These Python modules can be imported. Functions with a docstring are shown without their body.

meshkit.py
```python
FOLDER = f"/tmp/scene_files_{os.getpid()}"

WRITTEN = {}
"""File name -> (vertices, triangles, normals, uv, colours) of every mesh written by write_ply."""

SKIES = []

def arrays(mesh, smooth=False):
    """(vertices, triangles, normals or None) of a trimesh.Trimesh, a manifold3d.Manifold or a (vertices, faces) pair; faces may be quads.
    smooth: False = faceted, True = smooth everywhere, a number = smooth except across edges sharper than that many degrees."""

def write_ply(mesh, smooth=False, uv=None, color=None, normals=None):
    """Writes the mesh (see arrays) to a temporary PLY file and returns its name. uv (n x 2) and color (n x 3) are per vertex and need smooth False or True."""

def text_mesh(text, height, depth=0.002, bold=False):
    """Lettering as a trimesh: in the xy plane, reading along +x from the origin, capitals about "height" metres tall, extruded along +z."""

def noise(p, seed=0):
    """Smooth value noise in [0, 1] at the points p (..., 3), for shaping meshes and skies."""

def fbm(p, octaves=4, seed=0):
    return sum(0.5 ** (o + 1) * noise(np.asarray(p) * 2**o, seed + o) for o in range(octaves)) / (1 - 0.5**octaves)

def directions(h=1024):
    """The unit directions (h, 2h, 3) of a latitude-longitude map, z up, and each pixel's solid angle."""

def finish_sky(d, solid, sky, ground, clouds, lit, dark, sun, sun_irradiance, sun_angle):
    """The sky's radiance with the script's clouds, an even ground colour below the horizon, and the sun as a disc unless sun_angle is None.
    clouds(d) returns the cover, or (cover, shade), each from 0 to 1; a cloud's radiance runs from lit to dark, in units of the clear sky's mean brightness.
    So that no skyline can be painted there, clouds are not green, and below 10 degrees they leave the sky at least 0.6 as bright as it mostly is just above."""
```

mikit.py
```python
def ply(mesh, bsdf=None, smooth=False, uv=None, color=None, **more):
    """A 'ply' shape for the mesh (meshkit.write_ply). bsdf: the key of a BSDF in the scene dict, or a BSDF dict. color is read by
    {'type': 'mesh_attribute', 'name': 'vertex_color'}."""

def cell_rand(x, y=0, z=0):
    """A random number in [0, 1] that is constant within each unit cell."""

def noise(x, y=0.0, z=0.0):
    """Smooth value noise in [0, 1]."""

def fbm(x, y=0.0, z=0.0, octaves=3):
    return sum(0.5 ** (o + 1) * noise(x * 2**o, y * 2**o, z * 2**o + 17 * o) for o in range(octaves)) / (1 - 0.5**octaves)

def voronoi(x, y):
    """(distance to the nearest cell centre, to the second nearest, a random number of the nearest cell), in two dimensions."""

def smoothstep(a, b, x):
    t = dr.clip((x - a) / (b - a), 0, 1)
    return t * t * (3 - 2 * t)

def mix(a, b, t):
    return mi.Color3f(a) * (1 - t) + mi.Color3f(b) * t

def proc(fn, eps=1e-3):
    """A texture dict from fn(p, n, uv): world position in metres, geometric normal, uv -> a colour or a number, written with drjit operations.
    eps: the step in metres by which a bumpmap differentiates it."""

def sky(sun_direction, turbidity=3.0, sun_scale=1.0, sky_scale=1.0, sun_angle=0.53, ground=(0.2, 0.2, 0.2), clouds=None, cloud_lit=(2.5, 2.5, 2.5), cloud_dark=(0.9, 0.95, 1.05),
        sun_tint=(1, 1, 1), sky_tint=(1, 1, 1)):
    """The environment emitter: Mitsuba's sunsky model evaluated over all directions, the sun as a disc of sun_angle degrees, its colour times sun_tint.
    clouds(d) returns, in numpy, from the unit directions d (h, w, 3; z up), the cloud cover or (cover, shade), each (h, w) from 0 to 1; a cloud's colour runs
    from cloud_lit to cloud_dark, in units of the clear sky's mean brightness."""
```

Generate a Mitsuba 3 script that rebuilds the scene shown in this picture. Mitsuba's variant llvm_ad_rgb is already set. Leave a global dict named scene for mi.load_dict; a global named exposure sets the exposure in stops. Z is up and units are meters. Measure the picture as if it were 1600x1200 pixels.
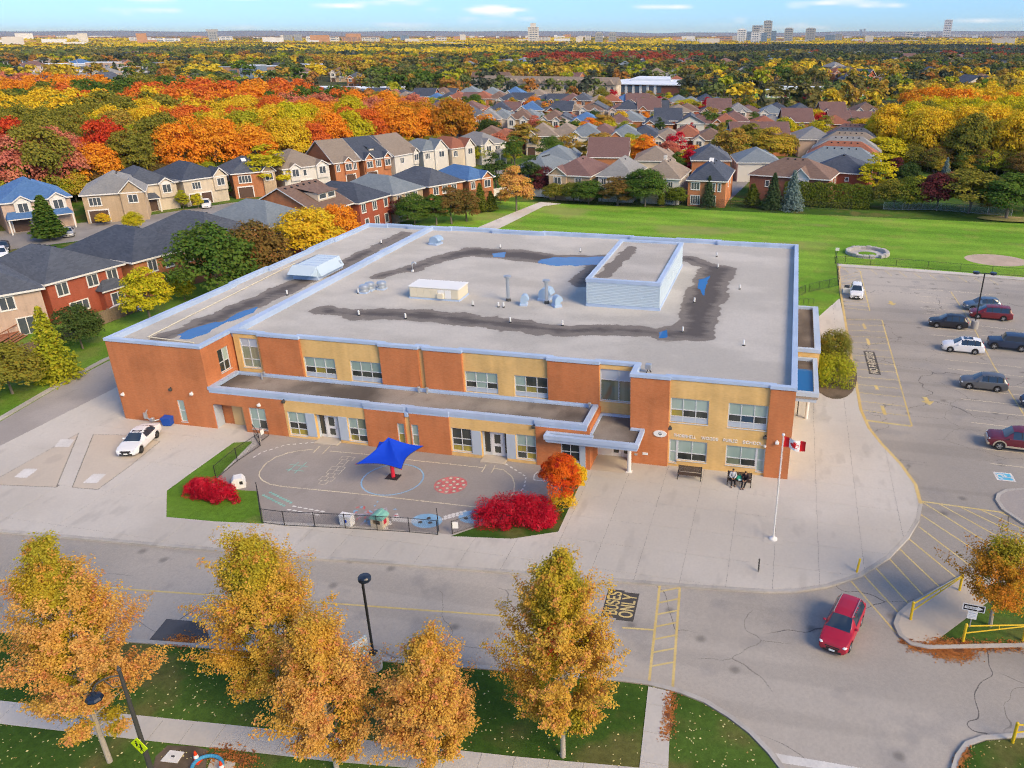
import math, random
import numpy as np
import trimesh, manifold3d
import mitsuba as mi, drjit as dr
import mikit, meshkit
from mikit import noise, fbm, cell_rand, smoothstep, mix, voronoi
from shapely.geometry import Polygon, LineString, Point, box as sbox, MultiPolygon
from shapely.ops import unary_union
from shapely import affinity

T = mi.ScalarTransform4f
scene, labels, used = {}, {}, {}
PI = math.pi
# world: metres, z up, x along the school's front, y away from the camera

# ------------------------------------------------------------------ camera, sky, exposure
EYE = np.array([0.0, 0.0, 33.6])
PITCH, YAW = 0.413414, 0.217522           # down from level, left of the school's depth axis
FWD = np.array([-math.sin(YAW) * math.cos(PITCH), math.cos(YAW) * math.cos(PITCH), -math.sin(PITCH)])
scene['camera'] = {'type': 'perspective', 'fov': 65.53, 'fov_axis': 'x', 'near_clip': 1.0, 'far_clip': 90000.0,
                   'principal_point_offset_x': -0.09375, 'principal_point_offset_y': 0.0,
                   'to_world': T().look_at(origin=EYE.tolist(), target=(EYE + FWD * 10).tolist(), up=[0, 0, 1])}


def cloud_cover(d):
  el = np.degrees(np.arcsin(np.clip(d[..., 2], -1, 1)))
  az = np.degrees(np.arctan2(d[..., 0], d[..., 1]))
  p = np.stack([az / 5.0, el / 0.42, 0 * az + 3.7], -1)
  n = meshkit.fbm(p, 4, seed=5)
  streak = np.clip((n - 0.60) / 0.10, 0, 1) * np.clip((el - 0.3) / 0.5, 0, 1) * np.clip((9 - el) / 5, 0, 1)
  q = np.stack([az / 25.0, el / 9.0, 0 * az + 1.2], -1)
  high = np.clip((meshkit.fbm(q, 4, seed=9) - 0.50) / 0.3, 0, 1) * np.clip((el - 6) / 10, 0, 1) * 0.6
  return np.maximum(streak, high), 0.25 * (n < 0.7)


SUN = (0.74, -0.42, 0.56)
scene['sky_light'] = mikit.sky(SUN, turbidity=2.0, sun_scale=0.62, sky_scale=1.08, sun_angle=30.0, clouds=cloud_cover,
                               sky_tint=(0.70, 0.91, 1.20), sun_tint=(1.0, 0.975, 0.90), cloud_lit=(3.0, 3.0, 3.05), cloud_dark=(2.2, 2.2, 2.3))
exposure = 2.3


# ------------------------------------------------------------------ small tools
def lin(r, g, b):
  return [(c / 255 / 12.92) if c <= 10 else ((c / 255 + 0.055) / 1.055) ** 2.4 for c in (r, g, b)]


def mat(name, base, rough=0.7, spec=0.3, **kw):
  tex = mikit.proc(base) if callable(base) else {'type': 'rgb', 'value': [float(c) for c in base]}
  b = {'type': 'principled', 'base_color': tex, 'roughness': float(rough), 'specular': float(spec)}
  bump = kw.pop('bump', None)
  b.update(kw)
  if bump is not None:
    b = {'type': 'bumpmap', 'arbitrary': mikit.proc(bump[0], eps=bump[2] if len(bump) > 2 else 0.01), 'scale': bump[1], 'bsdf': b}
  scene[name] = {'type': 'twosided', 'bsdf': b}
  return name


def leafmat(name, a, b, c=None, s=0.55, trans=0.5):
  """foliage: colour a to b in clumps, a few leaves of colour c"""
  a, b, c = ([min(.9, 1.5 * q + .006) for q in k] for k in (a, b, c or a))

  def fn(p, n, uv):
    k = smoothstep(0.3, 0.7, noise(p.x * s, p.y * s, p.z * s)) * 0.65 + 0.35 * cell_rand(p.x * 5.1, p.y * 5.1, p.z * 5.1)
    col = mix(a, b, k)
    r = cell_rand(p.x * 3.3 + 7, p.y * 3.3, p.z * 3.3)
    col = dr.select(r > 0.86, mix(c, c, 0), col)
    return col * (0.86 + 0.28 * cell_rand(p.x * 7.7, p.y * 7.7 + 3, p.z * 7.7))
  scene[name] = {'type': 'principledthin', 'base_color': mikit.proc(fn), 'roughness': 0.65, 'diff_trans': float(trans), 'spec_trans': 0.0}
  return name


def uniq(base):
  n = used.get(base, 0)
  used[base] = n + 1
  return base if n == 0 else '%s_%03d' % (base, n)


def tag(key, label=None, cat=None, group=None, kind=None):
  d = {}
  if label: d['label'] = label
  if cat: d['category'] = cat
  if group: d['group'] = group
  if kind: d['kind'] = kind
  labels[key] = d
  return key


def M4(x=0, y=0, z=0, rot=0, s=1.0, sx=1.0, sy=1.0, sz=1.0, tilt=0):
  c, t = math.cos(rot), math.sin(rot)
  R = np.array([[c, -t, 0], [t, c, 0], [0, 0, 1.0]])
  if tilt:
    R = R @ np.array([[math.cos(tilt), 0, math.sin(tilt)], [0, 1, 0], [-math.sin(tilt), 0, math.cos(tilt)]])
  m = np.eye(4)
  m[:3, :3] = R @ np.diag([s * sx, s * sy, s * sz])
  m[:3, 3] = (x, y, z)
  return m


class MB:
  """collects the faces of ONE mesh"""
  def __init__(self):
    self.v, self.f, self.n = [], [], 0

  def add(self, v, f, M=None):
    v = np.asarray(v, float)
    f = np.asarray(f, int)
    if f.shape[1] == 4: f = np.vstack([f[:, [0, 1, 2]], f[:, [0, 2, 3]]])
    if M is not None: v = v @ M[:3, :3].T + M[:3, 3]
    self.v.append(v); self.f.append(f + self.n); self.n += len(v)
    return self

  def box(self, x0, y0, z0, x1, y1, z1, M=None):
    v = [(x, y, z) for x in (x0, x1) for y in (y0, y1) for z in (z0, z1)]
    return self.add(v, [[0, 1, 3, 2], [4, 6, 7, 5], [0, 4, 5, 1], [2, 3, 7, 6], [0, 2, 6, 4], [1, 5, 7, 3]], M)

  def bbox(self, x0, y0, z0, x1, y1, z1, c=0.03, M=None):
    """box with chamfered edges"""
    pts = []
    for x, y, z in [(x, y, z) for x in (0, 1) for y in (0, 1) for z in (0, 1)]:
      P = np.array([(x0, x1)[x], (y0, y1)[y], (z0, z1)[z]], float)
      D = np.array([1 - 2 * x, 1 - 2 * y, 1 - 2 * z]) * c
      for k in range(3):
        q = P + D; q[k] = P[k]; pts.append(q)
    h = trimesh.convex.convex_hull(np.array(pts))
    return self.add(h.vertices, h.faces, M)

  def prism(self, poly, z0, z1, M=None):
    if not hasattr(poly, 'exterior') and not hasattr(poly, 'geoms'): poly = Polygon(poly)
    for g in getattr(poly, 'geoms', [poly]):
      if g.is_empty or not hasattr(g, 'exterior') or g.area < 1e-5: continue
      m = trimesh.creation.extrude_polygon(g, z1 - z0, engine='earcut')
      v = np.array(m.vertices); v[:, 2] += z0
      self.add(v, m.faces, M)
    return self

  def wall(self, poly, axis, d0, d1):
    """polygon in (along, z), thickened from d0 to d1 along 'y' or 'x'"""
    b = MB().prism(poly, min(d0, d1), max(d0, d1))
    for v, f in zip(b.v, b.f):
      f = f - f.min() if len(b.v) > 1 else f
      w = np.stack([v[:, 0], v[:, 2], v[:, 1]], 1) if axis == 'y' else np.stack([v[:, 2], v[:, 0], v[:, 1]], 1)
      self.add(w, f[:, ::-1] if axis == 'y' else f)
    return self

  def tube(self, pts, r, sides=8, cap=True):
    p = np.asarray(pts, float)
    r = np.broadcast_to(r, (len(p),))
    t = np.gradient(p, axis=0); t /= np.linalg.norm(t, axis=1, keepdims=True) + 1e-12
    up = np.array([0, 0, 1.0]) if abs(t[:, 2]).mean() < 0.85 else np.array([1.0, 0, 0])
    a = np.cross(t, up); a /= np.linalg.norm(a, axis=1, keepdims=True) + 1e-12
    b = np.cross(t, a)
    ang = np.arange(sides) * 2 * PI / sides
    v = p[:, None] + r[:, None, None] * (np.cos(ang)[None, :, None] * a[:, None] + np.sin(ang)[None, :, None] * b[:, None])
    f = []
    for i in range(len(p) - 1):
      for j in range(sides):
        k = (j + 1) % sides
        f.append([i * sides + j, i * sides + k, (i + 1) * sides + k, (i + 1) * sides + j])
    self.add(v.reshape(-1, 3), f)
    if cap:
      for e in (0, len(p) - 1):
        ring = v[e]
        self.add(np.vstack([ring, p[e]]), [[j, (j + 1) % sides, sides] for j in range(sides)])
    return self

  def cyl(self, x, y, z0, z1, r0, r1=None, sides=16):
    return self.tube([(x, y, z0), (x, y, z1)], [r0, r0 if r1 is None else r1], sides)

  def lathe(self, prof, x=0, y=0, sides=20, M=None):
    prof = np.asarray(prof, float)
    ang = np.arange(sides) * 2 * PI / sides
    v = np.stack([np.outer(prof[:, 0], np.cos(ang)) + x, np.outer(prof[:, 0], np.sin(ang)) + y, np.repeat(prof[:, 1:2], sides, 1)], -1).reshape(-1, 3)
    f = [[i * sides + j, i * sides + (j + 1) % sides, (i + 1) * sides + (j + 1) % sides, (i + 1) * sides + j] for i in range(len(prof) - 1) for j in range(sides)]
    return self.add(v, f, M)

  def strip(self, pts, w, z, closed=False):
    """flat painted line"""
    ls = LineString(list(pts) + ([pts[0]] if closed else []))
    return self.flat(ls.buffer(w / 2, cap_style=2, join_style=1, quad_segs=3), z)

  def flat(self, poly, z):
    if not hasattr(poly, 'exterior') and not hasattr(poly, 'geoms'): poly = Polygon(poly)
    for g in getattr(poly, 'geoms', [poly]):
      if g.is_empty or not hasattr(g, 'exterior') or g.area < 1e-6: continue
      v, f = trimesh.creation.triangulate_polygon(g, engine='earcut')
      v = np.asarray(v); f = np.asarray(f)
      if len(f) == 0: continue
      a = v[f]
      s = (a[:, 1, 0] - a[:, 0, 0]) * (a[:, 2, 1] - a[:, 0, 1]) - (a[:, 2, 0] - a[:, 0, 0]) * (a[:, 1, 1] - a[:, 0, 1])
      f[s < 0] = f[s < 0][:, ::-1]
      self.add(np.column_stack([v, np.full(len(v), z)]), f)
    return self

  def text(self, s, height, M, depth=0.02, bold=True):
    m = meshkit.text_mesh(s, height, depth, bold)
    return self.add(m.vertices, m.faces, M)

  def mesh(self, M=None):
    v, f = np.vstack(self.v), np.vstack(self.f)
    if M is not None:
      v = v @ M[:3, :3].T + M[:3, 3]
      if np.linalg.det(M[:3, :3]) < 0: f = f[:, ::-1]
    return v, f


def put(key, b, bsdf, label=None, cat=None, group=None, kind=None, M=None, smooth=False):
  """one entry of the scene; parts get a number of their own"""
  key = uniq(key)
  scene[key] = mikit.ply(b.mesh(M) if isinstance(b, MB) else b, bsdf, smooth=smooth)
  if label or kind: tag(key, label, cat, group, kind)
  return key


def grp(gid, parts):
  """a kind of thing: {part: (mesh, bsdf[, smooth])}"""
  g = {'type': 'shapegroup'}
  for k, a in parts.items():
    g[k] = mikit.ply(a[0].mesh() if isinstance(a[0], MB) else a[0], a[1], smooth=a[2] if len(a) > 2 else False)
  scene[gid] = g
  return gid


def inst(name, gid, M, label=None, cat=None, group=None, kind=None):
  key = uniq(name)
  scene[key] = {'type': 'instance', 'of': {'type': 'ref', 'id': gid}, 'to_world': T(M.tolist())}
  if label or kind: tag(key, label, cat, group, kind)
  return key


def arc(cx, cy, rx, ry, a0, a1, n=24, rot=0):
  t = np.linspace(a0, a1, n)
  x, y = rx * np.cos(t), ry * np.sin(t)
  return [(cx + a * math.cos(rot) - b * math.sin(rot), cy + a * math.sin(rot) + b * math.cos(rot)) for a, b in zip(x, y)]


# ------------------------------------------------------------------ materials
def seg(p, a, b):
  ax, ay, bx, by = a[0], a[1], b[0], b[1]
  dx, dy = bx - ax, by - ay
  L = max(dx * dx + dy * dy, 1e-6)
  t = dr.clip(((p.x - ax) * dx + (p.y - ay) * dy) / L, 0, 1)
  return dr.sqrt(dr.square(p.x - ax - t * dx) + dr.square(p.y - ay - t * dy))


def chain(p, pts, grow=0.0):
  d = mi.Float(99)
  for (x0, y0, r0), (x1, y1, r1) in zip(pts[:-1], pts[1:]):
    d = dr.minimum(d, seg(p, (x0, y0), (x1, y1)) - (r0 + r1) / 2)
  return d


def ground_fn(lo, hi, stain, sc=0.25, grain=0.12, streak=0.0):
  def fn(p, n, uv):
    k = fbm(p.x * sc, p.y * sc, 0, 4)
    c = mix(lo, hi, smoothstep(0.25, 0.75, k))
    s = smoothstep(0.62, 0.8, fbm(p.x * 0.9 + 11, p.y * 0.35, 2, 4))
    c = mix(c, stain, s * 0.35)
    g = noise(p.x * 9, p.y * 9, 1) * 0.6 + cell_rand(p.x * 30, p.y * 30) * 0.4
    return c * (1 - grain + 2 * grain * g)
  return fn


mat('concrete', ground_fn((.47, .435, .385), (.55, .515, .465), (.36, .335, .30), 0.12, 0.05), 0.85)
mat('concrete_warm', ground_fn((.47, .41, .335), (.53, .465, .385), (.38, .33, .28), 0.12, 0.05), 0.85)
mat('kerb_concrete', ground_fn((.38, .355, .32), (.47, .44, .40), (.25, .23, .21), 0.3, 0.06), 0.85)
mat('kerb_yellow', ground_fn((.55, .40, .14), (.60, .46, .20), (.42, .36, .28), 0.8, 0.08), 0.8)


def asphalt_fn(p, n, uv):
  k = fbm(p.x * 0.06, p.y * 0.06, 0, 4)
  c = mix((.31, .282, .25), (.41, .372, .325), smoothstep(0.3, 0.7, k))
  c = mix(c, (.26, .245, .235), 0.5 * smoothstep(0.6, 0.85, fbm(p.x * 0.5, p.y * 0.5, 4, 4)))
  # tar-filled cracks along the borders of big irregular cells
  q0 = p.x * 0.055 + 0.35 * fbm(p.x * 0.25, p.y * 0.25, 7, 3)
  q1 = p.y * 0.075 + 0.35 * fbm(p.x * 0.25 + 9, p.y * 0.25, 3, 3)
  a, b, w = voronoi(q0, q1)
  near = smoothstep(0.38, 0.5, noise(p.x * 0.11, p.y * 0.11, 9))
  c = mix(c, (.085, .08, .08), near * (1 - smoothstep(0.002, 0.0055, b - a)) * 0.8)
  a, b, w = voronoi(p.x * 0.16 + 0.5 * fbm(p.x * 0.4, p.y * 0.4, 5, 3), p.y * 0.2 + 3)
  c = mix(c, (.12, .115, .11), smoothstep(0.6, 0.66, noise(p.x * 0.16 + 5, p.y * 0.16, 2)) * (1 - smoothstep(0.004, 0.012, b - a)) * 0.6)
  c = c * (1 - 0.10 * smoothstep(0.55, 0.8, noise(p.x * 0.05 + 3, p.y * 0.9, 6)))
  sx, sy, k = voronoi(p.x * 0.45, p.y * 0.45)
  c = mix(c, (.10, .095, .09), dr.select(k > .86, 0.55 * (1 - smoothstep(0.03, 0.22, sx)), 0))
  return c * (0.90 + 0.20 * (0.5 * noise(p.x * 8, p.y * 8, 1) + 0.5 * cell_rand(p.x * 25, p.y * 25)))


mat('asphalt', asphalt_fn, 0.85)
mat('asphalt_yard', ground_fn((.285, .255, .235), (.34, .305, .28), (.24, .215, .20), 0.2, 0.08), 0.9)
mat('asphalt_dark', ground_fn((.075, .075, .08), (.10, .10, .105), (.06, .06, .06), 0.6, 0.08), 0.9)
mat('asphalt_lane', ground_fn((.31, .28, .26), (.38, .345, .32), (.24, .22, .20), 0.25, 0.07), 0.9)


def grass_fn(lo, hi, dry, dryness):
  def fn(p, n, uv):
    k = fbm(p.x * 0.08, p.y * 0.16, 0, 4)
    c = mix(lo, hi, smoothstep(0.3, 0.7, k))
    c = mix(c, dry, dryness * smoothstep(0.5, 0.75, fbm(p.x * 0.35, p.y * 0.35, 5, 4)))
    return c * (0.72 + 0.56 * (0.5 * noise(p.x * 4.5, p.y * 4.5, 2) + 0.5 * cell_rand(p.x * 16, p.y * 16)))
  return fn


_gf = grass_fn((.12, .25, .022), (.18, .32, .034), (.25, .27, .06), 0.35)


def field_fn(p, n, uv):
  c = _gf(p, n, uv) * (0.93 + 0.14 * smoothstep(-.2, .2, dr.sin(p.y * 1.25 + 0.12 * p.x + 2.0 * noise(p.x * .05, p.y * .05))))
  return mix(c, (.26, .24, .09), 0.55 * smoothstep(.62, .8, fbm(p.x * .07 + 9, p.y * .1, 4, 4)))


mat('grass_field', field_fn, 0.9, 0.1)
mat('grass_lawn', grass_fn((.040, .085, .012), (.075, .135, .022), (.17, .13, .05), 0.55), 0.9, 0.1)
mat('grass_bank', grass_fn((.10, .20, .02), (.15, .26, .035), (.22, .22, .07), 0.4), 0.9, 0.1)


def far_fn(p, n, uv):
  k = fbm(p.x * 0.02, p.y * 0.02, 0, 4)
  c = mix((.045, .055, .030), (.10, .095, .04), smoothstep(0.3, 0.7, k))
  m = smoothstep(0.55, 0.7, fbm(p.x * 0.0035 + 4, p.y * 0.0035, 3, 3))
  return mix(c, (.17, .12, .035), m * 0.6)


mat('far_ground', far_fn, 0.95, 0.05)
mat('garden_soil', ground_fn((.10, .075, .05), (.16, .12, .085), (.07, .05, .04), 0.8, 0.15), 0.95)
mat('street_lot', ground_fn((.19, .18, .18), (.25, .24, .235), (.14, .135, .13), 0.2, 0.05), 0.9)
mat('bare_grass', grass_fn((.16, .19, .05), (.24, .22, .08), (.34, .25, .15), .8), .9)
mat('infield_dirt', ground_fn((.40, .31, .24), (.47, .37, .29), (.30, .25, .18), 0.5, 0.08), 0.95)
mat('stone_pale', ground_fn((.36, .34, .32), (.46, .44, .42), (.26, .24, .22), 0.7, 0.12), 0.9)
mat('far_hill', (.075, .075, .085), 0.95, 0.05)

mat('paint_yellow', ground_fn((.56, .42, .15), (.62, .48, .20), (.36, .31, .22), 0.9, 0.12), 0.7)
mat('paint_white', ground_fn((.60, .58, .55), (.70, .68, .65), (.42, .40, .38), 0.8, 0.08), 0.7)
mat('paint_cream', ground_fn((.55, .47, .34), (.64, .56, .42), (.36, .32, .28), 0.9, 0.12), 0.7)
mat('paint_blue', ground_fn((.22, .40, .58), (.28, .47, .66), (.25, .28, .32), 0.9, 0.1), 0.7)
mat('paint_sky', ground_fn((.10, .42, .62), (.14, .48, .68), (.14, .36, .48), 0.9, 0.06), 0.7)
mat('paint_red', ground_fn((.52, .12, .12), (.58, .18, .17), (.30, .2, .19), 1.5, 0.15), 0.7)
mat('paint_teal', ground_fn((.18, .42, .36), (.25, .5, .43), (.22, .3, .27), 1.5, 0.15), 0.7)
mat('paint_lilac', ground_fn((.34, .30, .36), (.40, .36, .43), (.26, .24, .26), 1.5, 0.15), 0.8)
mat('paint_black', (.075, .068, .062), 0.85)


def brick_fn(lo, hi, mortar):
  def fn(p, n, uv):
    u = p.x + p.y
    row = dr.floor(p.z / 0.075)
    c = mix(lo, hi, 0.45 * cell_rand(dr.floor(u / 0.21 + 0.5 * (row - 2 * dr.floor(row / 2))), row) + 0.55 * fbm(u * 0.5, p.z * 0.7, 2, 4))
    e = p.z / 0.075 - row
    c = c * (0.84 + 0.26 * fbm(u * 1.7, p.z * 0.22, 6, 3)) * (1 - 0.10 * smoothstep(.5, .75, fbm(u * .35 + 3, p.z * .5, 1, 3)))
    return mix(c, mortar, 0.34 * (1 - smoothstep(0.06, 0.22, e)))
  return fn


mat('brick_red', brick_fn((.46, .15, .055), (.58, .215, .09), (.44, .28, .19)), 0.85, 0.15)
mat('brick_yellow', brick_fn((.64, .41, .145), (.76, .51, .22), (.58, .44, .28)), 0.85, 0.15)
mat('house_red', brick_fn((.33, .075, .045), (.42, .115, .065), (.34, .22, .17)), 0.85, 0.15)
mat('house_orange', brick_fn((.42, .155, .065), (.50, .21, .10), (.42, .28, .19)), 0.85, 0.15)
mat('house_brown', brick_fn((.22, .085, .06), (.30, .125, .085), (.28, .2, .16)), 0.85, 0.15)
mat('house_pink', brick_fn((.50, .36, .28), (.58, .43, .34), (.52, .44, .38)), 0.85, 0.15)
mat('house_tan', brick_fn((.42, .31, .20), (.52, .39, .26), (.46, .38, .29)), 0.85, 0.15)
mat('house_cream', brick_fn((.56, .47, .36), (.64, .55, .43), (.58, .52, .44)), 0.85, 0.15)
mat('house_white', (.64, .61, .56), 0.8, 0.2)


def roofing_fn(p, n, uv):
  c = mix((.405, .385, .35), (.48, .455, .415), smoothstep(0.3, 0.7, fbm(p.x * 0.18, p.y * 0.3, 0, 4)))
  w = 1.5 * (fbm(p.x * 0.55, p.y * 0.55, 3, 4) - 0.5) + 0.25 * (noise(p.x * 2.2, p.y * 2.2, 8) - 0.5)
  d = dr.minimum(chain(p, ROOF_STAIN_FRONT), chain(p, ROOF_STAIN_BACK))
  d = dr.minimum(d, dr.minimum(chain(p, ROOF_STAIN_WEST), chain(p, ROOF_STAIN_EAST)))
  d = d + w
  wet = 0.86 * (1 - smoothstep(-0.16, 0.06, d)) + 0.14 * (1 - smoothstep(0.0, 0.9, d))
  deep = 1 - smoothstep(-1.7, -0.5, d + 0.6 * (noise(p.x * 0.9, p.y * 2.5, 5) - 0.5))
  c = mix(c, mix((.185, .165, .15), (.095, .085, .083), deep), wet)
  return c * (0.92 + 0.16 * (0.5 * noise(p.x * 6, p.y * 6, 1) + 0.5 * cell_rand(p.x * 22, p.y * 22)))


ROOF_STAIN_FRONT = [(*(-45.38,69.76), .7), (*(-41.24,69.42), 1.7), (*(-36.09,70.35), 1.9), (*(-30.51,70.16), 1.8), (*(-24.98,69.62), 1.6), (*(-19.66,69.1), 1.7), (*(-14.96,70.52), 1.1), (*(-9.97,70.34), 1.7), (*(-7.28,70.75), 2.1)]
ROOF_STAIN_EAST = [(*(-7.28,70.75), 2.1), (*(-7.56,76.86), 2.1), (*(-7.45,86.01), 2.4), (*(-7.36,94.18), 1.9), (*(-11.36,98.21), 1.0)]
ROOF_STAIN_BACK = [(*(-45.77,82.27), .6), (*(-43.58,86.17), 1.2), (*(-41.87,91.79), 1.4), (*(-39.23,96.05), 2.2), (*(-33.79,95.55), 2.4), (*(-28.33,94.46), 2.6), (*(-21.09,95.42), 2.2), (*(-21.52,85.47), 1.5)]
ROOF_STAIN_WEST = [(*(-55.62,59.18), .7), (*(-54.5,64.46), 1.6), (*(-53.97,70.94), 1.7), (*(-53.55,76.83), 1.6), (*(-52.63,84.17), 1.5), (*(-52.55,92.76), 1.4), (*(-52.62,103.62), 1.1)]
mat('roofing', roofing_fn, 0.9, 0.2)
mat('roofing_low', ground_fn((.10, .085, .075), (.30, .265, .23), (.085, .07, .06), 0.22, 0.1), 0.9)
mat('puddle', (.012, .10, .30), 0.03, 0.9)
mat('joint_grey', (.17, .155, .14), 0.9)
mat('coping', ground_fn((.36, .46, .63), (.43, .53, .70), (.32, .40, .54), 0.4, 0.02), 0.5, 0.4)
mat('louvre', (.50, .60, .68), 0.45, 0.5)
mat('panel_grey', (.42, .48, .56), 0.5, 0.5)
mat('frame_grey', (.56, .58, .60), 0.4, 0.5)
mat('soffit', (.62, .58, .52), 0.8)
mat('pane_blind', ground_fn((.27, .37, .33), (.33, .43, .385), (.24, .33, .31), 0.8, 0.03), 0.06, 0.8, clearcoat=0.5)
mat('pane_dark', ground_fn((.018, .024, .024), (.06, .07, .06), (.02, .02, .02), 0.9, 0.2), 0.04, 0.8)
mat('pane_blue', (.012, .045, .09), 0.05, 0.8)
mat('pane_yellow', ground_fn((.26, .22, .06), (.40, .33, .05), (.06, .06, .03), 2.0, 0.2), 0.08, 0.8)
mat('pane_stair', ground_fn((.10, .13, .09), (.26, .29, .20), (.05, .06, .04), 0.9, 0.1), 0.05, 0.8)
mat('door_tan', (.62, .43, .20), 0.6, 0.4)
mat('galvanised', (.50, .54, .58), 0.35, 0.5, metallic=0.6)
mat('vent_blue', (.34, .46, .60), 0.4, 0.5)
mat('unit_beige', (.66, .60, .46), 0.55, 0.4)
mat('white_paint', (.74, .74, .73), 0.5, 0.4)
mat('white_trim', (.72, .70, .67), 0.6, 0.3)
mat('black_metal', (.018, .018, .02), 0.45, 0.5)
mat('dark_metal', (.06, .058, .055), 0.45, 0.5)
mat('yellow_paint', (.68, .46, .02), 0.45, 0.5)
mat('wood_fence', ground_fn((.21, .155, .115), (.29, .22, .165), (.15, .115, .09), 0.9, 0.15), 0.9)
mat('wood_deck', ground_fn((.28, .11, .06), (.34, .15, .09), (.2, .09, .06), 0.9, 0.12), 0.8)
mat('fabric_blue', (.006, .055, .55), 0.75, 0.2, sheen=0.3)
mat('post_red', (.62, .02, .05), 0.4, 0.5)
mat('bin_blue', (.01, .08, .42), 0.45, 0.5)
mat('bark', ground_fn((.14, .115, .09), (.22, .185, .15), (.09, .075, .06), 3.0, 0.2), 0.95)
mat('bark_pale', ground_fn((.36, .31, .25), (.46, .40, .33), (.25, .21, .17), 3.0, 0.15), 0.95)


def shingle(name, a, b):
  def fn(p, n, uv):
    u = p.x * 0.83 + p.y * 0.56
    row = dr.floor(p.z / 0.11)
    k = 0.5 * cell_rand(dr.floor(u / 0.33 + 0.37 * row), row) + 0.5 * fbm(p.x * 0.45, p.y * 0.45, p.z * 0.8, 3)
    return mix(a, b, k)
  return mat(name, fn, 0.85, 0.25)


shingle('roof_slate', (.062, .072, .094), (.115, .13, .16))
shingle('roof_dark', (.045, .056, .08), (.085, .10, .135))
shingle('roof_grey', (.20, .20, .20), (.28, .28, .28))
shingle('roof_greyblue', (.15, .18, .205), (.22, .255, .285))
shingle('roof_brown', (.15, .095, .075), (.215, .145, .115))
shingle('roof_taupe', (.22, .175, .14), (.29, .24, .195))
shingle('roof_rust', (.25, .09, .055), (.33, .135, .085))
shingle('roof_blue', (.06, .14, .30), (.10, .20, .40))
shingle('roof_plum', (.15, .085, .078), (.205, .125, .115))
mat('house_pane', (.075, .09, .11), 0.06, 0.8)
mat('garage_brown', (.10, .06, .045), 0.6, 0.3)

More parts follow.
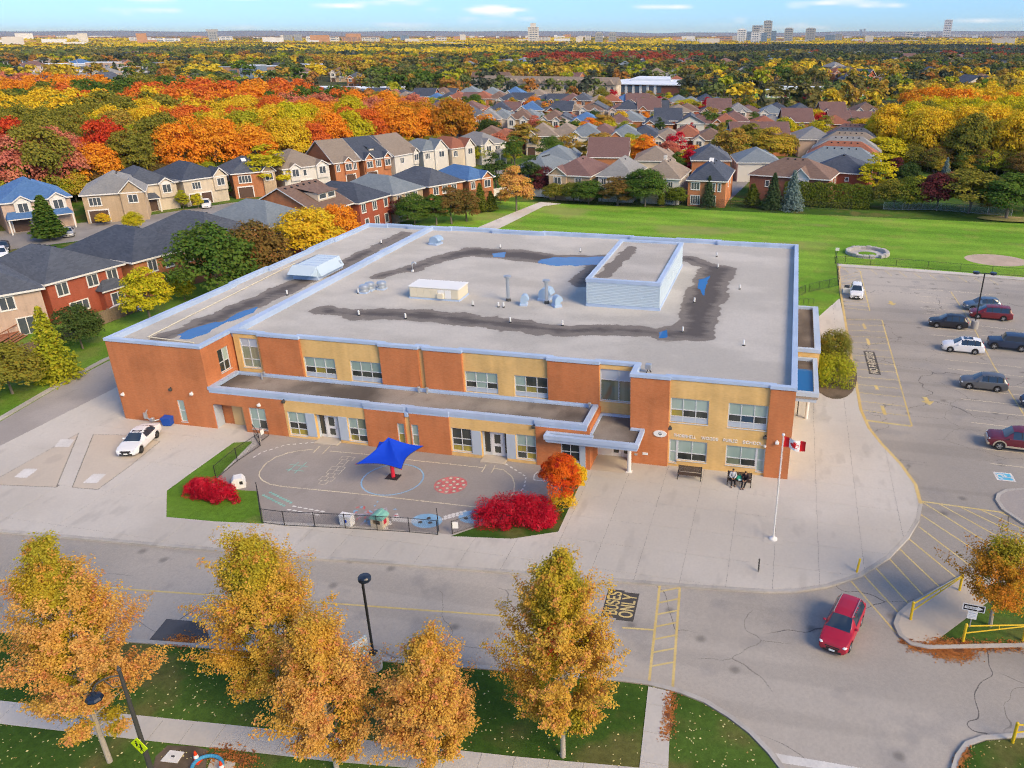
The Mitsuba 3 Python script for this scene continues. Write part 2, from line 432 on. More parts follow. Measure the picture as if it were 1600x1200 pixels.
# leaves
leafmat('leaf_gold', (.43, .25, .04), (.42, .285, .04), (.48, .22, .07), 0.5)
leafmat('leaf_amber', (.47, .26, .075), (.45, .275, .045), (.46, .20, .075), 0.6)
leafmat('leaf_goldgreen', (.38, .27, .025), (.27, .245, .022), (.44, .24, .045), 0.45)
leafmat('leaf_copper', (.36, .13, .015), (.30, .18, .015), (.42, .16, .02), 0.8)
leafmat('leaf_orange', (.56, .20, .015), (.52, .25, .02), (.46, .13, .015), 0.16)
leafmat('leaf_redorange', (.46, .10, .02), (.50, .155, .025), (.38, .06, .02), 0.16)
leafmat('leaf_red', (.40, .03, .012), (.44, .075, .02), (.3, .02, .015), 0.2)
leafmat('leaf_crimson', (.42, .005, .024), (.28, .006, .016), (.46, .03, .05), 0.8)
leafmat('leaf_flame', (.44, .05, .008), (.50, .12, .01), (.30, .02, .008), 0.9)
leafmat('leaf_magenta', (.34, .008, .04), (.27, .01, .03), (.4, .02, .05), 0.4)
leafmat('leaf_rose', (.40, .12, .085), (.42, .17, .09), (.36, .08, .06), 0.3)
leafmat('leaf_yellow', (.52, .36, .02), (.45, .34, .02), (.54, .31, .02), 0.18)
leafmat('leaf_lemon', (.42, .36, .012), (.32, .31, .014), (.46, .34, .02), 0.3)
leafmat('leaf_lime', (.20, .24, .015), (.28, .28, .018), (.34, .29, .02), 0.25)
leafmat('leaf_olive', (.125, .135, .020), (.19, .175, .024), (.22, .16, .02), 0.2)
leafmat('leaf_green', (.045, .098, .014), (.075, .125, .018), (.10, .12, .02), 0.3)
leafmat('leaf_deepgreen', (.028, .060, .014), (.05, .082, .018), (.07, .085, .02), 0.25)
leafmat('leaf_bronze', (.105, .085, .022), (.16, .10, .025), (.19, .08, .025), 0.3)
leafmat('leaf_mixed', (.20, .19, .025), (.33, .21, .035), (.38, .16, .035), 0.22)
leafmat('leaf_plum', (.065, .016, .02), (.10, .022, .025), (.12, .03, .03), 0.4)
leafmat('leaf_spruce', (.035, .062, .028), (.055, .085, .035), (.05, .08, .03), 0.5)
leafmat('leaf_bluespruce', (.12, .17, .165), (.17, .225, .21), (.10, .15, .13), 0.5)
leafmat('leaf_hedge', (.085, .115, .012), (.13, .145, .018), (.06, .09, .012), 0.4)
leafmat('leaf_darkteal', (.022, .042, .024), (.045, .065, .032), (.06, .06, .025), 0.05)
leafmat('litter_pale', (.50, .40, .16), (.55, .48, .25), (.40, .22, .08), 1.5, 0.2)
leafmat('litter_brown', (.26, .09, .025), (.34, .14, .04), (.18, .07, .03), 1.5, 0.2)


# ------------------------------------------------------------------ ground, roads, pavements
ROAD = -0.12
b = MB()
ring = [0, 150, 400, 1000, 2500, 6000, 14000, 30000]
na = 72
v = [(0, 0, -0.3)] + [(r * math.cos(2 * PI * k / na), r * math.sin(2 * PI * k / na), -0.3) for r in ring[1:] for k in range(na)]
f = [(0, 1 + k, 1 + (k + 1) % na) for k in range(na)]
for i in range(len(ring) - 2):
  for k in range(na):
    a0, a1 = 1 + i * na + k, 1 + i * na + (k + 1) % na
    f += [(a0, a0 + na, a1 + na), (a0, a1 + na, a1)]
b.add(v, f)
put('ground', b, 'far_ground', 'wide ground of the wooded suburb reaching the horizon', 'ground', kind='structure')

NORTH_KERB = [(-77.1,36.3), (-62.79,38.11), (-49.32,39.28), (-37.45,40.2), (-32.3,40.67), (-24.25,41.53), (-16.1,42.33), (-9.49,42.93), (-4.12,43.42), (-0.97,43.77), (1.11,44.03), (2.77,44.43), (4.85,45.4), (7.01,47.01), (9.12,49.56), (10.73,52.39), (11.74,54.85), (12.28,57.27)]
EAST_KERB = [(12.28,57.27), (12.26,60.24), (11.47,63.53), (10.2,67.06), (9.36,70), (8.87,74.01), (8.83,80.39), (8.75,87.78), (8.73,101.37), (8.73,114.25), (9.03,128.07)]
ISLAND = [(22.43,43.59), (16.38,42.2), (10.7,40.77), (9.79,40.85), (9.3,41.43), (9.14,42.35), (9.43,43.27), (10.22,44.39), (13.7,47.85), (16.77,51.02), (18.95,53.22), (28.72,62.56)]
SOUTH_ISLAND = [(19.86,35.86), (14.62,34.66), (12.62,34.05), (11.74,33.48), (11.15,32.57), (10.78,31.63), (10.31,29.5), (18.34,31.27)]
NE_ISLAND = [(25.91,62.54), (20.83,61.32), (19.53,60.83), (18.79,60.06), (18.52,59.22), (18.67,57.93), (19.67,56.34), (22.91,52.37)]
SOUTH_KERB = [(-62.76,27.25), (-49.09,29.18), (-35.82,30.73), (-32.56,31.1), (-20.83,32.49), (-14.17,33.23), (-6.58,33.98), (-5.23,34.03), (-3.38,33.81), (-1.97,33.4), (-0.62,32.65), (0.55,31.81), (1.58,30.74), (2.31,29.75), (2.88,27.86)]
far_east = [(70, 4), (70, 110)]
ASPHALT = Polygon(NORTH_KERB + EAST_KERB[1:] + [(17.83,127.9), (27.11,127.16), (35.98,126.27), (52.78,124.95)] + [(75, 95), (75, 5)] + [SOUTH_KERB[-1]] + SOUTH_KERB[::-1][1:]).buffer(0)
islands = unary_union([Polygon(ISLAND), Polygon(SOUTH_ISLAND), Polygon(NE_ISLAND)]).buffer(0)
ASPHALT = ASPHALT.difference(islands)
REGION = Polygon([(-170, 2), (150, 2), (150, 168), (-64, 168), (-72, 135), (-78, 112), (-87, 90), (-93, 68), (-112, 52), (-170, 44)])
put('parking_lot', MB().flat(ASPHALT.buffer(0.05), ROAD), 'asphalt', 'pale grey asphalt of the bus lane and parking lot', 'asphalt', kind='structure')

# lawns: one raised sheet with the roads cut out
land = REGION.difference(ASPHALT)
put('lawn', MB().prism(land.buffer(-0.1).intersection(sbox(-170, 2, 150, 47.5)), -0.32, 0.0), 'grass_lawn', 'dark green lawn strewn with fallen leaves along the street', 'lawn', kind='structure')
put('lawn', MB().prism(land.buffer(-0.1).intersection(sbox(-170, 47.5, 150, 100)), -0.32, 0.0), 'grass_bank', 'grass beside the school and the lane', 'grass', kind='structure')
put('sports_field', MB().prism(land.buffer(-0.1).intersection(sbox(-170, 100, 150, 168)), -0.32, 0.0), 'grass_field', 'bright green mown sports field behind the school', 'field', kind='structure')
kerbs = ASPHALT.buffer(0.02).difference(ASPHALT.buffer(-0.26))
yellow_part = LineString(EAST_KERB).buffer(0.5, cap_style=2)
tag('kerb', 'concrete kerb along the asphalt', 'kerb', kind='structure')
for g in getattr(kerbs.difference(yellow_part), 'geoms', [kerbs.difference(yellow_part)]):
  if g.area > 0.3: put('kerb__stone', MB().prism(g, -0.3, 0.02), 'kerb_concrete')
put('kerb__yellow_edge', MB().prism(kerbs.intersection(yellow_part), -0.3, 0.022), 'kerb_yellow', 'yellow painted kerb edge curving round the forecourt')

# forecourt of concrete slabs
YARD = Polygon([(-44.3,55.4), (-44.24,52.02), (-44,48.75), (-41.04,47.54), (-39.41,47.7), (-36.36,44.04), (-29.02,44.92), (-22.76,45.36), (-21.72,45.39), (-20.23,46.82), (-15.53,50.84), (-15.46,54.01), (-15.38,56.37), (-16.36,56.48), (-14.4, 57.05), (-45.5, 57.05)])
GRASS_W = Polygon([(-46.57,54.64), (-45.03,55.23), (-44,48.75), (-41.04,47.54), (-39.41,47.7), (-36.13,43.7), (-39.79,43.19), (-43.9,42.91), (-46.56,46.22), (-46.59,48.49)])
GRASS_E = Polygon([(-21.75,45.21), (-20.23,46.82), (-15.53,50.84), (-15.46,54.01), (-15.38,56.37), (-14.43,56.8), (-14.33,51.58), (-14.26,47.45), (-17.3,45.87)])
court = Polygon([(-67.18,30.04), (-66.45,41.03), (-66.54,49.61), (-66.28,63.02), (-59.7, 57.0), (-14.3, 57.0), (-14.3, 59.7), (-11.0, 59.7), (-11.0, 59.1), (2.1, 59.1), (2.1, 92.0), (8.58,110.81)] + EAST_KERB[::-1][2:] + NORTH_KERB[::-1][1:]).buffer(0).difference(ASPHALT.buffer(0.03))
court = court.difference(unary_union([YARD, GRASS_W, GRASS_E]).buffer(0.01))
put('forecourt', MB().flat(court, 0.012), 'joint_grey', 'concrete forecourt of the school', 'forecourt', kind='structure')
warm = [Polygon([(-61.61,43.91), (-61.7,53.23), (-55.72,44.75), (-61.61,43.91)]), Polygon([(-60.17,53.3), (-56.64,53.89), (-53.21,53.43), (-52.51,49.16), (-52.15,45.18), (-54.41,44.99)])]
n_slab = 0


def slabs(owner, area, x0, y0, dx, dy, rot, bs, gap=0.009, top=0.026):
  area0 = affinity.rotate(area, -math.degrees(rot), origin=(0, 0))
  ax0, ay0, ax1, ay1 = area0.bounds
  i0, i1 = math.floor((ax0 - x0) / dx), math.ceil((ax1 - x0) / dx)
  j0, j1 = math.floor((ay0 - y0) / dy), math.ceil((ay1 - y0) / dy)
  for i in range(i0, i1):
    for j in range(j0, j1):
      c = sbox(x0 + i * dx + gap, y0 + j * dy + gap, x0 + (i + 1) * dx - gap, y0 + (j + 1) * dy - gap).intersection(area0)
      for g in getattr(c, 'geoms', [c]):
        if hasattr(g, 'exterior') and g.area > 0.05:
          put(owner, MB().prism(affinity.rotate(g, math.degrees(rot), origin=(0, 0)).simplify(0.005), 0.0, top - 0.006 * ((i * 7 + j * 3) % 3) / 3), bs[(i * 5 + j * 3) % len(bs)])


west_court, east_court = court.intersection(sbox(-200, 0, -36, 200)), court.intersection(sbox(-36, 0, 60, 200))
slabs('forecourt__slab', west_court.difference(unary_union(warm).buffer(0.04)), -60.3, 40.2, 4.6, 4.9, 0.0, ['concrete'])
for w in warm: put('forecourt__slab', MB().prism(w.buffer(-0.03), 0.0, 0.03), 'concrete_warm', 'warmer tinted concrete slab with dark joints')
slabs('forecourt__slab', east_court, -35.2, 40.7, 3.05, 3.03, 0.0, ['concrete'])
for q in ([(-61.65,50.5), (-62.26,51.81), (-61.02,52.08), (-60.32,50.73)], [(-60.41,45.28), (-60.83,46.65), (-59.67,46.91), (-59.33,45.46)], [(-54.12,45.78), (-54.45,47.19), (-53.38,47.42), (-53,45.97)]):
  put('forecourt__white_patch', MB().flat(Polygon(q), 0.037), 'paint_white')
put('entrance_paving', MB().prism(Polygon([(-14.38, 56.85), (-14.38, 59.55), (-11.12, 59.55), (-11.12, 56.85)]), 0.0, 0.036), 'concrete_warm', 'concrete paving under the entrance canopy', 'paving', kind='structure')

put('entrance_paving', MB().prism(sbox(-49.8, 56.82, -46.7, 58.1), -.1, .03), 'concrete', 'concrete floor of the recess before the tan doors', 'paving', kind='structure')
put('playground', MB().prism(YARD, -0.1, 0.018), 'asphalt_yard', 'fenced asphalt play yard painted with games in front of the school', 'playground', kind='structure')
put('garden_bed', MB().prism(GRASS_W, -0.1, 0.03), 'grass_bank', 'grass patch left of the play yard under a red shrub', 'grass', kind='structure')
put('garden_bed', MB().prism(GRASS_E, -0.1, 0.03), 'grass_lawn', 'strip of worn grass right of the play yard', 'grass', kind='structure')
put('lane', MB().prism(Polygon([(-69.89,38.35), (-70.93,53.63), (-72.37,62.44), (-72.84,68.56), (-67.5, 112), (-59.9, 112), (-59.9, 57.2), (-66.28,63.02), (-66.54,49.61), (-66.15,35.65)]).buffer(0), -0.1, 0.004), 'asphalt_lane', 'asphalt lane along the west side of the school', 'lane', kind='structure')
put('lane_kerb', MB().prism(LineString([(-70.39,38.71), (-71.42,54.08), (-72.86,62.94), (-73.44,69.21), (-67.6, 112)]).buffer(0.32, cap_style=2), -0.1, 0.09), 'kerb_concrete', 'low concrete kerb between the lane and the grass bank', 'kerb', kind='structure')
put('play_area', MB().prism(Polygon([(2.2, 92.1), (8.51,111.25), (8.87,126.49), (8.67,131.6), (5.23,131.66), (2.76,133.65), (2.2, 106), (-59, 107), (-66, 118), (-10, 113), (2.0, 107)]).buffer(0), -0.1, 0.012), 'asphalt_lane', 'grey asphalt behind the school', 'asphalt', kind='structure')
put('field_path', MB().prism(Polygon([(-60.05,132.38), (-56.87,141.62), (-54.75,156.08), (-52.88,166.93), (-52.45,168.88), (-47.48,167.76), (-50.43,164.57), (-51.97,147.91), (-52.78,139.22), (-53.51,131.33)]), -0.1, 0.02), 'concrete', 'pale concrete path crossing the grass to the houses', 'path', kind='structure')
put('lot_walk', MB().prism(LineString([(8.96,128.84), (17.89,128.48), (27.21,127.73), (36.11,126.83), (53.03,125.65)]).buffer(0.75, cap_style=2).difference(ASPHALT.buffer(0.02)), -0.1, 0.025), 'concrete', 'narrow concrete walk between the parking lot and the field fence', 'path', kind='structure')
put('infield', MB().flat(Polygon(arc(*(34.34,137.48), 4.8, 3.8, 0, 2 * PI, 26)), 0.012), 'infield_dirt', 'bare dirt infield at the corner of the sports field', 'dirt', kind='structure')
put('bare_ground', MB().flat(Polygon(arc(*(44.88,172.05), 7, 2.6, 0, 2 * PI, 26)), 0.012), 'bare_grass', 'worn bare ground under the tree at the end of the field', 'dirt', kind='structure')
put('island_pavement', MB().prism(Polygon([(9.39,41.51), (9.25,42.37), (9.57,43.17), (10.28,44.27), (13.65,47.56), (16.7,50.7), (18.87,52.89), (20.75,53.62), (16.87,48.62), (15.32,46.9), (10.8,41.53), (10.62,41.04), (9.86,41.1)]).buffer(.5).intersection(Polygon(ISLAND).buffer(-.02)), -0.05, 0.02), 'concrete_warm', 'concrete tip of the traffic island by the crosswalk', 'pavement', kind='structure')
put('island_fill', MB().prism(Polygon(NE_ISLAND).buffer(-0.01), -0.2, 0.012), 'asphalt_yard', 'asphalt filled kerbed island in the parking lot', 'island', kind='structure')
# street pavement at the bottom and the walk across the lawn
SIDEWALK = Polygon([(-51.51,23.75), (-39.87,25.12), (-31.88,25.85), (-24.96,26.51), (-11.12,27.69), (-4.64,28.41), (-1.47,28.76), (-1.37,27.81), (-10.74,26.56), (-19.86,25.44), (-23.98,25.09), (-32.13,24.35), (-38.43,23.8), (-49.69,22.48)])
CROSSWALK_PATH = Polygon([(-5.16,33.85), (-3.84,33.75), (-3.25,28.64), (-4.67,28.41)])
put('sidewalk', MB().flat(unary_union([SIDEWALK, CROSSWALK_PATH]), 0.012), 'joint_grey', 'concrete pavement along the street', 'pavement', kind='structure')
ra = math.atan2(*(np.array((-11.12,27.69)) - np.array((-31.88,25.85)))[::-1])
slabs('sidewalk__slab', SIDEWALK, 0.3, -40, 1.75, 90, ra, ['concrete'], 0.01, 0.026)
slabs('sidewalk__slab', CROSSWALK_PATH, -200, 0.3, 400, 1.9, 0, ['concrete'], 0.01, 0.032)
put('utility_pad', MB().flat(Polygon([(-28.82,23.78), (-28.7,24.5), (-27.32,24.76), (-26.48,24.7), (-25.53,23.22), (-28.16,22.64)]), 0.012), 'garden_soil', 'bare soil round the utility cover by the pavement', 'soil', kind='structure')
put('utility_pad', MB().prism(Polygon([(-25.93,24.22), (-24.6,24.31), (-24.31,23.6), (-25.65,23.46)]), -0.1, 0.05), 'concrete_warm', 'concrete pad under the blue hose', 'pad', kind='structure')

# ------------------------------------------------------------------ painted markings (thin sheets)
Z1 = ROAD + 0.004


def line(owner, pts, w, m='paint_yellow', z=Z1, closed=False):
  return put(owner, MB().strip(pts, w, z, closed), m)


line('parking_lot__lane_line', [(-43.69,34.79), (-40.17,35.05), (-27.35,36.55), (-21.09,37.23), (-15.02,37.91)], 0.13)
line('parking_lot__stop_line', [(-7.6,38.45), (-5.67,38.67)], 0.13)
line('parking_lot__crosswalk_line', [(-5.99,43.23), (-5.19,34.26)], 0.16)
line('parking_lot__crosswalk_line', [(-4.65,43.35), (-3.83,34.27)], 0.16)
for (xa, ya), (xb, yb) in (((1030,927),(1061,916)), ((1028,948),(1059,936)), ((1026,969),(1057,955)), ((1023.5,990),(1055.5,975)), ((1021.5,1012),(1054,997)), ((1019,1036),(1053,1019)), ((1016,1059),(1051,1043))):
  pass
cw0, cw1, cw2, cw3 = np.array((-5.99,43.23)), np.array((-5.19,34.26)), np.array((-4.65,43.35)), np.array((-3.83,34.27))
for k in range(7):
  ta, tb = (k + 0.75) / 7.9, (k + 0.20) / 7.9
  line('parking_lot__crosswalk_bar', [tuple(cw0 + (cw1 - cw0) * ta), tuple(cw2 + (cw3 - cw2) * tb)], 0.12)
put('parking_lot__stop_bar', MB().flat(Polygon([(1.97,30.89), (6.27,30.92), (6.36,30.48), (2.31,30.36)]), Z1), 'paint_white')
put('parking_lot__asphalt_patch', MB().flat(Polygon([(-35.82,33.04), (-33.26,33.3), (-31.69,31.82), (-35.48,31.1)]), ROAD + 0.003), 'asphalt_dark')
# stencilled words
bo = np.array((-9,39.59)); bt = np.array((-9.09,41.92))
ang = math.atan2(*(bt - bo)[::-1])
LB = float(np.linalg.norm(bt - bo))
side = np.array([math.sin(ang), -math.cos(ang)])
for word, off, shift in (('BUSES', -0.05, -0.15), ('ONLY', 0.95, -0.3)):
  o = bo + side * off
  mb = MB().text(word, 1.0, np.eye(4), 0.004)
  vv = mb.mesh()[0]
  sx = LB / vv[:, 0].max()
  pm = np.eye(4); pm[:3, :3] = np.array([[math.cos(ang) * sx, math.sin(ang) * 0.8, 0], [math.sin(ang) * sx, -math.cos(ang) * 0.8 * 1, 0], [0, 0, 1]])
  # letters read along the lane: baseline on the right side of the walking direction
  pm[:3, 1] = [-math.sin(ang) * 0.85, math.cos(ang) * 0.85, 0]
  base = o + side * 0.85
  pm[:3, 3] = (base[0] + shift * math.cos(ang), base[1] + shift * math.sin(ang), Z1 + 0.005)
  put('parking_lot__word', mb, 'paint_yellow', 'yellow letters %s on a black patch' % word, M=pm)
  q = [o + np.array([math.cos(ang), math.sin(ang)]) * t + side * s for t, s in ((-0.25 + shift, -0.1), (LB + 0.2 + shift, -0.1), (LB + 0.2 + shift, 1.0), (-0.25 + shift, 1.0))]
  put('parking_lot__black_patch', MB().flat(Polygon([tuple(x) for x in q]), Z1), 'paint_black')
# hatched no-stopping zones by the forecourt
def hatch(owner, A0, A1, B0, B1, n, w):
  A0, A1, B0, B1 = map(np.array, (A0, A1, B0, B1))
  for k in range(n + 1):
    t = k / n
    line(owner, [tuple(A0 + (A1 - A0) * t), tuple(B0 + (B1 - B0) * t)], w)
  line(owner, [tuple(B0), tuple(B1)], 0.14)
hatch('parking_lot__hatch_line', (9.1,102.06), (8.94,72.09), (13.53,102.78), (13.48,71.56), 14, 0.1)
line('parking_lot__hatch_edge', [(8.93,71.94), (13.48,71.56)], 0.24)
hatch('parking_lot__hatch_line', (9.18,122.17), (9.18,106.94), (12.34,126.17), (12.3,106.51), 11, 0.1)
for k in range(11):
  line('parking_lot__hatch_line', [(10.14,128.36), (10.2,125.69)] if k < 0 else [tuple(np.array((9.73,128.07)) * (1 - k / 11) + np.array((33.21,125.72)) * k / 11), tuple(np.array((10.56,125.21)) * (1 - k / 11) + np.array((33.89,122.81)) * k / 11)], 0.1)
# fire route stencil in the hatched zone: dark frame with letters
fo, ft = np.array((11.14,84.01)), np.array((11.03,90.62))
fa = math.atan2(*(ft - fo)[::-1]); FL = float(np.linalg.norm(ft - fo)); fs = np.array([-math.sin(fa), math.cos(fa)])
fq = [fo + np.array([math.cos(fa), math.sin(fa)]) * t + fs * s for t, s in ((-0.2, -0.62), (FL + 0.2, -0.62), (FL + 0.2, 0.62), (-0.2, 0.62))]
put('parking_lot__black_patch', MB().flat(Polygon([tuple(x) for x in fq]), Z1), 'paint_black')
mb = MB().text('NO PARKING', 1.0, np.eye(4), 0.004)
pm = M4(fo[0] - fs[0] * 0.38, fo[1] - fs[1] * 0.38, Z1 + 0.005, fa, sx=FL / mb.mesh()[0][:, 0].max(), sy=0.8)
put('parking_lot__word', mb, 'paint_cream', 'worn pale stencilled letters on a dark patch', M=pm)
for p0, p1 in (((11.08,100.71), (11.18,98.75)), ((11.15,95.22), (11.21,93.01)), ((10.94,80.79), (11.04,79.63)), ((11.14,75.66), (11.25,73.6))):
  line('parking_lot__stencil', [p0, p1], 0.35, 'paint_yellow')
# cross-hatching in front of the traffic island
line('parking_lot__hatch_edge', [(12.47,57.88), (18.92,57.52)], 0.16)
for a0, a1 in (((6.56,46.28), (9,41.56)), ((7.45,47.12), (9.55,43.19)), ((8.33,48.11), (10.19,44.4)), ((9.27,49.6), (11.21,45.53)), ((10.06,51.03), (12.34,46.8)), ((10.88,52.43), (13.64,48.06)), ((11.9,54.1), (14.98,49.44)), ((12.26,55.87), (16.24,50.76)), ((12.56,57.85), (17.39,51.86)), ((13.85,57.8), (18.47,52.88)), ((15.34,57.71), (19.92,53.61)), ((16.82,57.61), (20.93,54.24)), ((18.19,57.54), (21.96,54.88))):
  line('parking_lot__hatch_line', [a0, a1], 0.11)
# stalls
for a0, a1 in (((19.03,117.88), (24.21,118.06)), ((19.26,114.77), (23.91,114.57)), ((19,111.99), (23.67,111.57)), ((19.05,109.12), (23.95,108.81)), ((19.21,106.67), (24.31,106.73)), ((18.93,101.08), (24.45,100.73)), ((19.01,98.34), (24.37,97.92)), ((19.24,92.96), (24.35,92.33)), ((19.15,90.07), (27.21,89.42)), ((19.07,87.34), (26.76,86.65)), ((19.09,81.82), (26.72,81.3)), ((19.13,79.14), (27.23,78.61)), ((19.1,76.52), (27.15,76.11)), ((19.11,73.63), (26.37,73.19)), ((19.14,71.06), (25.76,70.85)), ((19.1,68.26), (25,68.01)), ((19.14,65.55), (24.3,65.34)),
               ((24.21,118.06), (30.62,117.59)), ((24.42,106.49), (29.71,105.84)), ((24.76,103.23), (29.69,102.36)), ((24.87,99.41), (29.61,98.85)), ((24.81,95.36), (31.39,94.71)), ((24.5,83.61), (29.69,83.42))):
  line('parking_lot__stall_line', [a0, a1], 0.1, 'paint_cream')
line('parking_lot__stall_spine', [(24.33,117.77), (24.59,105.22), (24.26,89.54), (24.4,76.51), (24.27,67.14)], 0.12)
for cx, cy, a in ((*(15.68,77.9), -1.45), (*(15.47,110.48), -1.45)):
  put('parking_lot__arrow', MB().flat(Polygon([(-0.9, -0.22), (0.1, -0.22), (0.1, -0.65), (1.1, 0), (0.1, 0.65), (0.1, 0.22), (-0.9, 0.22)]), Z1), 'paint_yellow', M=M4(cx, cy, 0, a))
aq = [(19.05,64.07), (20.52,64.12), (20.59,62.7), (19.12,62.69)]
put('parking_lot__accessible_bay', MB().flat(Polygon(aq), Z1), 'paint_white', 'white bordered blue wheelchair symbol on the asphalt')
put('parking_lot__accessible_bay__field', MB().flat(Polygon(aq).buffer(-0.16, join_style=2), Z1 + 0.004), 'paint_sky')
ac, au = np.mean(np.array(aq), 0), np.array(aq[1]) - np.array(aq[0])
aa = math.atan2(au[1], au[0])
sym = unary_union([Polygon(arc(0.25, 0, 0.48, 0.48, 0, 2 * PI)).difference(Polygon(arc(0.25, 0, 0.33, 0.33, 0, 2 * PI))).difference(sbox(-1, 0.1, 0.2, 1)), Polygon(arc(-0.62, 0.18, 0.13, 0.13, 0, 2 * PI)), LineString([(-0.48, 0.15), (0.1, 0.1), (0.2, -0.25), (0.62, -0.42)]).buffer(0.07), LineString([(-0.2, 0.13), (-0.15, -0.2)]).buffer(0.06)])
put('parking_lot__accessible_bay__symbol', MB().flat(sym, Z1 + 0.008), 'paint_white', M=M4(ac[0], ac[1], 0, aa + PI, s=0.85))

# games painted in the play yard
ZY = 0.022
def yl(pts, w=0.09, m='paint_cream', closed=False, nm='playground__track_line'): return line(nm, pts, w, m, ZY, closed)
yl([(-38.92,55.04), (-39.93,54.57), (-40.69,53.98), (-41.31,53.02), (-41.45,51.84), (-41.14,50.57), (-40.74,49.89), (-40.04,49.31), (-39.06,48.9), (-37.83,48.81), (-31.28,49.1), (-21.23,49.3), (-19.87,49.6), (-19.2,50.69), (-19.27,52.15), (-19.6,53.3), (-20.17,54.33), (-21.22,55.24), (-22.1,55.32)], 0.1)
yl([(-37.31,55.09), (-33.69,55.23), (-29.61,55.14), (-23.04,55.23)], 0.09)
for q in (([(-38.65,55.77), (-38.53,54.52)]), ([(-37.75,55.85), (-37.64,54.48)]), ([(-22.97,55.81), (-22.9,54.49)]), ([(-22.15,55.76), (-22.08,54.56)])): yl(q, 0.09, nm='playground__tick')
for q in (([(-38.83,52.7), (-38.85,51.02)]), ([(-38.16,52.85), (-38.12,50.91)]), ([(-39.35,52.18), (-37.65,52.17)]), ([(-39.2,51.38), (-37.54,51.42)])): yl(q, 0.07, 'paint_teal', nm='playground__noughts_grid')
bc = np.array((-29.66,51.81)); br = np.linalg.norm(np.array((-32.01,50.97)) - np.array((-27.47,53.04))) / 2
yl(arc(bc[0], bc[1], br, br, 0, 2 * PI, 48)[:-1], 0.12, 'paint_blue', True, 'playground__blue_ring')
pc = np.array((-24.63,51.98)); pr = np.linalg.norm(np.array((-25.83,51.41)) - np.array((-23.46,52.66))) / 2
disc = Polygon(arc(pc[0], pc[1], pr, pr, 0, 2 * PI, 40))
rg = random.Random(4)
dots = [(pc[0] + pr * q * math.cos(t), pc[1] + pr * q * math.sin(t)) for q, m_ in ((0.8, 11), (0.42, 6), (0, 1)) for t in [2 * PI * i / m_ + q for i in range(m_)]]
holes = unary_union([Point(*d).buffer(pr * 0.105) for d in dots])
put('playground__dotted_disc', MB().flat(disc.difference(holes.buffer(0.03)), ZY), 'paint_red', 'red painted disc with pale dots')
for d in dots: put('playground__dotted_disc__dot', MB().flat(Point(*d).buffer(pr * 0.09, quad_segs=3), ZY + 0.003), 'paint_cream')
h0, h1 = np.array((-34.93,49.81)), np.array((-35.13,54.62))
ha = math.atan2(*(h1 - h0)[::-1]); HL = float(np.linalg.norm(h1 - h0)); hu = HL / 8.2
def hb(x0, y0, x1, y1):
  P = [h0 + np.array([math.cos(ha), math.sin(ha)]) * (x * hu) + np.array([-math.sin(ha), math.cos(ha)]) * (y * hu) for x, y in ((x0, y0), (x1, y0), (x1, y1), (x0, y1))]
  yl([tuple(p) for p in P], 0.055, 'paint_cream', True, 'playground__hopscotch_box')
for k, two in enumerate((0, 1, 0, 1, 1, 0, 0, 1)):
  if two: hb(k, -1, k + 1, 0); hb(k, 0, k + 1, 1)
  else: hb(k, -0.5, k + 1, 0.5)
for p0, p1 in (((-38.97,56.51), (-41.77,55.27)), ((-41.77,55.27), (-43.01,53.59)), ((-43.01,53.59), (-43.19,52.49)), ((-22.07,56.69), (-20.43,55.58)), ((-20.43,55.58), (-19.03,54.59)), ((-19.03,54.59), (-18.65,52.89)), ((-18.65,52.89), (-18.87,51.44))):
  p0, p1 = np.array(p0), np.array(p1)
  n_ = max(2, int(np.linalg.norm(p1 - p0) / 0.5))
  for k in range(n_): yl([tuple(p0 + (p1 - p0) * (k + 0.2) / n_), tuple(p0 + (p1 - p0) * (k + 0.75) / n_)], 0.12, 'paint_white', nm='playground__dash')
for k in range(9):
  for s in (0, 1):
    c = np.array((-38.42,47.52)) * (1 - k / 8) + np.array((-35.95,46.51)) * k / 8 + np.array([0.28, 0.5]) * (s - 0.5)
    put('playground__footprint', MB().flat(Point(*c).buffer(0.13, quad_segs=3), ZY), 'paint_teal', M=None)
for k in range(6):
  for s in (0, 1):
    c = np.array((-35.3,46.09)) * (1 - k / 5) + np.array((-32.77,45.91)) * k / 5 + np.array([0.15, 0.5]) * (s - 0.5)
    put('playground__footprint', MB().flat(affinity.scale(Point(*c).buffer(0.12, quad_segs=3), 1.7, 0.7), ZY), 'paint_white')
for k in range(14):
  c = np.array((-26.8,46.42)) * (1 - k / 13) + np.array((-24.86,46.5)) * k / 13
  yl([(c[0] - 0.06, c[1] - 0.32), (c[0] + 0.1, c[1] + 0.32)], 0.09, 'paint_white', nm='playground__ladder_bar')
for k in range(8):
  c = np.array((-26.94,47.02)) * (1 - k / 7) + np.array((-27.05,45.14)) * k / 7 + np.array([0.2 * (k % 2), 0])
  put('playground__footprint', MB().flat(Point(*c).buffer(0.13, quad_segs=3), ZY), 'paint_white')
for k in range(12):
  c = np.array((-23.31,47.1)) * (1 - k / 11) + np.array((-22,48.2)) * k / 11 + np.array([0, 0.35 * (k % 2)])
  put('playground__footprint', MB().flat(Point(*c).buffer(0.15, quad_segs=3), ZY), 'paint_white')
for c, r in (((-24.33,46.7), 0.95), ((-21.17,47.93), 0.85)):
  put('playground__blue_spot', MB().flat(affinity.scale(Point(*c).buffer(r), 1.25, 1), ZY), 'paint_blue')
  for dx, dy in ((-0.4, -0.3), (0.35, -0.2), (0, 0.35)): put('playground__blue_spot__dark_spot', MB().flat(Point(c[0] + dx, c[1] + dy).buffer(0.17, quad_segs=3), ZY + 0.003), 'paint_black')
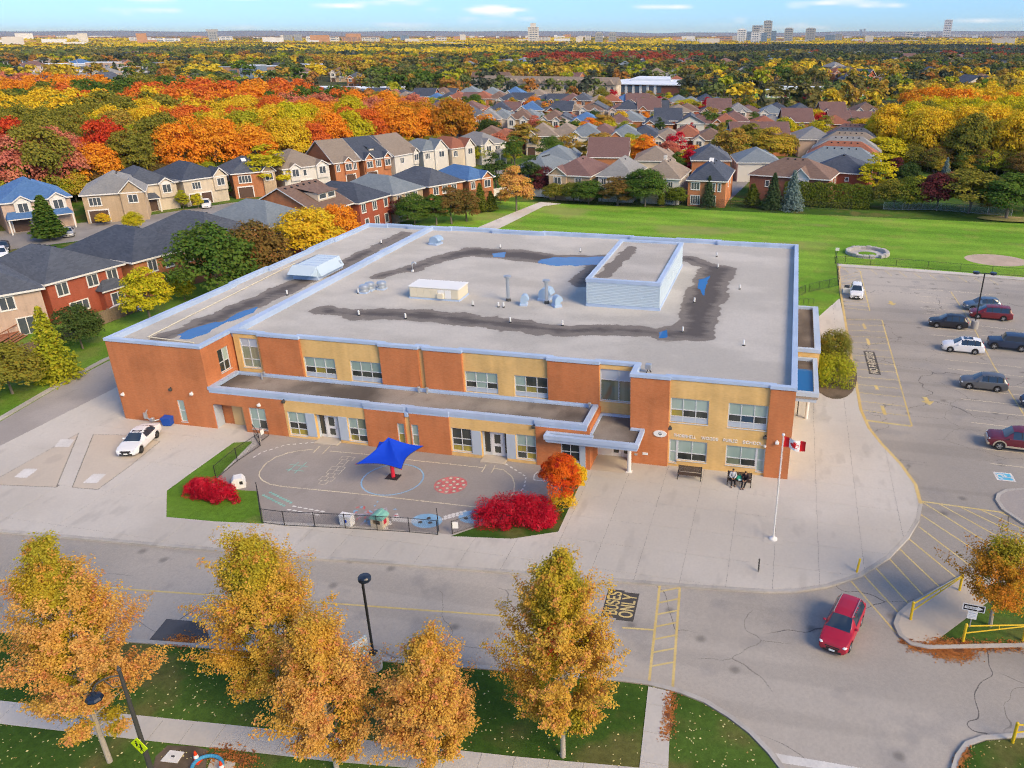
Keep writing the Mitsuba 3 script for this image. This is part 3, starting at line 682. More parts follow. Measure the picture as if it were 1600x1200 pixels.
for k in range(70):
  c = np.array((-29.06,46.19)) + np.array([rg.gauss(0, 1.0), rg.gauss(0, 0.9)])
  if YARD.buffer(-0.3).contains(Point(*c)): put('playground__chalk', MB().flat(affinity.rotate(affinity.scale(Point(*c).buffer(0.16, quad_segs=2), rg.uniform(0.6, 2), 0.5), rg.uniform(0, 180)), ZY), rg.choice(['paint_lilac', 'paint_lilac', 'paint_blue', 'paint_red']))
yl([(-18.45,55.04), (-18.29,55.61), (-17.58,55.66), (-17.37,54.21), (-18.25,54.23)], 0.1, 'paint_white', True, 'playground__box_mark')


# ------------------------------------------------------------------ the school
S = 'school_building'
tag(S, 'two storey school of orange and yellow brick with a flat grey roof', 'school')
YL, YU, YE = 56.8, 61.0, 59.0          # fronts: ground floor, upper floor, east block
RZ = 7.72                              # roof surface


def R(x0, z0, x1, z1): return sbox(x0, z0, x1, z1)


def wall(name, x0, x1, z0, z1, y, m, holes=(), th=0.35, label=None, proud=0.0):
  p = R(x0, z0, x1, z1)
  for h in holes: p = p.difference(R(*h))
  return put(S + '__' + name, MB().wall(p, 'y', y - proud, y + th), m, label)


def window(x0, x1, z0, z1, y, cols, rows, panes, holder=S, name='window', spandrel=0.0, fr='frame_grey', depth=0.14, label=None, cw=None, axis='y', bar=0.07):
  """a framed window set back in its opening; panes: one material per cell, row by row from the top"""
  cw = cw or [1] * cols
  xs = [x0 + (x1 - x0) * s / sum(cw) for s in np.cumsum([0] + list(cw))]
  zb = z0 + spandrel
  zs = [z1 - (z1 - zb) * s / sum(rows) for s in np.cumsum([0] + list(rows))]
  yy = y + depth
  b = MB()
  for i, x in enumerate(xs):
    e = bar if 0 < i < cols else bar * 1.3
    xa = x - e / 2 if 0 < i < cols else (x if i == 0 else x - e)
    b.box(xa, yy - 0.05, z0, xa + e, yy + 0.05, z1)
  for j, z in enumerate(zs):
    e = bar
    za = z - e / 2 if 0 < j < len(rows) else (z - e if j == 0 else z)
    b.box(x0 + bar, yy - 0.045, za, x1 - bar, yy + 0.045, za + e)
  b.box(x0 - 0.02, y - 0.05, z0 - 0.06, x1 + 0.02, yy + 0.04, z0 - 0.002)
  def orient(mb):
    if axis == 'y': return mb
    o = MB()
    for v, f in zip(mb.v, mb.f): o.add(np.stack([-v[:, 1], v[:, 0], v[:, 2]], 1), f - f.min())
    return o
  key = put(holder + '__' + name, orient(b), fr, label)
  for j in range(len(rows)):
    for i in range(cols):
      m = panes[(j * cols + i) % len(panes)]
      put(key + '__pane', orient(MB().box(xs[i] + 0.02, yy + 0.0, zs[j + 1] + 0.02, xs[i + 1] - 0.02, yy + 0.03, zs[j] - 0.02)), m)
  if spandrel:
    for i in range(cols):
      put(key + '__spandrel', orient(MB().box(xs[i] + 0.035, yy - 0.06, z0 + 0.03, xs[i + 1] - 0.035, yy + 0.03, zb - 0.02)), 'panel_grey')
  return key


BL, DK, YW, BU = 'pane_blind', 'pane_dark', 'pane_yellow', 'pane_blue'
# west wing front
slot = (-53.60, 0.36, -52.85, 2.60)
rec = (-49.82, -0.1, -46.68, 2.56)
sidew = (-46.10, 0.42, -44.42, 2.58)
wall('wall', -59.8, -49.85, -0.2, 7.95, YL, 'brick_red', [slot], label='tall orange brick wall of the west wing')
window(*slot[::2], *slot[1::2], YL, 1, [1, 1], [BL, BL])
wall('wall', -49.85, -42.38, -0.2, 4.02, YL, 'brick_red', [(-49.84, -0.3, -46.68, 2.56), sidew])
window(*sidew[::2], *sidew[1::2], YL, 2, [1.25, 1], [BL, BL, BL, DK])
put(S + '__door_recess', MB().wall(R(-49.84, -0.2, -46.68, 2.75), 'y', YL + 1.2, YL + 1.4).box(-49.9, YL + 0.3, 2.56, -46.6, YL + 1.3, 2.7).box(-46.70, YL + 0.3, -0.2, -46.5, YL + 1.3, 2.6), 'brick_red')
put(S + '__door', MB().box(-48.75, YL + 1.13, 0.03, -46.8, YL + 1.2, 2.35).box(-47.79, YL + 1.11, 0.05, -47.76, YL + 1.14, 2.33), 'door_tan', 'pale tan double door set deep in the brick')
put(S + '__door_side', MB().box(-49.86, YL + 0.1, 0.02, -49.78, YL + 1.12, 2.4), 'panel_grey', 'grey steel door folded against the recess wall')
# ground floor front, bay by bay
w1, w2 = (-42.2, 0.25, -40.36, 2.58), (-36.22, 0.28, -34.44, 2.6)
d1 = (-39.42, -0.1, -37.12, 2.58)
wall('wall', -42.38, -34.40, -0.2, 4.02, YL, 'brick_yellow', [w1, w2, d1])
window(*w1[::2], *w1[1::2], YL, 2, [1.2, .72, .72], [BL, BL, DK, DK, YW, YW])
window(*w2[::2], *w2[1::2], YL, 2, [1.2, .72, .72], [BL, 'pane_stair', DK, BL, YW, DK])
s1, s2 = (-31.42, 0.55, -30.74, 2.62), (-30.10, 0.55, -29.42, 2.64)
wall('wall', -34.40, -30.60, -0.2, 4.02, YL, 'brick_red', [s1], proud=0.12)
wall('wall', -30.60, -30.15, -0.2, 4.02, YL, 'brick_yellow')
wall('wall', -30.15, -26.50, -0.2, 4.02, YL, 'brick_red', [s2], proud=0.12)
window(*s1[::2], *s1[1::2], YL - 0.1, 1, [1, 1], [BL, YW]); window(*s2[::2], *s2[1::2], YL - 0.1, 1, [1, 1], [BL, 'pane_stair'])
w3, w4, d2 = (-26.42, 0.42, -24.56, 2.68), (-20.56, 0.36, -18.76, 2.70), (-23.68, -0.1, -21.42, 2.66)
wall('wall', -26.50, -18.74, -0.2, 4.02, YL, 'brick_yellow', [w3, w4, d2])
window(*w3[::2], *w3[1::2], YL, 2, [1.2, .72, .72], [DK, DK, DK, DK, YW, YW])
window(*w4[::2], *w4[1::2], YL, 2, [1.2, .72, .72], [BL, BL, YW, DK, DK, YW])
w5 = (-16.60, 0.70, -14.95, 2.36)
wall('wall', -18.74, -14.40, -0.2, 4.02, YL, 'brick_red', [w5], proud=0.12)
window(*w5[::2], *w5[1::2], YL - 0.1, 2, [1, 1.1], [DK, DK, DK, DK])
for x0, x1, y in ((-40.32, -39.44, YL), (-37.1, -36.26, YL), (-24.52, -23.7, YL), (-21.4, -20.6, YL), (-14.93, -14.46, YL - 0.12)):
  put(S + '__panel', MB().box(x0, y - 0.05, 0.3, x1, y + 0.02, 2.62), 'panel_grey', 'pale grey metal panel beside the classroom door')
for x0, x1 in ((-39.42, -37.12), (-23.68, -21.42)):
  put(S + '__door_recess', MB().box(x0 - .02, YL + 0.3, -.1, x0 + 0.04, YL + 0.62, 2.6).box(x1 - 0.04, YL + 0.3, -.1, x1 + .02, YL + 0.62, 2.6).box(x0, YL + 0.3, 2.5, x1, YL + .62, 2.62), 'panel_grey')
  put(S + '__step', MB().bbox(x0 + .02, YL - 0.75, 0.0, x1 - .02, YL + 0.6, 0.12, 0.02), 'concrete_warm')
  put(S + '__doorset', MB().box(x0, YL + 0.5, 0.1, x0 + 0.09, YL + 0.6, 2.5).box(x1 - .09, YL + 0.5, 0.1, x1, YL + 0.6, 2.5).box(x0, YL + 0.5, 2.42, x1, YL + 0.6, 2.52).box(x0 + 0.62, YL + 0.49, 0.1, x0 + 0.72, YL + 0.6, 2.45).box(x0 + 1.82, YL + 0.49, 0.1, x0 + 1.92, YL + 0.6, 2.45), 'frame_grey')
  d = put(S + '__classroom_door', MB().wall(R(x0 + 0.73, 0.14, x0 + 1.81, 2.41).difference(R(x0 + 0.98, 0.4, x0 + 1.55, 1.05)).difference(R(x0 + 0.98, 1.3, x0 + 1.55, 2.2)), 'y', YL + 0.5, YL + 0.56), 'white_paint', 'white glazed classroom door')
  put(d + '__pane', MB().box(x0 + 0.96, YL + 0.54, 0.38, x0 + 1.57, YL + 0.57, 1.07), DK)
  put(d + '__pane', MB().box(x0 + 0.96, YL + 0.54, 1.28, x0 + 1.57, YL + 0.57, 2.22), DK)
  put(d + '__handle', MB().tube([(x0 + 1.68, YL + 0.46, 1.0), (x0 + 1.68, YL + 0.46, 1.35)], 0.02, 6), 'galvanised')
  put(S + '__sidelight', MB().box(x0 + 0.1, YL + 0.55, 0.4, x0 + 0.62, YL + 0.58, 2.41), DK)
  put(S + '__sidelight', MB().box(x0 + 1.92, YL + 0.55, 0.4, x1 - .09, YL + 0.58, 2.41), DK)
  put(S + '__sidelight_panel', MB().box(x0 + 0.1, YL + 0.53, 0.12, x0 + 0.62, YL + 0.59, 0.4).box(x1 - .36, YL + 0.53, 0.12, x1 - .09, YL + 0.59, 0.4), 'frame_grey')
put(S + '__return_wall', MB().box(-14.40, YL + 0.0, -0.2, -14.1, 61.0, 4.02), 'brick_red')
for x0, x1, zt in ((-42.36, -39.45, .2), (-37.1, -34.42, .2), (-26.48, -23.7, .34), (-21.4, -18.76, .3)): put(S + '__plinth', MB().box(x0, YL - .05, -.1, x1, YL + .02, zt), 'brick_yellow')

# upper floor front
cwin = (-49.02, 4.62, -47.15, 7.58)
wall('upper_wall', -49.6, -46.78, 3.5, 7.95, YU, 'brick_yellow', [cwin])
window(*cwin[::2], *cwin[1::2], YU, 2, [0.75, 1.15, 0.75], ['panel_grey', 'panel_grey', 'pane_stair', 'pane_stair', 'pane_stair', 'pane_stair'], label='corner stair window with grey panels above')
W = [(-42.52, 4.22, -39.32, 6.24), (-37.80, 4.22, -34.66, 6.24), (-26.58, 4.22, -23.5, 6.22), (-21.95, 4.22, -18.86, 6.24)]
wall('upper_wall', -46.78, -42.58, 3.5, 7.95, YU, 'brick_red', proud=0.25)
wall('upper_wall', -42.58, -34.56, 3.5, 7.95, YU, 'brick_yellow', [W[0], W[1]])
wall('upper_wall', -34.56, -30.80, 3.5, 7.95, YU, 'brick_red', proud=0.25)
wall('upper_wall', -30.80, -30.28, 3.5, 7.95, YU, 'brick_yellow')
wall('upper_wall', -30.28, -26.66, 3.5, 7.95, YU, 'brick_red', proud=0.25)
wall('upper_wall', -26.66, -18.80, 3.5, 7.95, YU, 'brick_yellow', [W[2], W[3]])
wall('upper_wall', -18.80, -14.22, 3.5, 7.95, YU, 'brick_red', proud=0.25)
ew = (-14.2, 4.60, -11.45, 7.56)
wall('upper_wall', -14.22, -11.05, 3.0, 7.95, YU, 'brick_yellow', [ew])
window(*ew[::2], *ew[1::2], YU, 2, [1.0, 1.95], ['panel_grey', 'panel_grey', 'pane_stair', 'pane_stair'], label='tall entrance window with pale panels over dark glass', cw=[1.5, 1])
for w_, ps in zip(W, ([BL, BL, BL, DK, YW, DK], [BL, BL, BL, DK, DK, DK], [BL, BL, BL, DK, BL, DK], [BL, DK, DK, 'pane_stair', YW, DK])):
  window(*w_[::2], *w_[1::2], YU, 3, [1, 0.62], ps, spandrel=0.42)
# inner return of the west wing
rw = (58.85, 4.75, 60.35, 7.0)
put(S + '__return_wall', MB().wall(R(YL + 0.35, 3.5, YU + 0.3, 7.95).difference(R(58.85, 4.75, 60.35, 7.0)), 'x', -50.2, -49.85), 'brick_red', 'brick return of the west wing above the low roof')
window(58.85, 60.35, 4.75, 7.0, 49.85, 2, [1, 0.75], [DK, BL, DK, DK], axis='x', depth=0.14)

# east block
U1, U2 = (-7.78, 4.18, -4.62, 6.38), (-3.05, 4.18, 0.12, 6.38)
L1a, L1 = (-7.76, 0.36, -7.1, 2.55), (-7.1, 0.64, -4.58, 2.55)
L2, L2a = (-3.02, 0.68, -0.5, 2.52), (-0.5, 0.36, 0.18, 2.52)
wall('east_wall', -11.1, -7.86, -0.2, 7.95, YE, 'brick_red', proud=0.2)
wall('east_wall', -7.86, 0.2, -0.2, 7.95, YE, 'brick_yellow', [U1, U2, L1a, (L1[0] - .01, *L1[1:]), L2, (L2a[0] - .01, *L2a[1:])])
wall('east_wall', 0.2, 2.15, -0.2, 7.95, YE, 'brick_red', proud=0.2)
window(*U1[::2], *U1[1::2], YE, 3, [1, 0.62], [BL, BL, BL, YW, DK, DK], spandrel=0.48)
window(*U2[::2], *U2[1::2], YE, 3, [1, 0.62], [BL, BL, BL, DK, BU, DK], spandrel=0.48)
window(*L1[::2], *L1[1::2], YE, 2, [1.25, .72], [BL, BL, DK, DK]); window(*L1a[::2], *L1a[1::2], YE, 1, [1.1, 1], [BL, BL])
window(*L2[::2], *L2[1::2], YE, 2, [1.25, .72], [BL, BL, 'pane_stair', DK]); window(*L2a[::2], *L2a[1::2], YE, 1, [1.1, 1], [BL, BL])
put(S + '__east_return', MB().box(-11.1, YE + .35, -0.2, -10.75, 61.2, 7.95), 'brick_red')
put(S + '__east_side_wall', MB().box(2.02, YE + .35, -0.2, 2.15, 106.2, 7.95), 'brick_yellow')
put(S + '__west_side_wall', MB().box(-59.8, YL + .35, -0.2, -59.68, 106.2, 7.62), 'brick_red')
put(S + '__back_wall', MB().box(-59.8, 106.43, -0.2, 2.15, 106.55, 7.62), 'brick_yellow')
# school name in pale letters; words kept as four groups of raised capitals
for word, x0, x1 in (('THORNHILL', -7.42, -5.56), ('WOODS', -5.10, -3.70), ('PUBLIC', -3.32, -2.12), ('SCHOOL', -1.72, -0.07)):
  mb = MB().text(word, 0.27, np.eye(4), 0.04)
  k = (x1 - x0) / mb.mesh()[0][:, 0].max()
  m = np.eye(4); m[:3, :3] = np.array([[k, 0, 0], [0, 0, -1], [0, 1, 0]]); m[:3, 3] = (x0, YE - 0.002, 2.84)
  put(S + '__lettering', mb, 'white_trim', 'pale raised letters on the yellow brick', M=m)
# roofs
def roof(poly, z, m, name='roof', label=None): return put(S + '__' + name, MB().prism(poly, z - 0.3, z), m, label)


def coping(poly, zt, w=0.42, drop=0.27, name='coping', out=0.07, inner=None):
  ring = poly.buffer(out, join_style=2).difference(poly.buffer(-w, join_style=2))
  low = poly.buffer(-0.06, join_style=2).difference(poly.buffer(-w + 0.04, join_style=2))
  b = MB().prism(ring, zt - drop, zt)
  if inner: b.prism(low, inner, zt - drop + 0.002)
  return put(S + '__' + name, b, 'coping')


front = [(-49.8, YU), (-46.78, YU), (-46.78, YU - .25), (-42.58, YU - .25), (-42.58, YU), (-34.56, YU), (-34.56, YU - .25), (-30.8, YU - .25), (-30.8, YU), (-30.28, YU), (-30.28, YU - .25), (-26.66, YU - .25), (-26.66, YU), (-18.8, YU), (-18.8, YU - .25), (-14.22, YU - .25), (-14.22, YU), (-11.1, YU),
         (-11.1, YE - .2), (-7.86, YE - .2), (-7.86, YE), (0.2, YE), (0.2, YE - .2), (2.15, YE - .2)]
main = Polygon(front + [(2.15, 106.55), (-8, 106.55), (-8, 106.9), (-14, 106.9), (-14, 106.55), (-20, 106.55), (-20, 106.9), (-33, 106.9), (-33, 106.55), (-40, 106.55), (-40, 106.9), (-47, 106.9), (-47, 106.55), (-49.8, 106.55)])
wing = Polygon([(-59.8, YL), (-49.85, YL), (-49.85, 106.55), (-53, 106.55), (-53, 106.9), (-57, 106.9), (-57, 106.55), (-59.8, 106.55), (-59.8, 97), (-60.05, 97), (-60.05, 91), (-59.8, 91), (-59.8, 82), (-60.05, 82), (-60.05, 75), (-59.8, 75)])
roof(main.buffer(-0.2, join_style=2), RZ, 'roofing', label='pale gravel roof with dark water stains')
roof(wing.buffer(-0.2, join_style=2), RZ - 0.02, 'roofing', label='roof of the west wing with a long damp stain')
coping(main, 8.28, inner=RZ - .1)
coping(wing, 8.22, inner=RZ - .1)
lowp = Polygon([(-49.85, YL), (-34.4, YL), (-34.4, YL - .12), (-30.6, YL - .12), (-30.6, YL), (-30.15, YL), (-30.15, YL - .12), (-26.5, YL - .12), (-26.5, YL), (-18.74, YL), (-18.74, YL - .12), (-14.35, YL - .12), (-14.35, YU + .1), (-49.85, YU + .1)])
roof(lowp.buffer(-0.2, join_style=2), 3.92, 'roofing_low', label='dark stained roof over the ground floor')
lr = lowp.buffer(0.07, join_style=2).difference(lowp.buffer(-0.38, join_style=2)).intersection(sbox(-60, 50, -10, YU - .26))
put(S + '__coping', MB().prism(lr, 3.98, 4.28).prism(lr.buffer(-0.06, join_style=2), 3.7, 3.985), 'coping')
put(S + '__wall_flashing', MB().box(-49.6, YU - .33, 3.9, -14.45, YU - .02, 4.12), 'coping')
# rain leaders and scuppers on the low roof
for x in (-46.6, -30.9, -30.1, -15.0):
  put(S + '__roof_scupper', MB().cyl(x, YU - 0.55 if x > -40 else YU - .9, 3.9, 4.5, 0.09, 0.09, 8).bbox(x - .14, YU - .7, 4.36, x + .14, YU - .42, 4.52, .03), 'galvanised')
put(S + '__scupper_box', MB().bbox(-30.55, YL - .2, 3.35, -30.2, YL - .02, 3.75, .03), 'coping')
# entrance canopy
can = Polygon([(-17.75, 55.75), (-9.85, 55.75), (-9.85, 58.75), (-11.02, 58.75), (-11.02, 60.95), (-14.05, 60.95), (-14.05, 56.62), (-17.75, 56.62)])
put(S + '__canopy', MB().prism(can.buffer(-0.12, join_style=2), 2.95, 3.28), 'roofing_low', 'stained entrance canopy roof')
put(S + '__canopy__fascia', MB().prism(can.buffer(0.02, join_style=2).difference(can.buffer(-0.32, join_style=2)).intersection(sbox(-20, 50, -5, 58.74)).difference(sbox(-14.06, 56.63, -11.0, 60)), 3.05, 3.42).prism(can.buffer(-0.1, join_style=2).intersection(sbox(-20, 50, -5, 58.6)), 2.78, 3.0), 'coping')
put(S + '__canopy__flashing', MB().box(-14.04, 60.7, 3.2, -11.06, 60.95, 3.45).box(-14.08, 56.9, 3.2, -13.9, 60.7, 3.5), 'coping')
put(S + '__canopy__soffit', MB().prism(can.buffer(-0.2, join_style=2), 2.7, 2.78), 'soffit')
put(S + '__canopy__column', MB().cyl(-10.84, 57.25, 0, 2.75, 0.17, 0.17, 16).bbox(-11.1, 57.0, 0, -10.58, 57.5, .08, .02), 'white_trim', 'pale round canopy column')
# entrance screen
put(S + '__entrance', MB().box(-14.4, 59.6, -.1, -14.2, 59.75, 2.9).box(-11.3, 59.6, -.1, -11.1, 59.75, 2.9).box(-14.4, 59.6, 2.2, -11.1, 59.75, 2.9).box(-12.95, 59.6, 0, -12.85, 59.72, 2.3).box(-12.05, 59.6, 0, -11.95, 59.72, 2.3).box(-14.3, 59.62, 0, -12.9, 59.72, .75), 'white_trim', 'white framed entrance doors under the canopy')
put(S + '__entrance__pane', MB().box(-14.2, 59.66, .75, -12.92, 59.7, 2.2), DK)
for x in (-12.83, -11.93): 
  d = put(S + '__entrance__door', MB().wall(R(x, .03, x + .78, 2.2).difference(R(x + .16, .35, x + .62, 2.0)), 'y', 59.62, 59.68), 'white_paint')
  put(S + '__entrance__door_pane', MB().box(x + .14, 59.65, .33, x + .64, 59.68, 2.02), DK)
# east side canopies
put(S + '__east_canopy', MB().prism(sbox(2.2, 68.8, 4.5, 77.7), 2.95, 3.3), 'roofing_low', 'low flat canopy by the side door holding rainwater')
put(S + '__east_canopy__fascia', MB().prism(sbox(2.2, 68.75, 4.55, 77.75).difference(sbox(2.3, 69.15, 4.1, 77.4)), 3.2, 3.6).prism(sbox(2.2, 68.9, 4.4, 77.7), 2.6, 2.96), 'coping')
put(S + '__east_canopy__puddle', MB().flat(sbox(2.32, 69.2, 4.08, 75.2), 3.312), 'puddle', 'still dark blue rainwater on the canopy')
put(S + '__east_canopy__column', MB().cyl(3.75, 70.8, 0, 2.62, .16, .16, 14), 'white_trim', 'pale column of the side canopy')
put(S + '__east_canopy__column', MB().cyl(2.9, 71.2, 0, 2.62, .05, .05, 8), 'dark_metal')
put(S + '__east_porch', MB().box(2.16, 77.8, -.1, 4.75, 92.0, 4.15), 'brick_yellow', 'yellow brick porch against the side wall')
put(S + '__east_porch__roof', MB().prism(sbox(2.2, 77.85, 4.7, 91.95), 4.1, 4.2), 'roofing_low')
put(S + '__east_porch__coping', MB().prism(sbox(2.16, 77.72, 4.83, 92.08).difference(sbox(2.18, 78.2, 4.2, 91.6)), 4.12, 4.5), 'coping')
# penthouse of horizontal louvres
px0, px1, py0, py1, pz1 = -19.3, -11.6, 76.9, 94.5, 10.68
put(S + '__penthouse', MB().box(px0 + .08, py0 + .08, RZ - .1, px1 - .08, py1 - .08, pz1 - .35), 'louvre', 'pale metal penthouse with horizontal louvres on the roof')
nl = 14
for k in range(nl):
  z = RZ + .32 + k * (pz1 - .3 - RZ - .32) / nl
  b = MB()
  for (xa, ya, xb, yb) in ((px0, py0, px1, py0 + .1), (px0, py0 + .1, px0 + .1, py1), (px1 - .1, py0 + .1, px1, py1)):
    b.box(xa, ya, z, xb, yb, z + .135)
  put(S + '__penthouse__louvre', b, 'louvre')
put(S + '__penthouse__base_flashing', MB().prism(sbox(px0 - .05, py0 - .05, px1 + .05, py1 + .05), RZ, RZ + .26), 'coping')
put(S + '__penthouse__roof', MB().prism(sbox(px0 + .1, py0 + .1, px1 - .1, py1 - .1), pz1 - .4, pz1 - .22), 'roof_gravel_top')
put(S + '__penthouse__coping', MB().prism(sbox(px0 - .06, py0 - .06, px1 + .06, py1 + .06).difference(sbox(px0 + .42, py0 + .42, px1 - .42, py1 - .42)), pz1 - .34, pz1), 'coping')


def pent_fn(p, n, uv):
  c = mix((.36, .34, .31), (.44, .415, .38), smoothstep(0.3, 0.7, fbm(p.x * 0.2, p.y * 0.3, 0, 4)))
  d = seg(p, (-17.9, 79.0), (-17.3, 91.5)) - 0.75 + 1.1 * (fbm(p.x * 0.8, p.y * 0.8, 4, 4) - 0.5)
  return mix(c, (.17, .15, .135), 1 - smoothstep(-0.1, 0.08, d)) * (0.92 + 0.16 * cell_rand(p.x * 20, p.y * 20))


mat('roof_gravel_top', pent_fn, 0.9)
# standing water on the roof
def pool(name, pts, z, seed, m='puddle', label=None):
  g = Polygon(pts).buffer(0.01)
  P = []
  ext = g.exterior
  for k in range(90):
    q = ext.interpolate(k / 90, normalized=True)
    a = meshkit.fbm(np.array([[q.x * 0.9, q.y * 0.9, seed]]), 3)[0] - 0.5
    c = g.centroid
    P.append((c.x + (q.x - c.x) * (1 + a * 0.7), c.y + (q.y - c.y) * (1 + a * 0.9)))
  return put(S + '__roof__' + name, MB().flat(Polygon(P).buffer(0), z), m, label)


for i, (pts, sd) in enumerate((([(-29.6,93.66), (-27.74,95.36), (-22.18,96.59), (-21.51,92.96), (-24.28,91.74), (-27.27,91.38), (-28.84,92.26)], 1.3), ([(-8.98,89.42), (-7.91,90.47), (-7.92,87.02), (-7.81,84.06), (-8.69,85.58)], 2.1), ([(-10.68,70.62), (-9.96,71.52), (-9.7,69.41), (-10.38,69.08)], 3.3), ([(-36.52,95.41), (-34.96,96.43), (-34.26,93.92), (-35.69,93.6)], 4.4))):
  pool('puddle', pts, RZ + .004, sd, label='blue puddle of standing rainwater')
for pts, sd in (([(-54.92,60), (-54.92,62.2), (-53.66,63.81), (-52.87,64.38), (-52.51,61.8), (-52.86,59.57), (-54.02,59.14)], 5.1), ([(-53.05,63.95), (-53.38,67.09), (-52.74,69.15), (-51.85,67.64), (-52.31,64.9)], 6.2)):
  pool('puddle', pts, RZ - .016, sd, label='blue puddle on the west wing roof')
put(S + '__roof__hose', MB().tube([(*(-57.02,58.87), 7.78), (*(-57.38,64.42), 7.78), (*(-57.91,74.35), 7.78), (*(-58.49,85.28), 7.78)], 0.05, 6).tube([(*(-57.02,58.87), 7.78), (*(-51.79,58.47), 7.78)], 0.06, 6), 'unit_beige', 'thin pipe lying along the west wing roof')
# fixtures on the front
def wall_light(x, y, z, m='white_paint', lab='small white wall lamp'):
  put(S + '__wall_lamp', MB().bbox(x - .16, y - .24, z - .12, x + .16, y, z + .12, .05).box(x - .05, y - .05, z - .2, x + .05, y + .02, z + .2), m, lab)
for x, y, z in ((-59.3, YL, 2.62), (-51.7, YL, 3.42), (-44.83, YL, 2.97), (1.05, YE - .2, 3.35)): wall_light(x, y, z)
for x, y, z in ((-53.86, YL, 3.66), (-42.24, YL, 3.6), (-18.9, YL, 3.6), (-7.72, YE, 3.62), (0.07, YE, 3.6)): wall_light(x, y, z, 'dark_metal', 'small dark wall lamp')
put(S + '__camera_dome', MB().lathe([(0, -.14), (.09, -.1), (.12, 0), (.12, .1), (0, .1)], 0, 0, 12), 'white_paint', M=M4(0.12, YE - .15, 2.85))
ov = Polygon(arc(-8.53, 3.09, .56, .30, 0, 2 * PI, 40))
put(S + '__oval_sign', MB().wall(ov, 'y', YE - .29, YE - .2), 'white_paint', 'white oval sign with a small blue emblem')
put(S + '__oval_sign__emblem', MB().wall(Polygon(arc(-8.53, 3.1, .13, .14, 0, 2 * PI, 20)).difference(Polygon(arc(-8.53, 3.12, .06, .08, 0, 2 * PI, 12))), 'y', YE - .30, YE - .285), 'pane_blue')
put(S + '__notice', MB().box(-9.98, YE - .23, .92, -9.52, YE - .2, 1.14), 'white_paint')
put(S + '__notice', MB().box(-10.7, YE - .23, .78, -10.42, YE - .2, .96), 'galvanised')
put(S + '__gas_meter', MB().cyl(-57.1, YL - .35, .5, 1.05, .18, .18, 12).tube([(-57.1, YL - .35, .6), (-56.7, YL - .35, .35), (-56.3, YL - .3, .3), (-56.0, YL - .02, .3)], .07, 8).bbox(-56.6, YL - .5, .25, -56.3, YL - .15, .6, .05).tube([(-57.1, YL - .3, 1.0), (-57.1, YL - .02, 1.2)], .05, 8), 'galvanised', 'grey gas meter and pipes on the brick wall')


# ------------------------------------------------------------------ things on the roof
def roof_unit(): 
  x0, y0, x1, y1 = -38.45, 75.4, -32.8, 78.0
  k = 'rooftop_ventilation_unit'
  tag(k, 'long beige ventilation box in the middle of the school roof', 'ventilation unit')
  put(k + '__body', MB().bbox(x0, y0, RZ + .15, x1, y1, 9.0, .05), 'unit_beige')
  put(k + '__cover', MB().bbox(x0 - .08, y0 - .08, 8.98, x1 + .08, y1 + .08, 9.12, .04), 'white_paint')
  put(k + '__kerb', MB().box(x0 - .06, y0 - .06, RZ - .02, x1 + .06, y1 + .06, RZ + .16), 'coping')
  for i in range(7): put(k + '__panel', MB().bbox(x0 + .1 + i * .79, y0 - .04, 7.95, x0 + .82 + i * .79, y0 + .01, 8.88, .02), 'white_paint' if i in (4, 5) else 'unit_beige')
  put(k + '__junction_box', MB().bbox(-35.2, y0 - .3, 7.95, -34.5, y0 - .02, 8.5, .03), 'unit_beige')
roof_unit()
k = 'air_handling_unit'
tag(k, 'big white metal air handler with sloping hoods on the west wing roof', 'air handler')
ax, ay, aX, aY = -54.75, 79.1, -51.9, 84.9
put(k + '__body', MB().bbox(ax, ay + .4, RZ + .2, aX, aY, 9.25, .05), 'louvre')
put(k + '__kerb', MB().box(ax - .15, ay + .3, RZ - .03, aX + .15, aY + .1, RZ + .3), 'coping')
for s, nm in ((0, 'front_hood'), (1, 'side_hood'), (2, 'rear_hood')):
  if s == 0: v = [(ax - .1, ay - .9, 8.55), (aX + .1, ay - .9, 8.55), (aX + .1, ay + .45, 8.1), (ax - .1, ay + .45, 8.1), (ax - .1, ay + .45, 9.32), (aX + .1, ay + .45, 9.32)]; f = [[0, 1, 5], [0, 5, 4], [0, 3, 2], [0, 2, 1], [1, 2, 5], [0, 4, 3]]
  elif s == 1: v = [(aX + .0, ay + .5, 8.0), (aX + .0, aY - .2, 8.0), (aX + .55, aY - .2, 8.15), (aX + .55, ay + .5, 8.15), (aX, aY - .2, 9.2), (aX, ay + .5, 9.2)]; f = [[3, 2, 4], [3, 4, 5], [0, 3, 5], [1, 4, 2], [0, 1, 2], [0, 2, 3]]
  else: v = [(ax - .9, ay + .9, 8.75), (ax - .9, aY - .4, 8.75), (ax, aY - .4, 8.2), (ax, ay + .9, 8.2), (ax, aY - .4, 9.3), (ax, ay + .9, 9.3)]; f = [[0, 5, 4], [0, 4, 1], [0, 3, 5], [1, 4, 2], [0, 1, 2], [0, 2, 3]]
  put(k + '__' + nm, MB().add(v, f), 'louvre')
for i in range(5): put(k + '__seam', MB().box(ax - .01, ay + 1.1 + i * 1.0, 9.25, aX + .01, ay + 1.16 + i * 1.0, 9.29), 'coping')
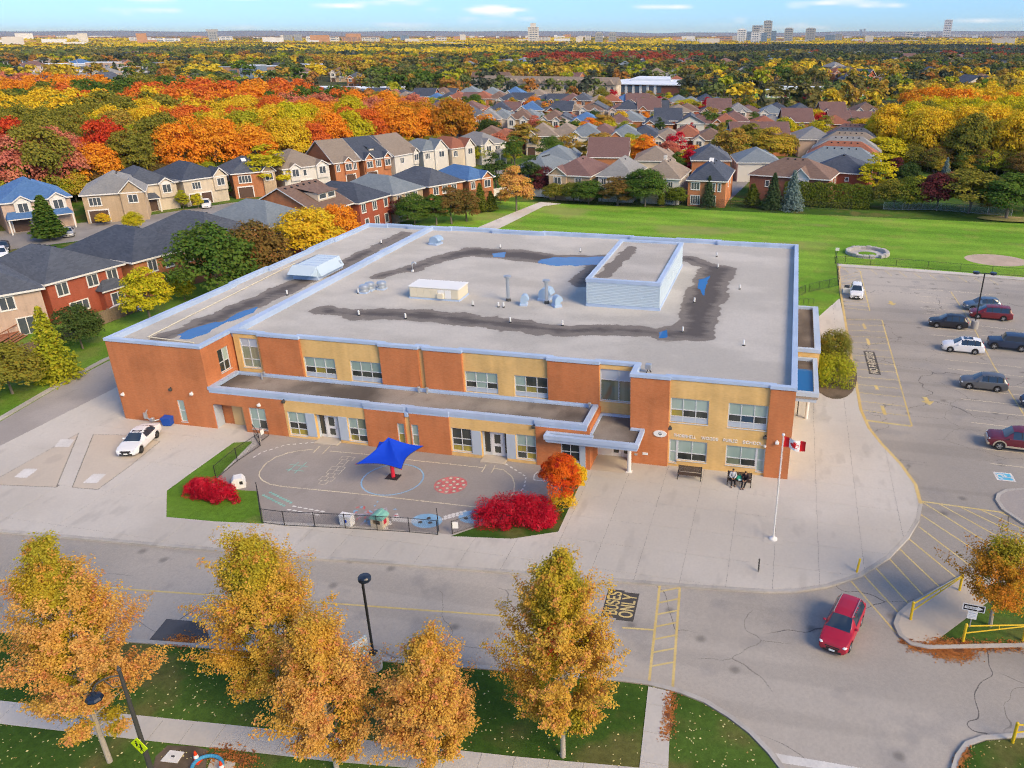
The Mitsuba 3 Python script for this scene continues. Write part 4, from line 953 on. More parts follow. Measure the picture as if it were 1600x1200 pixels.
def goose(x, y, h, r, rot, lab):
  k = uniq('gooseneck_pipe'); tag(k, lab, 'vent pipe')
  pts = [(0, 0, RZ)] + [(0, 0, RZ + h * .75)] + [(.22 - .22 * math.cos(t), 0, RZ + h * .75 + .22 * math.sin(t)) for t in np.linspace(.3, PI, 7)] + [(.44, 0, RZ + h * .62)]
  put(k + '__pipe', MB().tube(pts, r, 8), 'galvanised', M=M4(x, y, 0, rot)); put(k + '__flashing', MB().cyl(x, y, RZ - .02, RZ + .18, r * 1.9, r * 1.4, 10), 'white_paint')
goose(*(-42.76,85.3), 1.2, .09, .3, 'bent grey vent pipe standing alone on the roof left of the beige box')
goose(*(-51.9,84.15), 1.1, .09, .2, 'bent pale vent pipe beside the big air handler')
for (x, y), lab in (((-44.17,76.14), 'leftmost of three squat silver mushroom vents'), ((-44.01,77.15), 'middle of three squat silver mushroom vents'), ((-42.9,77.77), 'rightmost of three squat silver mushroom vents')):
  k = uniq('mushroom_vent'); tag(k, lab, 'roof vent', 'silver mushroom vents on the roof')
  put(k + '__cap', MB().lathe([(0, 1.05), (.42, 1.0), (.55, .85), (.55, .7), (.4, .62), (.4, .5), (.52, .48), (.52, .3), (.35, .22)], 0, 0, 18), 'galvanised', M=M4(x, y, RZ - .1), smooth=40)
  put(k + '__kerb', MB().bbox(x - .45, y - .45, RZ - .05, x + .45, y + .45, RZ + .2, .03), 'coping')
for (x, y), h, lab in (((-27.82,76.82), 2.6, 'tall dark banded flue stack left of the blue vents'), ((-23.58,76.85), 2.4, 'tall banded flue stack between the blue vents')):
  k = uniq('flue_stack'); tag(k, lab, 'flue')
  put(k + '__stack', MB().cyl(x, y, RZ, RZ + h, .16, .16, 12), 'dark_metal')
  put(k + '__cap', MB().cyl(x, y, RZ + h, RZ + h + .14, .4, .4, 14).cyl(x, y, RZ + h + .14, RZ + h + .24, .36, .1, 14), 'galvanised')
  put(k + '__sleeve', MB().cyl(x, y, RZ + .3, RZ + h - .02, .185, .185, 12), 'galvanised')
  put(k + '__collar', MB().cyl(x, y, RZ - .02, RZ + .3, .3, .22, 12), 'dark_metal')
for (x, y), w, h, rot, lab in (((-26.07,75.75), .75, 1.2, .2, 'small blue-grey hooded vent with a dark slot'), ((-24.66,78.21), 1.25, 1.4, -.1, 'large blue-grey hooded vent behind the second flue'), ((-22.53,75.87), .8, 1.25, .7, 'blue-grey hooded vent turned to the right of the second flue'), ((-46.13,98.57), 1.3, 1.2, -.2, 'blue-grey hooded vent near the back edge of the roof')):
  k = uniq('hooded_vent'); tag(k, lab, 'roof vent')
  pr = [(0, 0), (0, h * .55)] + [(w * .55 - w * .55 * math.cos(t), h * .55 + h * .42 * math.sin(t)) for t in np.linspace(.3, 2.4, 7)] + [(w * 1.15, h * .5), (w * .75, h * .42), (w * .75, 0)]
  put(k + '__hood', MB().wall(Polygon(pr).buffer(0), 'y', -w / 2, w / 2), 'vent_blue', M=M4(x, y, RZ, rot))
  put(k + '__kerb', MB().bbox(-.1, -w * .6, -.04, w * .95, w * .6, .24, .03), 'coping', M=M4(x, y, RZ, rot))
  put(k + '__mouth', MB().box(w * .86, -w * .35, h * .48, w * 1.02, w * .35, h * .56), 'black_metal', M=M4(x, y, RZ, rot))
vents = [(-40.93,68.96), (-35.9,69.06), (-44.7,75.78), (-30.86,74.36), (-28.11,74.53), (-27.56,74.55), (-25.34,70.21), (-20.08,70.41), (-8.43,71.12), (-8.43,80.43), (-7.25,94.61), (-4.08,86.35), (-25.45,98.53), (-36.3,98.22), (-52.86,97.09), (-51.95,73.58), (-7.91,100.07), (-2.55,68.76)]
vl = ['in the front dark stain near its left end', 'in the front dark stain, second from the left', 'just left of the mushroom vents', 'right of the beige box', 'left one of the pair before the first flue', 'right one of the pair before the first flue', 'in the front stain below the first flue', 'in the front stain below the blue vents', 'at the stain corner before the penthouse', 'in the stain right of the penthouse', 'at the far end of the right stain', 'on dry gravel right of the stain', 'at the back behind the blue puddle', 'in the back stain left of the puddle', 'in the damp stain of the west wing far end', 'in the damp stain below the air handler', 'at the back right of the penthouse', 'near the front right corner of the roof']
for (x, y), lab in zip(vents, vl):
  k = uniq('vent_pipe'); tag(k, 'short white vent pipe ' + lab, 'vent pipe', 'short white vent pipes on the roof')
  put(k + '__pipe', MB().cyl(x, y, RZ, RZ + .55, .085, .085, 8), 'white_paint'); put(k + '__collar', MB().cyl(x, y, RZ - .02, RZ + .12, .16, .1, 8), 'black_metal')
k = 'roof_box'; bx_, by_ = -10.0, 60.6
tag(k, 'small grey box and bracket at the inner corner of the parapet over the entrance', 'roof box')
put(k + '__box', MB().bbox(bx_ - .2, by_ - .2, RZ + .35, bx_ + .3, by_ + .25, RZ + .8, .04), 'galvanised'); put(k + '__leg', MB().tube([(bx_ - .1, by_ - .1, RZ), (bx_ + .05, by_, RZ + .4)], .04, 6).tube([(bx_ + .25, by_ + .2, RZ), (bx_ + .1, by_, RZ + .4)], .04, 6), 'black_metal')

# ------------------------------------------------------------------ play yard
k = 'shade_sail'
tag(k, 'bright blue square shade canopy on a single red post in the play yard', 'shade canopy')
sx_, sy_ = (-29.75,52.11)
put(k + '__post', MB().cyl(sx_, sy_, 0.0, 3.55, .17, .15, 16), 'post_red', smooth=40)
put(k + '__base_mat', MB().bbox(sx_ - .55, sy_ - .45, .02, sx_ + .55, sy_ + .45, .09, .03), 'black_metal')
corners = [(*(-31.1,52.98), 2.75), (*(-27.22,53.09), 2.75), (*(-27.42,49.39), 2.6), (*(-31.29,49.36), 2.6)]
peak = np.array([sx_, sy_, 3.75])
n_ = 14
V, Fq = [], []
C4 = np.array(corners)
for q in range(4):
  A, Bc = C4[q], C4[(q + 1) % 4]
  base = len(V)
  for i in range(n_ + 1):
    for j in range(n_ + 1):
      t, s = i / n_, j / n_
      e = A * (1 - s) + Bc * s
      sag = 4 * s * (1 - s)
      mid = (C4.mean(0) * 1.0 - e); mid[2] = 0
      e = e + mid * 0.24 * sag
      pnt = e * (1 - t) + peak * t
      pnt[2] -= 0.38 * math.sin(PI * t) * (0.55 + .45 * sag) * (1 - t * .3)
      V.append(pnt)
  for i in range(n_):
    for j in range(n_):
      a = base + i * (n_ + 1) + j
      Fq.append([a, a + 1, a + n_ + 2, a + n_ + 1])
sail_t = trimesh.Trimesh(np.array(V), np.vstack([np.array(Fq)[:, [0, 1, 2]], np.array(Fq)[:, [0, 2, 3]]]), process=True)
put(k + '__canopy', (np.array(sail_t.vertices), np.array(sail_t.faces)), 'fabric_blue', smooth=30)
for c in corners: put(k + '__arm', MB().tube([(sx_, sy_, 3.1), (sx_ * .5 + c[0] * .5, sy_ * .5 + c[1] * .5, c[2] * .5 + 3.1 * .5 - .42), (c[0], c[1], c[2] - .03)], .045, 8), 'post_red')
put(k + '__edge_cable', MB().tube([tuple(V[q * (n_ + 1) ** 2 + j] - np.array([0, 0, .015])) for q in range(4) for j in range(n_ + 1)], .025, 5), 'dark_metal')


def chain_fence(name, pts, h, lab, m='black_metal', post_gap=2.6, mid=True, cat='fence', mesh_gap=0.14, wire=0.006, pr=.035, post_m=None):
  """posts, rails and woven wire, each post and rail a part"""
  k = uniq(name); tag(k, lab, cat)
  wires = MB()
  P = [np.array(p, float) for p in pts]
  for a, b in zip(P[:-1], P[1:]):
    L = float(np.linalg.norm(b - a)); n = max(1, round(L / post_gap))
    for i in range(n + 1):
      if i == 0 and a is not P[0]: continue
      q = a + (b - a) * i / n
      put(k + '__post', MB().cyl(q[0], q[1], -.05, h + .06, pr, pr, 8), post_m or m)
    A, Bv = (*a, h), (*b, h)
    put(k + '__rail', MB().tube([A, Bv], pr * .7, 6), post_m or m)
    if mid: put(k + '__rail', MB().tube([(*a, .06), (*b, .06)], pr * .6, 6), m)
    d = (b - a) / L
    m_ = int((L + h) / mesh_gap)
    for i in range(m_):
      for sgn in (1, -1):
        s0 = i * mesh_gap - h
        t0, t1 = max(s0, 0), min(s0 + h, L)
        if t1 - t0 < .05: continue
        z0, z1 = (t0 - s0, t1 - s0)
        if sgn < 0: z0, z1 = h - z0, h - z1
        p0, p1 = a + d * t0, a + d * t1
        wires.add([(p0[0], p0[1], z0 - wire), (p0[0], p0[1], z0 + wire), (p1[0], p1[1], z1 + wire), (p1[0], p1[1], z1 - wire)], [[0, 1, 2, 3]])
  put(k + '__wire_mesh', wires, m, kind='stuff')
  return k


chain_fence('yard_fence', [(-36.3,43.79), (-34.43,43.81), (-29.8,44.45), (-24.93,45.01), (-22.77,45.15)], 1.25, 'low black fence along the street side of the play yard')
chain_fence('yard_fence', [(-43.84,54.62), (-44.08,51.71), (-43.88,48.67)], 1.25, 'black fence along the grass left of the play yard')
chain_fence('yard_fence', [(-36.3,43.79), (-38.84,47.03)], 1.25, 'short black fence at the left front corner of the play yard', post_gap=5)
chain_fence('yard_fence', [(-21.77,45.5), (-20.29,46.98)], 1.1, 'short black fence between the gate opening and the red hedge', post_gap=2)
def gate(a, b, h, lab, sign=False):
  k = uniq('yard_gate'); tag(k, lab, 'gate')
  a, b = np.array(a), np.array(b)
  put(k + '__frame', MB().tube([(*a, .1), (*a, h), (*b, h), (*b, .1), (*a, .1)], .03, 6), 'black_metal')
  put(k + '__brace', MB().tube([(*a, h * .55), (*b, h * .55)], .02, 6), 'black_metal')
  n = 9
  w = MB()
  for i in range(1, n): q = a + (b - a) * i / n; w.tube([(*q, .1), (*q, h)], .008, 4, cap=False)
  put(k + '__bars', w, 'black_metal')
  if sign:
    c = a * .75 + b * .25; d = (b - a) / np.linalg.norm(b - a)
    put(k + '__sign', MB().box(-.22, -.03, .6, .22, 0.03, 1.05), 'white_paint', M=M4(c[0], c[1], 0, math.atan2(d[1], d[0])))
gate((-22.81,45.48), (-23.42,46.64), 1.3, 'black gate standing open beside the play yard gap', False)
gate((-44.25,55.41), (-44.22,56.44), 1.35, 'black gate with a white notice by the brick wall', True)
gate((-43.84,54.62), (-45.32,55.94), 1.35, 'black gate leaf left of the play yard entry')
put('yard_notice', MB().box(-.25, -.02, .45, .25, .02, 1.0), 'white_paint', 'small white notice on the short fence right of the gate gap', 'notice', M=M4(*(-21.59,45.62), 0, .3))
# playhouse and white box
k = 'playhouse'; hx, hy = (-27.52,44.95); tag(k, 'tan plastic playhouse with a mint green roof behind the fence', 'playhouse')
put(k + '__wall', MB().wall(R(-.75, 0, .75, 1.15).difference(R(-.45, .5, .45, 1.0)), 'y', 0, .08).box(-.75, .08, 0, -.67, 1.3, 1.15).box(.67, .08, 0, .75, 1.3, 1.15).box(-.67, 1.22, 0, .67, 1.3, 1.15), 'paint_cream', M=M4(hx, hy, .02, -.08, s=.68))
put(k + '__roof', MB().wall(Polygon([(-.85, 1.12), (-.8, 1.3), (-.5, 1.55), (-.2, 1.6), (-.15, 1.75), (.15, 1.75), (.2, 1.6), (.5, 1.55), (.8, 1.3), (.85, 1.12)]), 'y', -.08, 1.38), 'paint_teal', 'rounded mint green plastic roof', M=M4(hx, hy, .02, -.08, s=.68))
put(k + '__window_bar', MB().box(-.45, .03, .73, .45, .06, .77).box(-.02, .03, .5, .02, .06, 1.0), 'wood_fence', M=M4(hx, hy, .02, -.08, s=.68))
put(k + '__shutter', MB().box(.76, .3, .5, .82, .75, 1.05), 'post_red', 'red plastic shutter', M=M4(hx, hy, .02, -.08, s=.68))
put(k + '__inner_floor', MB().box(-.66, .1, 0, .66, 1.2, .05), 'wood_fence', M=M4(hx, hy, .02, -.08, s=.68))
k = 'play_kitchen'; hx, hy = (-29.93,44.68); tag(k, 'white plastic play box with a small blue logo behind the fence', 'toy box')
put(k + '__body', MB().bbox(-.65, 0, 0, .65, .7, 1.05, .06), 'white_paint', M=M4(hx, hy, .02, -.08, s=.78))
put(k + '__badge', MB().wall(Polygon(arc(.1, .6, .12, .17, 0, 2 * PI, 14)), 'y', -.02, .02), 'fabric_blue', M=M4(hx, hy, .02, -.08, s=.78))
put(k + '__lid', MB().bbox(-.68, -.03, 1.04, .68, .74, 1.12, .03), 'white_paint', M=M4(hx, hy, .02, -.08, s=.78))
k = 'toy_house'; hx, hy = (-41.07,47.74); tag(k, 'white plastic toy house half hidden behind the red shrub', 'toy house')
put(k + '__shell', MB().wall(Polygon([(-.6, 0), (-.6, .7), (-.35, 1.05), (.35, 1.05), (.6, .7), (.6, 0)]).difference(R(.1, .35, .4, .75)), 'y', 0, 1.0), 'white_paint', M=M4(hx, hy, .02, .6, s=.85))
put(k + '__opening', MB().box(.1, .1, .35, .4, .95, .75), 'black_metal', M=M4(hx, hy, .02, .6, s=.85))
k = 'recycling_cart'; hx, hy = (-54.77,56.51); tag(k, 'blue wheeled bin against the tall brick wall', 'bin')
put(k + '__body', MB().add(*(lambda t: (t.vertices, t.faces))(trimesh.convex.convex_hull(np.array([(x * s, y * s, z) for z, s in ((.05, .36), (.75, .46)) for x in (-1, 1) for y in (-1, 1)])))), 'bin_blue', M=M4(hx, hy, .03, .2))
put(k + '__lid', MB().bbox(-.5, -.52, .75, .5, .48, .86, .05), 'bin_blue', M=M4(hx, hy, .03, .2))
for s in (-.3, .3): put(k + '__wheel', MB().tube([(s - .04, .42, .12), (s + .04, .42, .12)], .11, 10), 'black_metal', M=M4(hx, hy, .03, .2))

# ------------------------------------------------------------------ benches, people, flag
def bench(c, rot, lab):
  k = uniq('bench'); tag(k, lab, 'bench', 'dark slatted benches before the yellow wall')
  W = 1.85
  M = M4(c[0], c[1], .03, rot)
  for i in range(6): put(k + '__slat', MB().box(-W / 2, -.25 + i * .085, .43, W / 2, -.18 + i * .085, .46), 'bench_slat', M=M)
  for i in range(6): put(k + '__slat', MB().box(-W / 2, .27 + i * .016, .50 + i * .085, W / 2, .30 + i * .016, .57 + i * .085), 'bench_slat', M=M)
  for s in (-1, 1):
    x = s * (W / 2 + .02)
    put(k + '__leg', MB().tube([(x, -.28, 0), (x, -.24, .42)], .035, 6), 'black_metal', M=M)
    put(k + '__leg', MB().tube([(x, .32, 0), (x, .27, .45), (x, .38, 1.02)], .035, 6), 'black_metal', M=M)
    put(k + '__armrest', MB().tube([(x, -.24, .42), (x, -.26, .64), (x, .3, .66)], .03, 6), 'black_metal', M=M)
  return k
mat('bench_slat', (.085, .058, .045), .6)
# front feet of the benches: 1060..1092 and 1137..1170
b1a, b1b = np.array((-6.62,56.85)), np.array((-4.87,56.87))
b2a, b2b = np.array((-2.55,56.81)), np.array((-0.81,56.73))
bench((b1a + b1b) / 2 + [0, .28], 0.0, 'empty dark bench left of the seated people')
bench((b2a + b2b) / 2 + [0, .28], 0.0, 'dark bench with two people sitting on it')


def limb_body(chains, fine=.03, smooth=6):
  """one continuous surface: hulls of spheres along every bone, joined and smoothed"""
  sph = lambda p, r: manifold3d.Manifold.sphere(r, 14).translate([float(v) for v in p])
  parts = []
  for ch in chains:
    for (p0, r0), (p1, r1) in zip(ch[:-1], ch[1:]):
      parts.append(manifold3d.Manifold.batch_hull([sph(p0, r0), sph(p1, r1)]))
  m = manifold3d.Manifold.batch_boolean(parts, manifold3d.OpType.Add).refine_to_length(fine).to_mesh()
  t = trimesh.Trimesh(m.vert_properties[:, :3], m.tri_verts, process=True)
  trimesh.smoothing.filter_taubin(t, iterations=smooth)
  return np.array(t.vertices), np.array(t.faces)


mat('skin', (.42, .24, .16), .6); mat('hair', (.02, .014, .01), .7); mat('shirt_pale', ground_fn((.42, .44, .48), (.52, .54, .58), (.36, .38, .42), 6, .03), .85)
mat('jacket_dark', (.022, .014, .02), .8); mat('trousers_black', (.015, .015, .018), .8); mat('shoe', (.012, .011, .011), .6); mat('bag_green', (.02, .28, .17), .5); mat('bag_pale', (.50, .66, .62), .6)


def seated_person(c, rot, lab, top, lean, foot, hands_lap):
  k = uniq('person'); tag(k, lab, 'person')
  M = M4(c[0], c[1], .03, rot)
  fl, fr = foot
  sy = .10 - 0
  hipz, sh = .56, 1.02
  shy = .10 - lean
  P = lambda *a: np.array(a, float)
  neck = P(0, shy - .01, sh + .08); head = P(0, shy - .04 - lean * .25, sh + .24)
  kn = [P(-.13, -.38, .54), P(.13, -.38, .54)]
  ank = [P(-.13 + fl[0], -.42 + fl[1], .09), P(.13 + fr[0], -.42 + fr[1], .09)]
  el = [P(-.27, shy - .08, .78), P(.27, shy - .08, .78)]
  wr = [P(-.12, shy - .33, .66 + hands_lap), P(.12, shy - .33, .66 + hands_lap)]
  chains = [[(P(0, .1, hipz), .14), (P(0, (.1 + shy) / 2, .8), .125), (P(0, shy, sh - .05), .13), (neck, .06), (head, .085)],
              [(P(-.16, shy, sh), .065), (P(.16, shy, sh), .065)]]
  for s in (0, 1):
    chains.append([(P((-.1, .1)[s], .08, hipz), .1), (kn[s], .07), (ank[s], .045), (ank[s] + P(0, -.17, -.04), .04)])
    chains.append([(P((-.18, .18)[s], shy, sh), .062), (el[s], .048), (wr[s], .035)])
  put(k + '__body', limb_body(chains, .035), 'skin', smooth=True)
  # head with face
  hd = trimesh.creation.icosphere(3, 1.0); v = np.array(hd.vertices) * [.078, .098, .118]
  v[:, 1] -= .012 * np.exp(-((v[:, 0] / .03) ** 2 + ((v[:, 2] + .01) / .035) ** 2)) * (v[:, 1] < 0) * 1.6
  v[:, 0] *= 1 - .25 * np.clip(-v[:, 2] / .118, 0, 1)
  put(k + '__head', (v + head, np.array(hd.faces)), 'skin', M=None, smooth=True) if False else put(k + '__head', MB().add(v + head, hd.faces), 'skin', M=M, smooth=True)
  hv = np.array(hd.vertices); keep = (hv[hd.faces].mean(1)[:, 2] > .15) | ((hv[hd.faces].mean(1)[:, 1] > .15) & (hv[hd.faces].mean(1)[:, 2] > -.45))
  put(k + '__hair', MB().add(np.array(hd.vertices) * [.086, .107, .128] + head + [0, .006, .008], hd.faces[keep]), 'hair', M=M, smooth=True)
  fc = MB()
  for s in (-1, 1):
    e = trimesh.creation.icosphere(1, .011); fc.add(e.vertices + head + [s * .03, -.09, .01], e.faces)
  put(k + '__eyes', fc, 'hair', M=M)
  put(k + '__mouth', MB().box(head[0] - .02, head[1] - .096, head[2] - .052, head[0] + .02, head[1] - .085, head[2] - .044), 'post_red', M=M)
  # clothes
  tc = [[(P(0, .1, hipz + .02), .155), (P(0, (.1 + shy) / 2, .8), .145), (P(0, shy, sh - .05), .15)], [(P(-.16, shy, sh), .08), (P(.16, shy, sh), .08)]]
  for s in (0, 1): tc.append([(P((-.18, .18)[s], shy, sh), .078), (el[s], .062), (wr[s] + P(0, .03, .01), .05)])
  put(k + '__top', limb_body(tc, .04), top, M=M, smooth=True) if False else put(k + '__top', MB().add(*limb_body(tc, .04)), top, M=M, smooth=True)
  lc = [[(P(-.1, .08, hipz), .13), (P(.1, .08, hipz), .13)]]
  for s in (0, 1): lc.append([(P((-.1, .1)[s], .08, hipz), .115), (kn[s], .085), (ank[s] + P(0, 0, .03), .06)])
  put(k + '__trousers', MB().add(*limb_body(lc, .04)), 'trousers_black', M=M, smooth=True)
  for s in (0, 1):
    put(k + '__shoe', MB().add(*limb_body([[(ank[s] + P(0, .03, -.035), .05), (ank[s] + P(0, -.1, -.045), .05), (ank[s] + P(0, -.19, -.05), .04)]], .03)), 'shoe', M=M, smooth=True)
    w = wr[s]; d = P((.06, -.06)[s], -.07, -.02); d /= np.linalg.norm(d)
    hc = [[(w, .03), (w + d * .05, .034), (w + d * .085, .033)]]
    sd = np.cross(d, P(0, 0, 1)); sd /= np.linalg.norm(sd)
    for i, L in enumerate((.062, .072, .068, .052)):
      b0 = w + d * .085 + sd * (i - 1.5) * .019
      hc.append([(b0, .0095), (b0 + d * L * .5 + P(0, 0, -.012), .009), (b0 + d * L * .85 + P(0, 0, -.035), .0075)])
    hc.append([(w + d * .03 + sd * (-.03, .03)[s], .011), (w + d * .07 + sd * (-.055, .055)[s] + P(0, 0, .005), .009)])
    put(k + '__hand', MB().add(*limb_body(hc, .008, 3)), 'skin', M=M, smooth=True)
  # the bare skin body in the same place
  sk = scene[k + '__body']; sk['to_world'] = T(M.tolist())
bc2 = (b2a + b2b) / 2 + [0, .28]
seated_person((bc2[0] - .52, bc2[1] + .02), .12, 'person in a pale grey top sitting at the left end of the bench', 'shirt_pale', -.0, ((-.0, -.05), (.04, .12)), .02)
seated_person((bc2[0] + .50, bc2[1] + .02), -.25, 'person in dark clothes leaning forward at the right end of the bench', 'jacket_dark', .16, ((.02, -.22), (-.08, -.15)), .0)
k = 'shopping_bag'; tag(k, 'green bag standing on the bench between the two people', 'bag')
gb = trimesh.convex.convex_hull(np.array([(x * a, y * b_, z) for z, a, b_ in ((0, .2, .12), (.12, .23, .15), (.3, .16, .05), (.36, .12, .02)) for x in (-1, 1) for y in (-1, 1)]))
put(k + '__sack', MB().add(gb.vertices, gb.faces), 'bag_green', M=M4(bc2[0], bc2[1] + .05, .5))
put(k + '__handle', MB().tube([(.1 * math.cos(t), 0, .34 + .12 * math.sin(t)) for t in np.linspace(0, PI, 9)], .012, 5), 'bag_green', M=M4(bc2[0], bc2[1] + .05, .5))
put('paper_bag', MB().bbox(-.16, -.1, 0, .14, .06, .17, .05), 'bag_pale', 'pale crumpled bag in front of the green bag on the bench', 'bag', M=M4(bc2[0] + .05, bc2[1] - .12, .5, .2))

k = 'flagpole'; fx, fy = (1.27,49.89); tag(k, 'tall slim white flagpole on the forecourt', 'flagpole')
put(k + '__pole', MB().tube([(fx, fy, 0), (fx, fy, 8.45)], [.065, .04], 10), 'white_trim')
put(k + '__ball', MB().lathe([(0, -.11), (.08, -.08), (.115, 0), (.08, .08), (0, .11)], 0, 0, 12), 'white_paint', M=M4(fx, fy, 8.56))
put(k + '__base', MB().lathe([(.32, 0), (.3, .08), (.12, .2), (.08, .3)], 0, 0, 16), 'white_trim', M=M4(fx, fy, .03))
put(k + '__footing', MB().bbox(fx - .7, fy - .6, .0, fx + .7, fy + .6, .05, .01), 'concrete')
put(k + '__halyard', MB().tube([(fx + .07, fy - .03, 1.0), (fx + .07, fy - .03, 8.4)], .008, 4), 'white_paint')
k = 'flag'; tag(k, 'red and white maple leaf flag flying from the pole', 'flag')
FW, FH, FZ = 1.5, .78, 7.62


def wave(u, v): return np.array([fx + .07 + u * FW * .97, fy - .02 - .30 * u + .10 * math.sin(u * 8.5 + v), FZ + v * FH - .10 * u + .04 * math.sin(u * 7)])


def flag_part(name, poly, m, off=0.0):
  b = MB()
  if name == 'cloth' or name.startswith('band'):
    x0, z0, x1, z1 = poly
    nu = 14
    for s in (0, 1):
      v = [wave(x0 + (x1 - x0) * i / nu, j * 1.0) for i in range(nu + 1) for j in (0, .5, 1)]
      b.add(v, [[i * 3 + j, (i + 1) * 3 + j, (i + 1) * 3 + j + 1, i * 3 + j + 1] for i in range(nu) for j in (0, 1)]) if s == 0 else None
  else:
    v, f = trimesh.creation.triangulate_polygon(poly, engine='earcut')
    for s in (-1, 1): b.add([wave(a, c) + [0, s * .012, 0] for a, c in v], f)
  put('flag__' + name, b, m, smooth=name.startswith('band'))


flag_part('band', (0, 0, .25, 1), 'flag_red'); flag_part('band_white', (.25, 0, .75, 1), 'flag_white'); flag_part('band', (.75, 0, 1, 1), 'flag_red')
half = [(0, .46), (.09, .28), (.2, .34), (.17, .06), (.30, .19), (.33, .12), (.47, .15), (.42, 0), (.48, -.05), (.24, -.25), (.27, -.33), (.02, -.29), (.02, -.46)]
leafp = Polygon([(.5 + x * .42, .5 + y * .85) for x, y in half + [(-x, y) for x, y in half[::-1]]]).buffer(0)
flag_part('maple_leaf', leafp, 'flag_red')
mat('flag_red', (.62, .015, .02), .7); mat('flag_white', (.80, .79, .78), .7)

# ------------------------------------------------------------------ lamp posts, signs, barriers
k = 'lamp_post'; lx, ly = (-20.87,31.9); tag(k, 'black lamp post with one flat round head on a concrete drum at the lawn edge', 'lamp post')
put(k + '__footing', MB().lathe([(.42, -.1), (.42, 1.0), (.38, 1.05), (0, 1.05)], 0, 0, 24), 'stone_pale', M=M4(lx, ly, 0))
put(k + '__red_stripe', MB().lathe([(.424, .68), (.424, .76)], 0, 0, 24), 'paint_red', 'faded red stripe round the drum', M=M4(lx, ly, 0))
put(k + '__pole', MB().bbox(lx - .06, ly - .06, 1.15, lx + .06, ly + .06, 6.05, .015), 'black_metal')
put(k + '__base_plate', MB().bbox(lx - .2, ly - .2, 1.04, lx + .2, ly + .2, 1.2, .03), 'black_metal')
put(k + '__head', MB().lathe([(0, -.16), (.3, -.15), (.36, -.08), (.36, .1), (.3, .17), (0, .19)], 0, 0, 24), 'lamp_black', M=M4(lx - .02, ly + .28, 6.1))
put(k + '__arm', MB().tube([(lx, ly, 5.98), (lx - .02, ly + .2, 6.05)], .05, 8), 'black_metal')
mat('lamp_black', (.012, .02, .04), .25, .6)
k = uniq('lamp_post'); lx, ly = (-43.32,-957.11) if False else (24.53,101.96); tag(k, 'black lamp post with two heads on a concrete drum among the parked cars', 'lamp post')
put(k + '__footing', MB().lathe([(.45, -.1), (.45, 1.0), (.4, 1.05), (0, 1.05)], 0, 0, 20), 'stone_pale', M=M4(lx, ly, ROAD))
put(k + '__pole', MB().bbox(lx - .07, ly - .07, .9, lx + .07, ly + .07, 7.0, .015), 'black_metal')
put(k + '__crossarm', MB().tube([(lx - .95, ly, 6.95), (lx + .95, ly, 6.95)], .04, 6), 'black_metal')
for s in (-1, 1): put(k + '__head', MB().lathe([(0, -.14), (.34, -.13), (.4, -.06), (.4, .1), (.34, .16), (0, .18)], 0, 0, 18), 'lamp_black', M=M4(lx + s * .98, ly, 7.0))
k = 'street_lamp'; (lx, ly, LH), SH = (-26.35,21.33,8.48), (-26.35,21.33,4.23)[2]; tag(k, 'dark street lamp with a scrolled arm at the lower left', 'street lamp')
put(k + '__pole', MB().tube([(lx, ly, -.05), (lx, ly, 2.2), (lx, ly, LH)], [.13, .12, .075], 12), 'dark_metal')
put(k + '__base', MB().lathe([(.2, 0), (.2, .8), (.15, 1.0), (.15, 1.9), (.13, 2.1)], 0, 0, 12), 'dark_metal', M=M4(lx, ly, 0))
put(k + '__finial', MB().lathe([(.09, 0), (.1, .06), (.06, .12), (.05, .2), (0, .28)], 0, 0, 10), 'dark_metal', M=M4(lx, ly, LH - .02))
ad = np.array([-.72, -.69])
arm = [(lx + ad[0] * s, ly + ad[1] * s, LH - .32 + z) for s, z in ((0, 0), (.36, .12), (.65, .1), (.92, 0), (1.08, -.2), (1.14, -.42))]
put(k + '__arm', MB().tube(arm, .04, 8), 'dark_metal')
for s0, rr in ((.2, .12), (.48, .09)):
  put(k + '__scroll', MB().tube([(lx + ad[0] * (s0 + rr * (1 - t / 9) * math.cos(t)), ly + ad[1] * (s0 + rr * (1 - t / 9) * math.cos(t)), LH - .5 + rr * (1 - t / 9) * math.sin(t) * 1.1) for t in np.linspace(0, 7, 22)], .016, 5), 'dark_metal')
put(k + '__brace', MB().tube([(lx, ly, LH - .85), (lx + ad[0] * .4, ly + ad[1] * .4, LH - .8), (lx + ad[0] * .65, ly + ad[1] * .65, LH - .25)], .022, 6), 'dark_metal')
put(k + '__lantern', MB().lathe([(0, .2), (.1, .18), (.14, .05), (.3, -.04), (.36, -.14), (.36, -.2), (0, -.2)], 0, 0, 8), 'lamp_black', M=M4(lx + ad[0] * 1.15, ly + ad[1] * 1.15, LH - .86))
k = 'school_sign'; tag(k, 'fluorescent yellow-green diamond sign with walking children on the street lamp', 'sign')
mat('sign_lime', (.62, .80, .01), .5)
dm = Polygon([(0, -.46), (.46, 0), (0, .46), (-.46, 0)]).buffer(.03, join_style=1)
SM = M4(lx + .02, ly - .2, SH, -.12)
def signm(b): return b
put(k + '__panel', MB().wall(dm, 'y', -.012, .012), 'sign_lime', M=SM)
def walker(x, s):
  return unary_union([Point(x, .18 * s).buffer(.055 * s), LineString([(x, .1 * s), (x, -.06 * s)]).buffer(.05 * s), LineString([(x, -.06 * s), (x - .08 * s, -.24 * s)]).buffer(.028 * s), LineString([(x, -.06 * s), (x + .08 * s, -.24 * s)]).buffer(.028 * s), LineString([(x, .07 * s), (x + .11 * s, -.04 * s)]).buffer(.022 * s), LineString([(x, .07 * s), (x - .11 * s, -.03 * s)]).buffer(.022 * s)])
